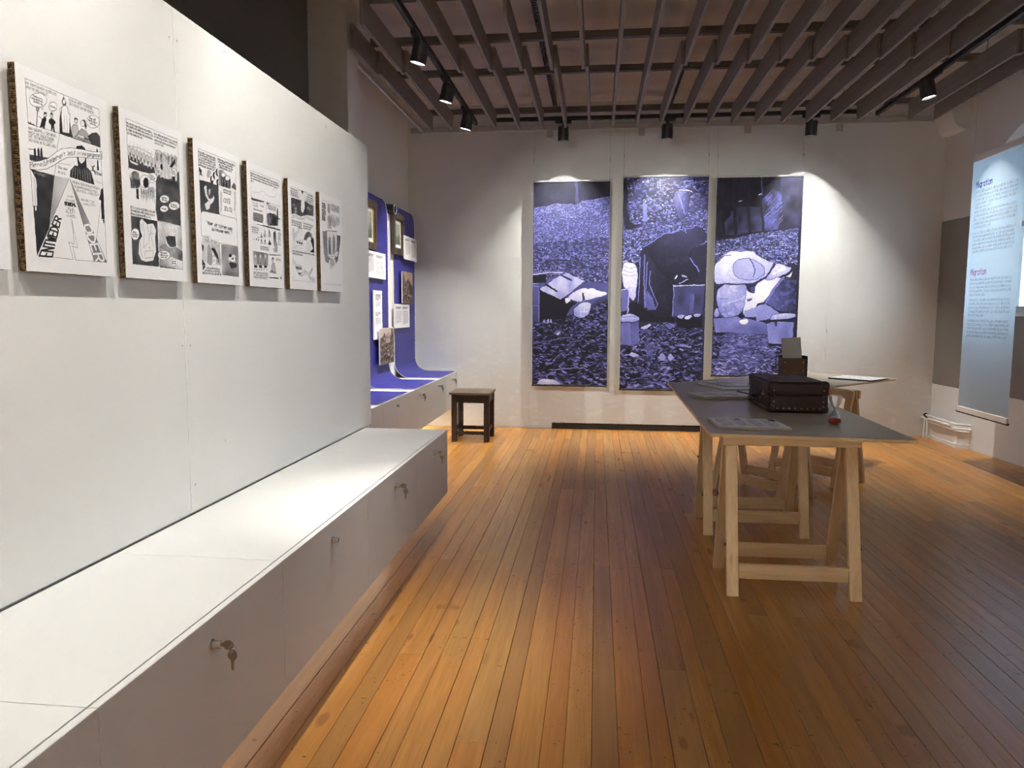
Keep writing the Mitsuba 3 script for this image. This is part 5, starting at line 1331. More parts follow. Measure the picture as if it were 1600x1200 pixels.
def _banner2(p):
    p.fill([(-0.006,.002),(1.010,-0.002),(1.023,.284),(.000,.285)],0.22,1)
    p.leaves([(.005,.006),(.999,.002),(1.000,.250),(.020,.259)],1300,0.016,0.03,0.18,0.72,5,0.6)
    p.fill([(-0.000,.011),(.048,.011),(.057,.148),(.092,.204),(.224,.234),(.116,.244),(.011,.247)],0.06,1)
    p.fill([(.245,.041),(.294,.049),(.183,.084),(.108,.109),(.054,.105),(.150,.079)],0.14,0.9)
    p.wash([(.228,.114),(.282,.127),(.298,.208),(.244,.204)],0.25,0.42,4,6,268,0.9)
    p.sack([(.582,.077),(.668,.066),(.787,.064),(.781,.173),(.685,.197),(.642,.186)],0.08,0.3,249,(0.3, 0.3),1.2,1,1)
    p.line([(.668,.066),(.743,.064),(.808,.069)],0.7,0.01)
    p.line([(.653,.084),(.693,.126),(.727,.173)],0.45,0.009)
    p.fill([(.810,.114),(1.000,.028),(1.006,.156),(.781,.165)],0.14,0.45)
    p.leaves([(.014,.251),(.256,.225),(.653,.199),(.995,.156),(.992,.310),(.008,.413)],1500,0.012,0.026,0.22,0.85,6,0.5)
    p.fill([(.011,.468),(.977,.467),(.960,1.002),(.001,1.005)],0.1,1)
    p.leaves([(.228,.695),(.646,.675),(.970,.712),(.962,.796),(.002,.827)],600,0.028,0.055,0.14,0.55,7,0.4)
    p.leaves([(.000,.789),(.971,.731),(.960,1.002),(.001,1.005)],1100,0.038,0.08,0.11,0.56,8,0.38)
    p.sack([(.002,.400),(.082,.394),(.180,.408),(.199,.455),(.193,.496),(.168,.581),(.100,.563),(.062,.520),(.013,.515)],0.5,0.98,250,(0.4, 0.1),0.8,1,1)
    p.line([(.019,.413),(.095,.425),(.170,.417)],0.35,0.006)
    p.line([(.020,.430),(.096,.442),(.171,.436)],0.35,0.006)
    p.line([(.021,.447),(.097,.459),(.172,.455)],0.35,0.006)
    p.sack([(.250,.323),(.357,.302),(.506,.268),(.656,.255),(.742,.261),(.752,.233),(.827,.229),(.935,.237),(.984,.259),(.981,.301),(.853,.323),(.801,.361),(.835,.403),(.912,.450),(.860,.484),(.668,.497),(.228,.497),(.206,.387),(.231,.353)],0.03,0.14,251,(0.7, 0.1),0.5,1,1)
    p.sack([(.250,.323),(.206,.387),(.198,.497),(.180,.581),(.320,.619),(.429,.649),(.621,.656),(.625,.495),(.602,.467),(.516,.467)],0.03,0.12,252,(0.2, 0.3),0.7,1,1)
    p.line([(.250,.325),(.368,.300),(.506,.265),(.656,.252)],0.42,0.01)
    p.line([(.753,.259),(.731,.242),(.827,.231)],0.4,0.008)
    p.line([(.818,.378),(.917,.437)],0.4,0.014)
    p.line([(.269,.361),(.266,.497),(.295,.605)],0.38,0.011)
    p.line([(.298,.395),(.292,.497),(.283,.605)],0.38,0.011)
    p.line([(.221,.370),(.217,.497),(.210,.586)],0.38,0.011)
    p.line([(.338,.438),(.330,.497),(.400,.557)],0.38,0.011)
    p.line([(.400,.557),(.438,.590),(.427,.609)],0.35,0.01)
    p.wash([(.269,.562),(.314,.524),(.377,.562),(.428,.623),(.320,.619)],0.14,0.4,12,18,273,0.8)
    p.fill([(.102,.586),(.210,.586),(.320,.624),(.441,.652),(.645,.656),(.634,.680),(.227,.676),(.104,.629)],0.04,1)
    p.line([(.002,.530),(.110,.515)],0.6,0.014)
    p.fill([(.005,.534),(.086,.525),(.086,.619),(.002,.629)],0.3,1)
    p.line([(.098,.515),(.081,.638)],0.65,0.012)
    p.fill([(.002,.631),(.068,.624),(.069,.638),(.003,.639)],0.05,1)
    p.wash([(.002,.683),(.125,.681),(.126,.789),(-0.004,.784)],0.26,0.46,7,8,274,1)
    p.wash([(.125,.681),(.221,.671),(.221,.779),(.132,.789)],0.16,0.34,7,8,275,1)
    p.sack([(-0.005,.645),(.117,.636),(.201,.643),(.241,.666),(.155,.676),(-0.003,.683)],0.3,0.7,256,(0.4, 0.1),0.8,1,1)
    p.line([(.010,.657),(.190,.650)],0.2,0.006)
    p.wash([(.611,.505),(.979,.507),(.974,.655),(.669,.651),(.618,.647)],0.08,0.26,5,7,277,1)
    p.line([(.616,.506),(.979,.503)],0.72,0.014)
    p.line([(.616,.510),(.618,.647)],0.5,0.008)
    p.wash([(.819,.547),(.867,.547),(.859,.637),(.818,.637)],0.2,0.42,8,8,278,0.8)
    p.line([(.622,.630),(.967,.629)],0.2,0.005)
    p.fill([(.636,.486),(.972,.485),(.973,.502),(.637,.503)],0.08,1)
    p.line([(.685,.495),(.780,.476)],0.7,0.01)
    p.fill([(.704,.454),(.763,.459),(.774,.467),(.709,.465)],0.6,1)
    p.line([(.629,.471),(.650,.457)],0.9,0.014)
    p.fill([(.657,.651),(.973,.641),(.970,.702),(.791,.707),(.671,.698)],0.03,1)
    p.wash([(.668,.650),(.686,.644),(.746,.642),(.758,.647),(.723,.661),(.687,.659)],0.4,0.85,12,20,279,1)
    p.wash([(.757,.655),(.776,.648),(.836,.646),(.848,.652),(.813,.665),(.777,.663)],0.4,0.85,12,20,280,1)
    p.wash([(.859,.645),(.877,.639),(.937,.637),(.949,.642),(.914,.655),(.878,.654)],0.4,0.85,12,20,281,1)
    p.wash([(.235,.702),(.359,.685),(.378,.694),(.289,.713)],0.55,0.75,9,12,282,1)
    p.wash([(.528,.699),(.575,.682),(.647,.689),(.636,.703)],0.2,0.4,8,10,283,1)
    p.fill([(.235,.713),(.325,.708),(.350,.725),(.242,.727)],0.2,1)
    p.wash([(.092,.831),(.151,.816),(.236,.831),(.165,.840)],0.45,0.72,8,16,284,1)
    p.wash([(.452,.844),(.511,.825),(.559,.844),(.500,.856)],0.4,0.6,8,16,285,1)
    p.wash([(.565,.844),(.606,.823),(.655,.844),(.608,.856)],0.4,0.6,8,16,286,1)
    p.wash([(.658,.788),(.771,.783),(.843,.790),(.748,.797)],0.4,0.6,8,16,287,1)
    p.line([(.332,.835),(.293,.774)],0.35,0.006)
    p.line([(.341,.835),(.314,.774)],0.35,0.006)
    p.line([(.351,.835),(.336,.774)],0.35,0.006)
    p.line([(.361,.835),(.357,.774)],0.35,0.006)
    p.line([(.370,.835),(.379,.774)],0.35,0.006)
    p.line([(.380,.835),(.400,.774)],0.35,0.006)
    p.line([(.389,.835),(.422,.774)],0.35,0.006)
def _banner3(p):
    p.fill([(-0.008,-0.007),(.996,-0.004),(.998,.322),(-0.006,.320)],0.06,1)
    p.wash([(.004,-0.003),(.991,.001),(.995,.294),(.664,.265),(.010,.311)],0.0,0.09,7,9,308,1)
    p.wash([(.529,.106),(.646,.060),(.757,.079),(.773,.256),(.555,.270)],0.04,0.3,12,18,309,1)
    p.line([(.541,.116),(.588,.088)],0.28,0.005)
    p.line([(.621,.136),(.668,.108)],0.38,0.005)
    p.line([(.700,.156),(.747,.129)],0.48000000000000004,0.005)
    p.line([(.572,.176),(.619,.148)],0.28,0.005)
    p.line([(.651,.196),(.698,.169)],0.38,0.005)
    p.line([(.731,.217),(.778,.189)],0.48000000000000004,0.005)
    p.line([(.603,.236),(.649,.209)],0.28,0.005)
    p.line([(.670,.117),(.716,.089)],0.38,0.005)
    p.line([(.749,.137),(.796,.109)],0.48000000000000004,0.005)
    p.line([(.621,.157),(.667,.129)],0.28,0.005)
    p.line([(.700,.177),(.747,.149)],0.38,0.005)
    p.line([(.572,.197),(.618,.169)],0.48000000000000004,0.005)
    p.line([(.651,.217),(.698,.189)],0.28,0.005)
    p.line([(.731,.237),(.777,.209)],0.38,0.005)
    p.line([(.590,.117),(.636,.089)],0.48000000000000004,0.005)
    p.line([(.669,.137),(.716,.109)],0.28,0.005)
    p.line([(.749,.157),(.795,.130)],0.38,0.005)
    p.line([(.620,.177),(.667,.149)],0.48000000000000004,0.005)
    p.line([(.700,.197),(.747,.170)],0.28,0.005)
    p.line([(.571,.217),(.618,.189)],0.38,0.005)
    p.line([(.651,.237),(.698,.210)],0.48000000000000004,0.005)
    p.line([(.718,.118),(.765,.090)],0.28,0.005)
    p.line([(.589,.137),(.636,.110)],0.38,0.005)
    p.line([(.669,.158),(.716,.130)],0.48000000000000004,0.005)
    p.line([(.748,.178),(.795,.150)],0.28,0.005)
    p.line([(.620,.198),(.667,.170)],0.38,0.005)
    p.wash([(.226,.152),(.544,.149),(.555,.270),(.118,.292),(.101,.227)],0.03,0.26,9,12,310,1)
    p.line([(.046,.161),(.058,.236),(.097,.302)],0.05,0.022)
    p.line([(.197,.012),(.215,.152),(.238,.278)],0.05,0.036)
    p.line([(.367,.003),(.375,.153),(.407,.274)],0.05,0.036)
    p.line([(.509,.004),(.526,.130),(.555,.265)],0.05,0.026)
    p.line([(.515,.004),(.530,.088)],0.28,0.01)
    p.wash([(.750,-0.000),(.991,.001),(.982,.266),(.719,.266),(.770,.219),(.770,.107)],0.01,0.17,9,14,311,1)
    p.line([(.745,.009),(.760,.107)],0.16,0.008)
    p.line([(.262,.121),(.300,.118)],0.75,0.01)
    p.line([(.489,.089),(.511,.085)],0.8,0.012)
    p.fill([(.005,.320),(.251,.302),(.643,.270),(.829,.266),(.975,.252),(.964,.434),(.004,.432)],0.22,1)
    p.leaves([(.005,.320),(.251,.302),(.643,.270),(.828,.261),(.975,.250),(.964,.434),(.004,.432)],1500,0.012,0.026,0.22,0.92,9,0.5)
    p.fill([(.021,.766),(.624,.767),(.964,.767),(.971,.839),(.011,1.011),(.002,.902)],0.14,1)
    p.leaves([(.011,.707),(.665,.748),(.984,.812),(.984,.984),(.011,1.011)],1200,0.036,0.075,0.13,0.6,10,0.35)
    p.leaves([(.156,.780),(.646,.776),(.788,.821),(.707,.975),(.011,1.007)],400,0.03,0.07,0.3,0.72,12,0.3)
    p.wash([(.011,.707),(.308,.694),(.642,.730),(.657,.785),(.027,.775)],0.22,0.44,5,14,312,1)
    p.sack([(.000,.446),(.031,.423),(.105,.395),(.126,.376),(.213,.365),(.323,.372),(.421,.365),(.523,.396),(.679,.424),(.707,.433),(.671,.461),(.619,.494),(.516,.519),(.422,.535),(.155,.532),(.001,.544)],0.42,1.0,303,(0.35, 0.15),0.55,1,1)
    p.sack([(.203,.437),(.282,.405),(.435,.400),(.616,.457),(.534,.517),(.247,.507)],0.42,0.62,304,(0.5, 0.4),0.5,3,0.8)
    p.line([(.466,.494),(.473,.456),(.414,.405)],0.25,0.012)
    p.line([(.619,.494),(.701,.433)],0.15,0.018)
    p.line([(.127,.390),(.193,.386)],0.3,0.012)
    p.line([(.017,.539),(.176,.530),(.422,.537),(.570,.522)],0.12,0.016)
    p.sack([(.027,.598),(.041,.566),(.082,.548),(.134,.532),(.262,.535),(.379,.537),(.393,.571),(.386,.612),(.349,.676),(.255,.698),(.139,.707),(.084,.689)],0.22,0.7,305,(0.45, 0.15),0.8,2,1)
    p.sack([(.007,.666),(.048,.648),(.082,.675),(.084,.694),(.010,.703)],0.3,0.6,306,(0.35, 0.2),0.5,2,1)
    p.line([(.169,.630),(.280,.617),(.374,.594)],0.7,0.01)
    p.line([(.082,.675),(.128,.703)],0.2,0.012)
    p.line([(.087,.607),(.172,.603)],0.3,0.008)
    p.line([(.122,.644),(.180,.694)],0.3,0.008)
    p.fill([(.287,.694),(.390,.648),(.394,.694),(.342,.707)],0.05,1)
    p.sack([(.381,.556),(.414,.569),(.479,.581),(.497,.535),(.611,.504),(.802,.495),(.772,.518),(.731,.540),(.611,.622),(.516,.633),(.512,.649),(.372,.689),(.354,.671),(.381,.612)],0.62,1.05,307,(0.5, 0.3),0.5,1,1)
    p.sack([(.578,.524),(.661,.475),(.723,.426),(.788,.427),(.855,.443),(.921,.448),(.826,.485)],0.4,1.0,308,(0.4, 0.2),0.9,1,1)
    p.fill([(.396,.608),(.460,.599),(.456,.617),(.409,.626)],0.3,1)
    p.fill([(.424,.553),(.476,.544),(.484,.576),(.458,.576)],0.2,1)
    p.fill([(.370,.669),(.528,.644),(.521,.694),(.383,.698)],0.5,1)
    p.sack([(.833,.495),(.972,.495),(.974,.586),(.972,.676),(.785,.667),(.677,.644),(.611,.622),(.671,.585),(.732,.549)],0.05,0.3,309,(0.2, 0.7),0.9,1,1)
    p.line([(.627,.624),(.732,.545),(.823,.500)],0.38,0.03)
    p.line([(.719,.644),(.778,.586),(.926,.577)],0.25,0.008)
    p.line([(.881,.554),(.870,.663)],0.22,0.008)
    p.fill([(.849,.494),(.913,.471),(.894,.504)],0.9,1)
    p.wash([(.507,.649),(.612,.631),(.699,.653),(.786,.676),(.672,.708),(.524,.721)],0.4,0.55,8,8,320,1)
    p.sack([(.305,.719),(.321,.712),(.421,.705),(.428,.717),(.418,.730),(.355,.740)],0.7,1.0,311,(0.4, 0.3),0.2,1,1)
    p.wash([(.647,.730),(.737,.721),(.960,.722),(.959,.830),(.673,.835)],0.36,0.52,8,9,322,1)
    p.sack([(.672,.712),(.691,.690),(.744,.681),(.972,.673),(.974,.701),(.705,.719)],0.35,0.85,313,(0.5, 0.1),0.9,1,1)
    p.line([(.683,.717),(.969,.706)],0.08,0.02)
    p.fill([(.672,.828),(.789,.828),(.790,.841),(.684,.846)],0.06,1)
    p.fill([(.721,.721),(.753,.721),(.754,.739),(.739,.742)],0.15,1)
# ---------------------------------------------------------------- the two white ledges with locked flaps
def ledge(x_wall, x_front, ys, ztop, zbot, label, locks, y_end, wallgap=0.004):
    """ys: the joints between flaps; locks: for each flap None, 'lock' or 'keys' (a pair of keys hangs in it)."""
    k = thing('display_ledge', label, 'display ledge')
    th = 0.019
    for i, (y0, y1) in enumerate(zip(ys[:-1], ys[1:])):
        part(k, 'top_board', bx(x_wall + wallgap, x_front - th - 0.004, y0 + 0.001, y1 - 0.001, ztop - 0.019, ztop, 0.0008), M_LAMINATE)
        d = part(k, 'flap', bx(x_front - th, x_front, y0 + 0.0012, y1 - 0.0012, zbot, ztop + 0.0005, 0.0012), M_LAMINATE)
        part(d, 'face', bx(x_front - 0.0008, x_front + 0.0003, y0 + 0.0016, y1 - 0.0016, zbot + 0.001, ztop - 0.0012), M_FRONT, 'white front face greyed in its colour as if shaded')  # thin grey layer that paints shade onto the white flap
        yc, zl = (y0 + y1) / 2, ztop - 0.066
        if locks[i]:
            prof = [(0.0, 0.0), (0.0125, 0.0), (0.0125, 0.003), (0.0102, 0.005), (0.0098, 0.022), (0.0085, 0.024), (0.0, 0.0235)]
            m = lathe(prof, 20)
            rot(m, math.pi / 2, [0, 1, 0])
            mv(m, x_front, yc, zl)
            part(d, 'lock', m, M_STEEL, 'steel lock cylinder', smooth=35)
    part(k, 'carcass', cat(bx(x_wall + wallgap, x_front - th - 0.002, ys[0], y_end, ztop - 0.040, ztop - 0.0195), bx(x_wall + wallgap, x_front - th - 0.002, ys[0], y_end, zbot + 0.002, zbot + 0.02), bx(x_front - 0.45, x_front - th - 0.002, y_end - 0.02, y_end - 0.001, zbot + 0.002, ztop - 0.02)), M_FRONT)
    return k

def keys(x_front, y, z, label):
    """A key in the lock and its twin hanging from it by a small ring."""
    k = thing('key_pair', label, 'keys')
    x = x_front + 0.0235
    def key_mesh():
        bow = Polygon([(0.0135 * math.cos(a), 0.012 * math.sin(a)) for a in np.linspace(0, 2 * math.pi, 20, endpoint=False)]).difference(affinity.translate(Polygon([(0.003 * math.cos(a), 0.003 * math.sin(a)) for a in np.linspace(0, 2 * math.pi, 10, endpoint=False)]), 0.008, 0))
        blade = Polygon([(-0.012, 0.004), (-0.036, 0.0035), (-0.038, 0.001), (-0.038, -0.001), (-0.034, -0.003), (-0.030, -0.002), (-0.026, -0.0035), (-0.021, -0.002), (-0.017, -0.0035), (-0.012, -0.004)])
        return trimesh.creation.extrude_polygon(shapely.union_all([bow, blade]), 0.002, engine='earcut')
    a = key_mesh()                                # upright in the lock: blade along -x, bow out
    mv(a, 0, 0, -0.001)
    rot(a, math.pi / 2, [1, 0, 0])
    mv(a, x + 0.0185, y, z)
    part(k, 'key', a, M_BRASS)
    ring = trimesh.creation.torus(0.0085, 0.0009, 18, 8)
    rot(ring, math.pi / 2, [1, 0, 0])
    rot(ring, 0.9, [0, 0, 1])
    mv(ring, x + 0.0275, y, z - 0.0085)
    part(k, 'ring', ring, M_STEEL, smooth=True)
    b = key_mesh()
    mv(b, 0, 0, -0.001)
    rot(b, math.pi / 2, [0, 1, 0])                # hangs: blade down
    rot(b, math.pi / 2, [0, 0, 1])
    b.apply_transform(np.diag([1, 1, 1, 1.0]))
    lo, hi = b.bounds
    if abs(hi[2]) > abs(lo[2]):
        rot(b, math.pi, [1, 0, 0])
    mv(b, x + 0.0275, y + 0.001, z - 0.0250)
    part(k, 'key', b, M_BRASS)
    return k

LX, LZ, LB = -0.911, 0.66, 0.264
Y1 = [1.217 + 0.82 * i for i in range(-3, 4)] + [4.475]
ledge(PX, LX, Y1, LZ, LB, 'long white ledge with locked flaps under the row of comic boards', [None, 'lock', 'lock', 'keys', 'lock', 'keys', 'keys'], 4.475)
for i, lab in ((3, 'pair of keys in the nearest lock of the ledge under the comic boards'), (5, 'pair of keys in the third lock of the ledge under the comic boards'), (6, 'pair of keys at the far end of the ledge under the comic boards')):
    yc = (Y1[i] + Y1[i + 1]) / 2
    keys(LX, yc, LZ - 0.066, lab)
L2X = -1.657
Y2 = [4.82, 5.632, 6.443, 7.255, 8.067, 8.755]
ledge(XL, L2X, Y2, 0.663, 0.262, 'white ledge with locked flaps under the blue curved sheets in the back left corner', ['lock', 'lock', 'keys', 'keys', 'keys'], 8.755)
for y, lab in ((6.85, 'pair of keys in the ledge under the blue sheets, nearest one'), (7.66, 'pair of keys in the ledge under the blue sheets, middle one'), (8.411, 'pair of keys in the ledge under the blue sheets, the one just above the stool')):
    keys(L2X, y, 0.663 - 0.066, lab)
# glowing strips; the faint one is added to brighten floor beside the long ledge
for x, y0, y1, lum, lab in ((-2.015, 5.2, 8.73, STRIP, 'glowing light strip under the ledge with the blue sheets'), (-1.26, -0.6, 4.3, 9.0, 'added faint light strip under the long ledge below the comic boards')):
    k = thing('light_strip', lab, 'light strip')
    part(k, 'channel', bx(x - 0.015, x + 0.015, y0, y1, 0.235, 0.2615), M_SILVERRAIL)
    key = part(k, 'diffuser', bx(x - 0.013, x + 0.013, y0, y1 - 0.01, 0.230, 0.2345), M_WHITE)
    scene[key]['emitter'] = {'type': 'area', 'radiance': {'type': 'rgb', 'value': [lum, lum * 0.86, lum * 0.66]}}

# ---------------------------------------------------------------- comic boards
def _comb(p, n, uv):
    k = noise(p.x * 300, p.y * 300, p.z * 140) * 0.6 + noise(p.x * 90, 3.0, p.z * 420) * 0.6
    return mix((0.012, 0.008, 0.005), (0.14, 0.09, 0.042), smoothstep(0.48, 0.75, k))
M_COMB = mat('honeycomb_card', proc(_comb), 0.9, 0.1)
COMIC = [(1.337, 1.677, 'white comic board cut off by the left edge of the photo'),
         (1.727, 2.068, 'white comic board with ENTWEDER and ODER in large letters'),
         (2.121, 2.458, 'white comic board with white speech bubbles on dark panels, right beside the ENTWEDER board'),
         (2.527, 2.866, 'white comic board with a large rounded panel of handwriting across its middle'),
         (2.928, 3.262, 'white comic board with a pale curl drawn at the top, third from the wall end'),
         (3.330, 3.664, 'white comic board with a dark sea at the top, second from the wall end'),
         (3.720, 4.050, 'white comic board with a drawn photograph in its middle, nearest the wall end')]
CX = PX + 0.030
GAP = 0.010
for i, (y0, y1, lab) in enumerate(COMIC):
    k = thing('comic_board', lab, 'comic board', None)
    z0, z1 = 1.491 + 0.0005 * i, 1.993
    y0, y1 = y0 - 0.012, y1 - 0.012
    part(k, 'core', bx(PX + GAP, CX - 0.0016, y0 + 0.0005, y1 - 0.0005, z0, z1), M_COMB, 'brown honeycomb cardboard core')
    part(k, 'cover_sheet', bx(CX - 0.0016, CX, y0, y1, z0 - 0.0005, z1 + 0.0005, 0.0003), M_SHEETEDGE)
    for yy in (y0 + 0.08, y1 - 0.08):
        part(k, 'spacer', bx(PX + 0.0003, PX + GAP + 0.001, yy - 0.02, yy + 0.02, z0 + 0.2, z0 + 0.3), M_COMB)
    pad = comic_pad(i)
    print_on(k, 'drawing', pad, (CX + 0.0003, y0 + 0.001, z1 - 0.0005), (0, y1 - y0 - 0.002, 0), (0, 0, -(z1 - z0 - 0.001)), M_PRINT, None, 'black ink drawing and lettering')

# ---------------------------------------------------------------- blue curved sheets on the left wall
def curved_sheet(y0, y1, label):
    k = thing('display_sheet', label, 'display sheet')
    x_up, z_low, z_top, r, x_end = -2.165, 0.666, 2.50, 0.165, L2X - 0.004
    P = [(x_up, z) for z in np.linspace(z_top, z_low + r, 24)]
    P += [(x_up + r - r * math.cos(a), z_low + r - r * math.sin(a)) for a in np.linspace(0, math.pi / 2, 14)[1:]]
    P += [(x, z_low) for x in np.linspace(x_up + r, x_end, 8)[1:]]
    P = [(x_up, z_top - 0.16 * (1 - math.cos(a))) for a in np.linspace(0, math.pi / 2, 10)[:-1]] + [p for p in P if p[1] <= z_top - 0.16 or p[0] > x_up + 1e-6]
    P = np.array(P)
    t = np.gradient(P, axis=0)
    t /= np.linalg.norm(t, axis=1, keepdims=True)
    nrm = np.c_[-t[:, 1], t[:, 0]]              # towards the room
    def strip(ya, yb, off0, off1, rtop=0.16):
        d = z_top - P[:, 1]
        ins = np.where((d < rtop) & (P[:, 0] < x_up + 1e-6), rtop - np.sqrt(np.maximum(rtop ** 2 - (rtop - np.minimum(d, rtop)) ** 2, 0)), 0)
        out = []
        for off in (off0, off1):
            q = P + nrm * off
            out += [np.c_[q[:, 0], ya + ins, q[:, 1]], np.c_[q[:, 0], yb - ins, q[:, 1]]]
        n = len(P)
        v = np.vstack(out)
        f = []
        for i in range(n - 1):
            for a, b in ((0, 1), (1, 3), (3, 2), (2, 0)):
                A, B = a * n + i, b * n + i
                f += [[A, B, B + 1], [A, B + 1, A + 1]]
        for i in (0, n - 1):
            f += [[i, n + i, 3 * n + i], [i, 3 * n + i, 2 * n + i]]
        m = trimesh.Trimesh(v, f, process=False)
        m.fix_normals()
        return m
    part(k, 'backing', strip(y0, y1 + 0.022, 0.0, 0.006), M_SHEETEDGE, smooth=30)
    part(k, 'blue_face', strip(y0 + 0.001, y1, 0.0062, 0.0075), M_BLUE, 'plain deep blue face', smooth=30)
    return k
k = thing('backing_panel', 'flat white panel on the left wall behind the blue curved sheets', 'panel')
part(k, 'panel', bx(XL + 0.0215, -2.1675, 5.48, 8.73, 0.664, 2.395, 0.002), M_SHEETEDGE)
SHEETS = [(7.80, 8.70, 'tall blue curved sheet nearest the back wall, its foot bent onto the ledge'),
          (6.655, 7.56, 'tall blue curved sheet half hidden behind the end of the partition'),
          (5.51, 6.41, 'blue curved sheet of which only the foot on the ledge shows beside the partition end')]
for a, b, lab in SHEETS:
    curved_sheet(a, b, lab)
k = thing('wall_tube', 'short dark tube with a pale rim between the tops of two blue sheets', 'tube')
tb = lathe([(0.040, 0.0), (0.052, 0.0), (0.052, 0.13), (0.048, 0.134), (0.042, 0.13), (0.040, 0.02)], 28)
rot(tb, math.pi / 2, [0, 1, 0])
mv(tb, XL, 7.685, 2.44)
part(k, 'pipe', tb, M_BLACK, smooth=40)
rim = trimesh.creation.torus(0.048, 0.006, 28, 8)
rot(rim, math.pi / 2, [0, 1, 0])
mv(rim, XL + 0.132, 7.685, 2.44)
part(k, 'rim', rim, M_SILVERRAIL, smooth=True)
bk = cyl((XL, 7.685, 2.44), (XL + 0.03, 7.685, 2.44), 0.0405, 24)
part(k, 'stop', bk, M_GAP)

XS = -2.165 + 0.0076                            # face of the blue sheets
def wall_card(y0, y1, z0, z1, th, label, kind, pad, name, colours=None, off=0.0, edge=None):
    k = thing(name, label, kind)
    x0 = XS + off
    part(k, 'board', bx(x0, x0 + th, y0, y1, z0, z1, 0.001), edge or M_SHEETEDGE)
    print_on(k, 'print', pad, (x0 + th + 0.0003, y0 + 0.001, z1 - 0.001), (0, y1 - y0 - 0.002, 0), (0, 0, -(z1 - z0 - 0.002)), M_PRINT, None, None, colours)
    return k

def text_pad(W, H, seed, cols=2, res=130):
    h = int(res * H / 0.30)
    pad = Pad(int(h * W / H), h, W, H, 0.95)
    m, g = 0.08, 0.07
    cw = (1 - 2 * m - g * (cols - 1)) / cols
    for c in range(cols):
        u0 = m + c * (cw + g)
        pad.block(u0, u0 + cw, 0.10, 0.21, 2, 0.08, seed + 50 * c, lw=0.0022, last=0.8)
        pad.block(u0, u0 + cw, 0.26, 0.86 if c else 0.80, 13, 0.5, seed + 50 * c + 10, fill=0.5)
    return pad
def strip_pad(W, H, seed):
    pad = Pad(90, 300, W, H, 0.95)
    pad.block(0.22, 0.85, 0.07, 0.20, 4, 0.08, seed, lw=0.002, last=0.7)
    pad.block(0.22, 0.85, 0.22, 0.33, 4, 0.5, seed + 9)
    pad.block(0.22, 0.85, 0.43, 0.52, 3, 0.15, seed + 19)
    pad.block(0.22, 0.85, 0.54, 0.70, 7, 0.5, seed + 29)
    return pad
def crowd_pad(W, H, seed, sky_):
    pad = Pad(150, 190, W, H, 0.55)
    n1, n2 = nz((pad.h, pad.w), 14, 22, seed, 3), nz((pad.h, pad.w), 40, 40, seed + 1, 2)
    pad.a[:] = np.clip(0.36 + (n1 - 0.5) * 1.5 + (n2 - 0.5) * 0.8, 0.03, 0.95)
    r = np.random.RandomState(seed)
    if sky_:
        pad.fill([(0, 0), (1, 0), (1, .12), (.7, .2), (.62, .16), (.4, .22), (.3, .18), (0, .3)], 0.82)
        pad.fill([(.42, .18), (.62, .12), (.72, .2), (.72, .42), (.40, .42)], 0.7)
        for _ in range(7):
            x = r.uniform(.42, .70)
            pad.fill([(x, .24), (x + .02, .24), (x + .02, .3), (x, .3)], 0.25)
        pad.fill([(.82, .02), (.93, .06), (.9, .2), (.8, .18)], 0.2)
        pad.ell((.3, .2), .06, .07, 0.3)
    for _ in range(60):
        x, y = r.uniform(0, 1), r.uniform(0.42, 1.0)
        s = 0.025 + 0.03 * y
        pad.ell((x, y - 2.2 * s), s * 0.55, s * 0.6, r.uniform(.45, .9))
        pad.fill([(x - s, y), (x - s * .7, y - 1.6 * s), (x + s * .7, y - 1.6 * s), (x + s, y)], r.uniform(.04, .35))
    return pad
SEPIA = [(0, (22, 15, 13)), (0.5, (120, 100, 88)), (1, (222, 212, 200))]
GREYS = [(0, (15, 14, 16)), (0.5, (125, 122, 122)), (1, (238, 238, 236))]

def picture_frame(y0, y1, z0, z1, label, seed, gold):
    k = thing('framed_picture', label, 'framed picture')
    fw, th = 0.062, 0.032
    o, i1, i2 = sbox(y0, z0, y1, z1), sbox(y0 + fw, z0 + fw, y1 - fw, z1 - fw), sbox(y0 + fw + 0.012, z0 + fw + 0.012, y1 - fw - 0.012, z1 - fw - 0.012)
    fr = prism(o.difference(i1), th, 'yz', XS)
    part(k, 'frame', fr, M_FRAME)
    part(k, 'slip', prism(i1.difference(i2), 0.022, 'yz', XS), M_GILT if gold else M_FRAME, 'narrow gilt slip' if gold else None)
    part(k, 'mat', bx(XS, XS + 0.010, y0 + fw + 0.011, y1 - fw - 0.011, z0 + fw + 0.011, z1 - fw - 0.011), M_CREAM, 'cream mount')
    m = 0.06
    W, H = (y1 - y0) - 2 * fw - 2 * m * 0.8, (z1 - z0) - 2 * fw - 2 * m * 0.8
    pad = Pad(110, 150, W, H, 0.62)
    n = nz((pad.h, pad.w), 5, 6, seed, 3)
    pad.a[:] = np.clip(0.62 - 0.12 * pad.v + (n - 0.5) * 0.18, 0, 1)
    pad.fill([(0, .62), (.2, .56), (.35, .66), (.5, .60), (.62, .5), (.72, .58), (.85, .42), (1, .5), (1, 1), (0, 1)], 0.40)
    pad.fill([(.0, .78), (.3, .70), (.45, .82), (.7, .66), (1, .80), (1, 1), (0, 1)], 0.25)
    r = np.random.RandomState(seed)
    for _ in range(50):
        pad.ell((r.uniform(0, 1), r.uniform(.6, 1)), .03, .03, r.uniform(.15, .5))
    print_on(k, 'picture', pad, (XS + 0.0106, y0 + fw + m * 0.8, z1 - fw - m * 0.8), (0, W, 0), (0, 0, -H), M_PRINT, [(0, (25, 28, 24)), (0.5, (120, 128, 116)), (1, (225, 226, 210))], 'faded grey green landscape picture')
    return k
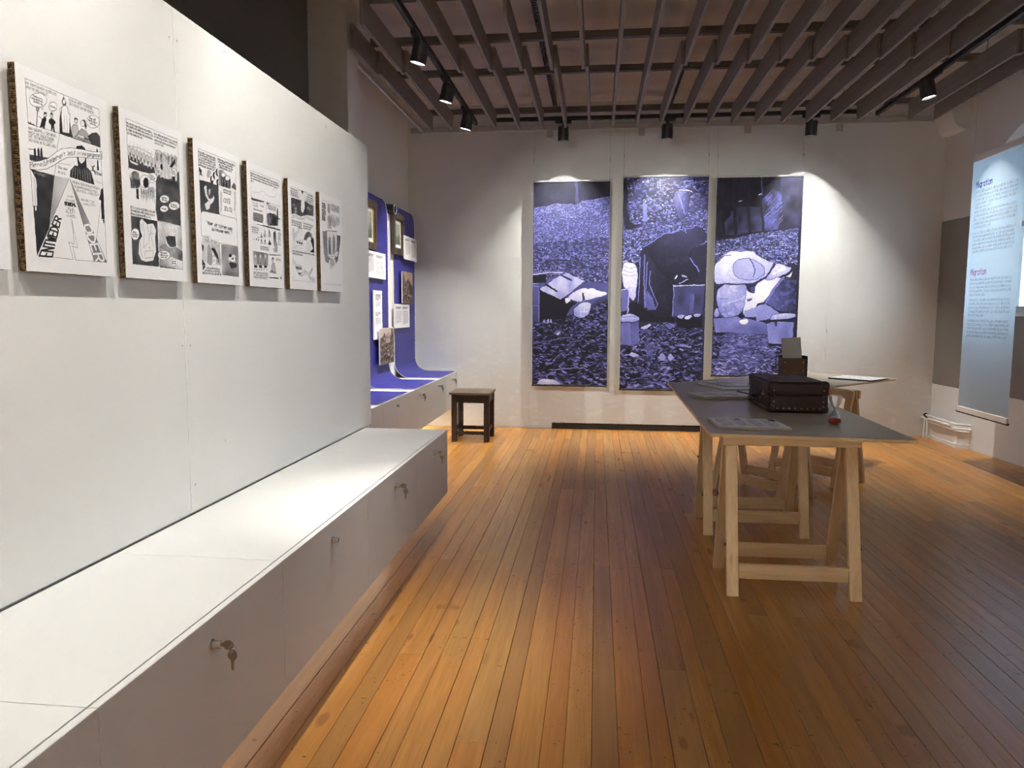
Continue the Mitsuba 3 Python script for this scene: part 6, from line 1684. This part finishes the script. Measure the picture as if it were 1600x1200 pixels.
M_FRAME = wood('dark_frame_wood', (0.030, 0.022, 0.015), (0.055, 0.040, 0.026), (0.012, 0.009, 0.006), 2, 0.35, 0.5, 91.0)
M_GILT = mat('old_gilt', (0.42, 0.30, 0.14), 0.4, 0.5, 0.8)
M_CREAM = mat('cream_card', (0.72, 0.70, 0.63), 0.8, 0.2)
picture_frame(7.70, 8.125, 1.985, 2.425, 'small dark framed picture on the blue sheet nearest the back wall', 401, False)
picture_frame(6.62, 7.10, 1.965, 2.43, 'dark framed picture with a gilt slip, half hidden behind the end of the partition', 402, True)
wall_card(8.075, 8.64, 1.955, 2.215, 0.012, 'white two-column text card right beside the upper framed picture, over the sheet edge', 'text card', text_pad(0.565, 0.26, 11), 'text_card', off=0.03)
wall_card(7.71, 8.35, 1.20, 1.46, 0.012, 'white two-column text card under the brown street photo on the far blue sheet', 'text card', text_pad(0.64, 0.26, 12), 'text_card', off=0.012)
wall_card(6.70, 7.40, 1.70, 1.955, 0.012, 'white two-column text card under the half hidden framed picture', 'text card', text_pad(0.70, 0.255, 13), 'text_card', off=0.012)
wall_card(6.985, 7.27, 1.105, 1.585, 0.012, 'narrow tall white text card partly behind the crowd photo', 'text card', strip_pad(0.285, 0.48, 14), 'text_card', off=0.008)
p = crowd_pad(0.46, 0.35, 21, False)
p.fill([(.05, 0), (1, 0), (1, .42), (.55, .2), (.3, .35)], 0.72)
p.fill([(.6, .3), (1, .5), (1, .75), (.7, .7)], 0.08)
wall_card(8.01, 8.46, 1.47, 1.82, 0.015, 'brown toned street photo on the far blue sheet', 'photo print', p, 'photo_print', p.colours([(0, (22, 15, 13)), (0.5, (108, 88, 76)), (1, (205, 175, 158))]), off=0.02)
p = crowd_pad(0.50, 0.36, 33, True)
wall_card(7.10, 7.60, 0.852, 1.215, 0.015, 'grey photo of a crowd before houses, low on the blue sheet', 'photo print', p, 'photo_print', p.colours(SEPIA), off=0.03)
# ---------------------------------------------------------------- three photo banners before the back wall
def cord(k, p, q):
    part(k, 'cord', cyl(p, q, 0.0016, 6), M_SILVERRAIL)
    part(k, 'hook', bx(q[0] - 0.012, q[0] + 0.012, q[1] - 0.004, q[1] + 0.01, q[2] - 0.012, q[2] + 0.014, 0.002), M_SILVERRAIL)
    part(k, 'clip', cyl((p[0], p[1], p[2] + 0.20), (p[0], p[1], p[2] + 0.235), 0.005, 8), M_STEEL)
BY = 8.66
BANNERS = [(-0.745, 0.125, 0.524, 2.866, 'left one of three blue photo banners: an open crate and bundles on forest leaves'),
           (0.274, 1.220, 0.490, 2.906, 'middle one of three blue photo banners: a stooping figure in a long dark coat'),
           (1.309, 2.237, 0.664, 2.888, 'right one of three blue photo banners: stuffed sacks on leaves below tree trunks')]
for i, (x0, x1, z0, z1, lab) in enumerate(BANNERS):
    k = thing('photo_banner', lab, 'banner')
    part(k, 'sheet', bx(x0, x1, BY, BY + 0.0012, z0, z1), M_SHEETEDGE)
    pad = banner_pad(i + 1, x1 - x0, z1 - z0)
    print_on(k, 'photo', pad, (x0, BY - 0.0004, z1), (x1 - x0, 0, 0), (0, 0, -(z1 - z0)), M_GLOSSPRINT, BLUE_RAMP, 'blue toned forest photograph')
    for z, n in ((z1, 'top_bar'), (z0, 'bottom_bar')):
        part(k, n, bx(x0 - 0.006, x1 + 0.006, BY - 0.006, BY + 0.008, z - 0.010, z + 0.010, 0.003), M_SILVERRAIL if n == 'top_bar' else M_BLACK)
    for x in (x0 + 0.005, x1 - 0.005):
        cord(k, (x, BY + 0.001, z1 + 0.008), (x, YB - 0.035, 3.47))

# ---------------------------------------------------------------- hanging text banner in front of the right window
k = thing('text_banner', 'pale translucent hanging banner headed Migration in front of the right window', 'banner')
BX, BYF, BW, BZ0, BZ1 = 3.357, 7.288, 0.850, 0.483, 2.795
pad = Pad(210, 620, BW, BZ1 - BZ0, 1.0)
pad.tq([(.097, .125), (.418, .126), (.418, .104), (.093, .104)], 'Migration', 0.0, 0.0075)
for (v0, v1, n, sd) in ((.134, .208, 5, 1), (.209, .283, 5, 21), (.290, .375, 6, 41), (.469, .542, 5, 61), (.547, .621, 5, 81), (.627, .700, 5, 101)):
    pad.block(.092, .90, v0, v1, n, 0.25, 700 + sd, fill=.60, last=.42 if sd not in (41, 101) else .98, lw=0.0026)
t2 = Pad(210, 620, BW, BZ1 - BZ0, 1.0)
t2.tq([(.094, .459), (.413, .460), (.413, .438), (.092, .438)], 'Migration', 0.0, 0.007)
a1, a2 = pad.a.ravel()[:, None], t2.a.ravel()[:, None]
paper = np.array(lin(212, 234, 250))
ink1 = np.where(pad.v.ravel()[:, None] < 0.13, np.array(lin(38, 48, 150)), np.array(lin(50, 62, 90)))
ink2 = np.array(lin(150, 70, 160))
col = paper * a1 + ink1 * (1 - a1)
col = col * a2 + ink2 * (1 - a2)
print_on(k, 'sheet', pad, (BX, BYF, BZ1), (0, -BW, 0), (0, 0, -(BZ1 - BZ0)), M_TRANS, None, None, col)
part(k, 'top_hem', bx(BX - 0.006, BX + 0.006, BYF - BW, BYF, BZ1 - 0.055, BZ1 + 0.004, 0.004), M_WHITE, 'white top hem')
part(k, 'bottom_hem', bx(BX - 0.009, BX + 0.009, BYF - BW, BYF, BZ0 - 0.004, BZ0 + 0.055, 0.005), M_WHITE, 'white bottom hem')
part(k, 'rod', cyl((BX, BYF + 0.012, BZ0 + 0.002), (BX, BYF - BW - 0.012, BZ0 + 0.002), 0.010, 14), M_BLACK, 'dark weighting rod')
for y in (BYF - 0.004, BYF - BW + 0.004):
    part(k, 'cord', cyl((BX, y, BZ1), (BX, y, ZS + 0.19), 0.0016, 6), M_SILVERRAIL)

# ---------------------------------------------------------------- pipes at the foot of the right wall
duct = Polygon([(3.714, 8.752), (3.714, 8.045), (right_x(7.985) - 0.002, 7.985), (right_x(8.752) - 0.002, 8.752)])
_room = Polygon([(3.5, 7.9), (right_x(7.9) - 0.001, 7.9), (right_x(8.755) - 0.001, 8.755), (3.5, 8.755)])
k = thing('pipe_casing', 'low white angled casing around the pipes in the back right corner', 'pipe casing')
part(k, 'casing', prism(duct, 0.168, 'xy', 0.0), M_WHITE)
part(k, 'baseboard', prism(duct.buffer(0.012, join_style='mitre').intersection(_room), 0.045, 'xy', 0.0), M_PIPE)
part(k, 'cap', prism(duct.buffer(0.006, join_style='mitre').intersection(_room), 0.008, 'xy', 0.168), M_PIPE)
def fillet(pts, r=0.035, n=6):
    out = [np.array(pts[0], float)]
    for a, b, c in zip(pts[:-2], pts[1:-1], pts[2:]):
        a, b, c = map(lambda q: np.array(q, float), (a, b, c))
        u, v = (a - b) / np.linalg.norm(a - b), (c - b) / np.linalg.norm(c - b)
        for t in np.linspace(0, 1, n):
            out.append((b + u * r) * (1 - t) ** 2 + 2 * b * t * (1 - t) + (b + v * r) * t ** 2)
    return np.array(out + [np.array(pts[-1], float)])
for j, (z, x, y1) in enumerate(((0.250, 3.695, 8.02), (0.205, 3.690, 8.015))):
    kk = thing('heating_pipe', ('upper' if j == 0 else 'lower') + ' one of two white heating pipes running along the casing in the back right corner', 'pipe')
    part(kk, 'pipe', tube(fillet([(x, 8.755, z), (x, y1, z), (3.806, y1 - 0.06, z)], 0.04), 0.0125, 12), M_PIPE, smooth=50)
    for y in (8.32, 8.66):
        part(kk, 'clamp', cyl((x, y - 0.012, z), (x, y + 0.012, z), 0.018, 14), M_PIPE)
    part(kk, 'fitting', beam((3.765, y1 - 0.035, z), (3.79, y1 - 0.047, z), 0.034, 0.034, (0, 0, 1), 0.006), M_PIPE)
    part(kk, 'wall_plug', cyl((x, 8.755, z), (x, 8.735, z), 0.02, 12), M_GAP)
for j, y in enumerate((8.60, 8.67)):
    kk = thing('heating_pipe', ('first' if j == 0 else 'second') + ' upright white pipe bending into the wall beside the casing, counted from the front', 'pipe')
    part(kk, 'pipe', tube(fillet([(3.655, y, 0.0), (3.655, y, 0.228 - 0.004 * j), (3.655, 8.50 if j == 0 else 8.757, 0.228 - 0.004 * j)] if j else [(3.655, y, 0.0), (3.655, y, 0.228), (3.672, 8.10, 0.228)], 0.03), 0.012, 12), M_PIPE, smooth=50)
# ---------------------------------------------------------------- trestles and the two table sheets
PINES = [wood(f'pine_{n}', a, b, c, 2, 0.45, 0.4, s, fine=180.0) for n, a, b, c, s in (
    ('upright_pale', (0.60, 0.43, 0.235), (0.70, 0.53, 0.31), (0.36, 0.21, 0.09), 5.0), ('upright_warm', (0.55, 0.385, 0.20), (0.66, 0.48, 0.27), (0.33, 0.19, 0.08), 15.0))]
PINE_X = wood('pine_across', (0.58, 0.41, 0.22), (0.69, 0.52, 0.30), (0.34, 0.20, 0.085), 0, 0.45, 0.4, 25.0, fine=180.0)
def trestle(cx, cy, ang, h, label):
    k = thing('trestle', label, 'trestle')
    ca, sa = math.cos(ang), math.sin(ang)
    def P(u, w, z):
        return (cx + ca * u - sa * w, cy + sa * u + ca * w, z)
    U = (ca, sa, 0)
    def on(s, z):                                # middle of a leg board at height z
        t = z / h
        return s * (0.200 * (1 - t) + 0.018 * t)
    n = 0
    for s in (-1, 1):
        for e in (-1, 1):
            leg = beam(P(e * 0.292, on(s, -0.02), -0.02), P(e * 0.292, on(s, h + 0.02), h + 0.02), 0.058, 0.027, U, 0.002)
            leg = trimesh.intersections.slice_mesh_plane(leg, [0, 0, 1], [0, 0, 0.0006], cap=True, engine='earcut')
            leg = trimesh.intersections.slice_mesh_plane(leg, [0, 0, -1], [0, 0, h - 0.0006], cap=True, engine='earcut')
            part(k, 'leg', leg, PINES[n % 2])
            part(k, 'screw', cyl(P(e * 0.322, on(s, 0.34 + 0.1 * s), 0.34 + 0.1 * s), P(e * 0.328, on(s, 0.34 + 0.1 * s), 0.34 + 0.1 * s), 0.007, 8), M_BLACK)
            n += 1
        part(k, 'stretcher', beam(P(-0.262, on(s, 0.118), 0.118), P(0.262, on(s, 0.118), 0.118), 0.074, 0.022, (0, 0, 1), 0.002), PINE_X)
        part(k, 'head_beam', beam(P(-0.335, s * 0.046, h - 0.034), P(0.335, s * 0.046, h - 0.034), 0.064, 0.026, (0, 0, 1), 0.002), PINE_X)
    # chain between the frames on one end
    a, b = np.array(P(-0.325, on(-1, 0.26), 0.26)), np.array(P(-0.325, on(1, 0.38), 0.38))
    links = []
    for t in np.linspace(0, 1, 30):
        q = a * (1 - t) + b * t - np.array([0, 0, 0.07]) * 4 * t * (1 - t)
        o = trimesh.creation.icosphere(1, 0.0035)
        links.append(mv(o, *q))
    part(k, 'chain', cat(*links), M_STEEL, 'thin bead chain', stuff=True)
    return k
H1 = 0.7935
trestle(0.978, 3.853, 0.008, H1, 'pale pine trestle nearest the camera, under the front end of the grey table sheet')
trestle(1.006, 4.86, 0.008, H1, 'pale pine trestle second from the front, under the middle of the front table sheet')
trestle(1.290, 5.835, -math.radians(48), 0.7735, 'pale pine trestle standing askew where the two table sheets meet')
trestle(1.850, 6.405, -math.radians(48), 0.7735, 'pale pine trestle standing askew at the back, under the far table sheet')

def _grey(p, n, uv):
    k = fbm(p.x * 3, p.y * 3, 1.0, 3)
    return mix((0.275, 0.24, 0.185), (0.33, 0.29, 0.23), k)
M_TOP = mat('grey_table_film', proc(_grey), 0.38, 0.45)
M_PLY = wood('plywood_edge', (0.55, 0.40, 0.22), (0.68, 0.52, 0.31), (0.25, 0.14, 0.06), 0, 0.55, 0.3, 40.0, fine=300.0)
def sheet_table(origin, e1, L1, L2, z, tilt, label):
    k = thing('table_sheet', label, 'table top')
    e1 = np.array(e1, float) / np.linalg.norm(e1)
    e2 = np.array([-e1[1], e1[0]])
    M = np.eye(4)
    M[:2, 0], M[:2, 1], M[:2, 3], M[2, 3] = e1, e2, origin, z
    M[2, 0] = -tilt
    a = bx(0, L1, 0, L2, -0.018, -0.0012, 0.0012)
    b = bx(0.0004, L1 - 0.0004, 0.0004, L2 - 0.0004, -0.0012, 0.0, 0.0005)
    for m, nm, mt, lb in ((a, 'plywood', M_PLY, 'pale plywood edge'), (b, 'film', M_TOP, 'grey brown top film')):
        m.apply_transform(M)
        part(k, nm, m, mt, lb)
    return k
sheet_table((0.544, 3.58), (1, -0.015), 0.935, 2.565, 0.8215, 0.010, 'long grey brown table sheet with plywood edges on the front trestles')
sheet_table((1.282, 5.665), (0.7034, 0.7108), 2.08, 0.96, 0.7922, 0.0, 'grey table sheet laid askew behind, tucked under the back end of the front sheet')
ZT, ZT2 = 0.8172, 0.7924

# ---------------------------------------------------------------- suitcase
def _leather(p, n, uv):
    k = fbm(p.x * 40, p.y * 40, p.z * 40, 3)
    w = smoothstep(0.62, 0.8, fbm(p.x * 9, p.y * 9, p.z * 9 + 4, 3))
    return mix(mix((0.007, 0.0025, 0.002), (0.015, 0.006, 0.0045), k), (0.05, 0.024, 0.016), w * 0.35)
M_LEATHER = bumped('dark_leather', proc(_leather), lambda p, n, uv: noise(p.x * 420, p.y * 420, p.z * 420), 0.0005, 0.5, 0.12)
M_LEATHER2 = bumped('corner_leather', (0.014, 0.007, 0.006), lambda p, n, uv: noise(p.x * 420, p.y * 420, p.z * 420), 0.0005, 0.52, 0.12)
M_LATCH = mat('dark_latch_metal', (0.10, 0.09, 0.075), 0.4, 0.5, 1.0)
M_RIVET = mat('brass_rivet', (0.62, 0.50, 0.32), 0.3, 0.5, 1.0)
def rbox(x0, x1, y0, y1, z0, z1, r, n=1):
    s = trimesh.creation.icosphere(2, r)
    pts = np.vstack([s.vertices + [x, y, z] for x in (x0 + r, x1 - r) for y in (y0 + r, y1 - r) for z in (z0 + r, z1 - r)])
    return trimesh.convex.convex_hull(pts)
k = thing('suitcase', 'dark brown old suitcase with riveted corners lying on the front table sheet', 'suitcase')
sx0, sx1, sy0, sy1, sz0, sz1 = 0.992, 1.327, 4.392, 4.962, ZT, 0.996
part(k, 'body', rbox(sx0, sx1, sy0, sy1, sz0, sz0 + 0.110, 0.020), M_LEATHER, smooth=35)
lid_m = rbox(sx0 - 0.002, sx1 + 0.002, sy0 - 0.002, sy1 + 0.002, sz0 + 0.095, sz1, 0.022)
lid = part(k, 'lid', lid_m, M_LEATHER, smooth=35)
part(lid, 'seam', cat(bx(sx0 - 0.004, sx1 + 0.004, sy0 - 0.004, sy1 + 0.004, sz0 + 0.108, sz0 + 0.113, 0.001)), M_LEATHER2)
for x in (sx0, sx1):
    for y in (sy0, sy1):
        for z in (sz0, sz1):
            ix, iy, iz = (1 if x == sx0 else -1), (1 if y == sy0 else -1), (1 if z == sz0 else -1)
            c = rbox(*sorted((x - ix * 0.004, x + ix * 0.052)), *sorted((y - iy * 0.004, y + iy * 0.052)), *sorted((max(z - iz * 0.004, sz0 + 0.0004) if iz > 0 else z + 0.004, z + iz * 0.046)), 0.018)
            part(k, 'corner', c, M_LEATHER2, smooth=35)
riv = []
def rivet(x, y, z, ax):
    s = trimesh.creation.icosphere(1, 0.0036)
    riv.append(mv(s, x, y, z))
for x in np.linspace(sx0 + 0.05, sx1 - 0.05, 8):
    rivet(x, sy0 - 0.0022, sz0 + 0.026, 1)
for xx in (sx0 + 0.03, sx1 - 0.03):
    for z in (0.040, 0.066, 0.100, 0.132):
        rivet(xx, sy0 - 0.0035, sz0 + z, 1)
for y in np.linspace(sy0 + 0.05, sy1 - 0.05, 10):
    rivet(sx0 - 0.0015, y, sz0 + 0.022, 0)
part(k, 'rivets', cat(*riv), M_RIVET, 'small brass rivets', stuff=True)
for y in (sy0 + 0.10, sy1 - 0.10):
    l = part(k, 'latch', cat(bx(sx0 - 0.010, sx0 + 0.004, y - 0.022, y + 0.022, sz0 + 0.088, sz0 + 0.112, 0.003), bx(sx0 - 0.012, sx0 + 0.004, y - 0.016, y + 0.016, sz0 + 0.112, sz0 + 0.126, 0.003)), M_LATCH, 'metal latch')
    part(l, 'stud', mv(trimesh.creation.icosphere(2, 0.006), sx0 - 0.012, y, sz0 + 0.098), M_RIVET)
ym = (sy0 + sy1) / 2
h = part(k, 'handle', tube(fillet([(sx0, ym - 0.075, sz0 + 0.06), (sx0 - 0.030, ym - 0.075, sz0 + 0.055), (sx0 - 0.034, ym, sz0 + 0.052), (sx0 - 0.030, ym + 0.075, sz0 + 0.055), (sx0, ym + 0.075, sz0 + 0.06)], 0.02), 0.010, 10), M_LEATHER2, 'leather handle', smooth=50)
for e in (-1, 1):
    part(h, 'mount', bx(sx0 - 0.010, sx0 + 0.003, ym + e * 0.078 - 0.016, ym + e * 0.078 + 0.012, sz0 + 0.048, sz0 + 0.072, 0.003), M_LATCH)

# ---------------------------------------------------------------- hourglass with red sand
k = thing('hourglass', 'small frameless hourglass with red sand standing at the right of the suitcase', 'hourglass')
hx, hy, hh = 1.242, 4.0, 0.150
zz = np.linspace(0.004, 0.146, 47)
def rad(z):
    t = abs(z - 0.075) / 0.071
    return 0.0045 + 0.0285 * math.sin(min(t, 1.0) ** 0.9 * math.pi * 0.56) if t < 0.98 else 0.0315 - 0.006
outer = [(0.0, 0.0), (0.026, 0.0), (0.031, 0.003)] + [(rad(z), z) for z in zz[1:-1]] + [(0.031, 0.147), (0.026, 0.150), (0.0, 0.150)]
inner = [(0.0, 0.004), (0.025, 0.005)] + [(max(rad(z) - 0.0034, 0.0012), z) for z in zz[2:-2]] + [(0.025, 0.145), (0.0, 0.146)]
prof = outer + inner[::-1]
g = lathe(prof, 40)
mv(g, hx, hy, ZT)
part(k, 'glass', g, 'material_glass', 'clear glass bulbs', smooth=40)
M_SAND = mat('red_sand', (0.36, 0.012, 0.014), 0.85, 0.2)
sand = lathe([(0.0, 0.0056), (0.0245, 0.0060)] + [(rad(z) - 0.0040, z) for z in np.linspace(0.008, 0.024, 6)] + [(rad(0.024) - 0.006, 0.027), (0.0, 0.029)], 32)
part(k, 'sand', mv(sand, hx, hy, ZT), M_SAND, 'red sand', smooth=40)

# ---------------------------------------------------------------- boards and cards on the tables
M_BOARDEDGE = mat('grey_board', (0.40, 0.36, 0.30), 0.7, 0.2)
def flat_board(corner, ang, w, d, z, th, pad, label, name='info_board', cat_='text board', edge=None, cols=None):
    """corner = front left corner; w along its front edge (turned by ang), d away from the camera."""
    k = thing(name, label, cat_)
    M = trimesh.transformations.rotation_matrix(ang, [0, 0, 1])
    if z > 0.8:                                   # lie flat on the slightly tilted front sheet
        M = trimesh.transformations.rotation_matrix(0.010, [0, 1, 0]) @ M
        z = z - ZT + 0.8218 - 0.010 * (corner[0] - 0.544)
    M[:3, 3] = [corner[0], corner[1], z]
    b = bx(0, w, 0, d, 0.0004, th, 0.001)
    b.apply_transform(M)
    part(k, 'board', b, edge or M_BOARDEDGE)
    e1, e2 = M[:3, 0], M[:3, 1]
    o = np.array([corner[0], corner[1], z + th + 0.0003]) + e2 * (d - 0.001) + e1 * 0.001
    print_on(k, 'print', pad, o, e1 * (w - 0.002), -e2 * (d - 0.002), M_PRINT, None, None, cols)
    return k
def lines_pad(W, H, seed, cols, bars=(), tone=0.92, res=190):
    pad = Pad(res, max(int(res * H / W), 60), W, H, tone)
    m, g = 0.07, 0.05
    cw = (1 - 2 * m - g * (cols - 1)) / cols
    for c in range(cols):
        u0 = m + c * (cw + g)
        pad.block(u0, u0 + cw, 0.10, 0.86, 14, 0.38, seed + 40 * c, fill=0.5, lw=0.0022)
    for (u0, v0, u1, v1, t) in bars:
        pad.fill([(u0, v0), (u1, v0), (u1, v1), (u0, v1)], t)
    return pad
flat_board((0.612, 3.705), 0.05, 0.348, 0.315, ZT, 0.012, lines_pad(0.348, 0.315, 1000, 4, ((.37, .04, .46, .2, .35), (.88, .04, .98, .25, .1))), 'white text board lying near the front edge of the table, left of the hourglass')
a20 = math.radians(20)
def L2W(c, a, u, v):
    return (c[0] + math.cos(a) * u - math.sin(a) * v, c[1] + math.sin(a) * u + math.cos(a) * v)
flat_board((0.716, 4.92), a20, 0.37, 0.262, ZT, 0.010, lines_pad(0.37, 0.262, 1100, 3), 'lower white text board of the stack left of the suitcase front')
flat_board((0.710, 4.925), a20, 0.37, 0.262, ZT + 0.0104, 0.010, lines_pad(0.37, 0.262, 1140, 3, ((.30, .05, .36, .9, .5), (.66, .05, .72, .9, .45))), 'upper white text board of the stack left of the suitcase front')
flat_board((0.935, 5.583), a20, 0.30, 0.44, ZT, 0.010, lines_pad(0.30, 0.44, 1200, 2), 'lower white board of the stack by the back left corner of the table')
flat_board((0.985, 5.745), a20, 0.30, 0.32, ZT + 0.0104, 0.010, lines_pad(0.30, 0.32, 1240, 2, ((.1, .1, .5, .5, .55),)), 'upper white board of the stack by the back left corner of the table')
pp = Pad(110, 80, 0.28, 0.20, 0.88)
pp.fill([(0, 0), (1, 0), (1, 1), (0, 1)], 0.05)
pp.fill([(.05, .04), (.95, .04), (.95, .96), (.05, .96)], 0.86)
cc = pp.colours()
gm = np.hypot((pp.u - 0.33) / 0.16, (pp.v - 0.62) / 0.12).ravel() + nz(pp.a.shape, 12, 14, 77, 2).ravel() * 0.8
cc[gm < 1.25] = lin(92, 108, 62)
flat_board((1.085, 5.33), a20, 0.28, 0.20, ZT, 0.006, pp, 'black edged card with a green plant picture behind the suitcase', 'picture_card', 'picture card', M_BLACK, cc)
flat_board((2.385, 6.745), math.radians(48), 0.355, 0.385, ZT2, 0.012, lines_pad(0.355, 0.385, 1300, 3), 'white text board with dark edges alone on the far table sheet', edge=M_BLACK)

# brown box with a card leaning in it
k = thing('card_box', 'open brown box with brass studs standing behind the suitcase on the far table sheet', 'box')
M_BOX = mat('brown_board', (0.072, 0.038, 0.017), 0.6, 0.3)
cx0, cx1, cy0, cy1, cz0, cz1 = 1.527, 1.733, 6.33, 6.46, ZT2, 1.016
part(k, 'front', bx(cx0, cx1 - 0.016, cy0, cy0 + 0.010, cz0, cz1, 0.001), M_BOX)
part(k, 'back', bx(cx0, cx1 - 0.002, cy1 - 0.010, cy1, cz0, cz1 + 0.018, 0.001), M_BOX)
part(k, 'side', bx(cx0, cx0 + 0.010, cy0 + 0.010, cy1 - 0.010, cz0, cz1, 0.001), M_BOX)
part(k, 'side', bx(cx1 - 0.014, cx1 - 0.002, cy0 + 0.002, cy1 - 0.010, cz0, cz1 + 0.018, 0.001), M_BLACK, 'darker side')
part(k, 'bottom', bx(cx0 + 0.010, cx1 - 0.014, cy0 + 0.010, cy1 - 0.010, cz0, cz0 + 0.008), M_BOX)
for x in (cx0 + 0.022, cx1 - 0.038):
    for z in (cz0 + 0.12, cz0 + 0.19):
        part(k, 'stud', mv(trimesh.creation.icosphere(2, 0.0045), x, cy0 - 0.0008, z), M_RIVET)
card = bx(-0.077, 0.077, 0, 0.004, 0, 0.372, 0.0005)
rot(card, -math.radians(4.5), [0, 1, 0])
rot(card, -math.radians(5), [1, 0, 0])
mv(card, 1.632, 6.352, ZT2 + 0.022)
M_CARD = mat('pale_card', (0.46, 0.435, 0.40), 0.7, 0.2)
solo('card', card, M_CARD, 'pale blank card leaning in the brown box', 'card')
# ---------------------------------------------------------------- old dark stool
M_STOOL = wood('stool_wood', (0.012, 0.006, 0.0035), (0.026, 0.013, 0.007), (0.008, 0.005, 0.003), 2, 0.5, 0.25, 60.0)
M_SEAT = wood('stool_seat_wood', (0.055, 0.04, 0.025), (0.12, 0.092, 0.062), (0.03, 0.02, 0.012), 0, 0.5, 0.4, 66.0, fine=140.0)
k = thing('stool', 'small dark old wooden stool with a worn seat in front of the back wall', 'stool')
ax0, ax1, ay0, ay1, az = -1.522, -1.118, 7.70, 8.12, 0.505
cxs, cys = (ax0 + ax1) / 2, (ay0 + ay1) / 2
seat = rrect(ax0 - 0.022, ax1 + 0.012, ay0 - 0.024, ay1 + 0.03, 0.008).difference(rrect(cxs - 0.026, cxs + 0.026, cys - 0.018, cys + 0.018, 0.016))
sm = prism(seat, 0.022, 'xy', az)
part(k, 'seat', sm, M_SEAT, 'worn brown seat with a slot')
w = 0.056
for x in (ax0, ax1 - w):
    for y in (ay0, ay1 - w):
        part(k, 'leg', bx(x, x + w, y, y + w, 0.0005, az, 0.003), M_STOOL)
for y in (ay0 + 0.008, ay1 - 0.036):
    part(k, 'apron', bx(ax0 + w, ax1 - w, y, y + 0.026, az - 0.088, az, 0.002), M_STOOL)
    part(k, 'stretcher', bx(ax0 + w, ax1 - w, y + 0.004, y + 0.026, 0.075, 0.112, 0.003), M_STOOL)
for x in (ax0 + 0.008, ax1 - 0.034):
    part(k, 'apron', bx(x, x + 0.026, ay0 + w, ay1 - w, az - 0.088, az, 0.002), M_STOOL)
    part(k, 'stretcher', bx(x + 0.002, x + 0.024, ay0 + w, ay1 - w, 0.105, 0.145, 0.003), M_STOOL)
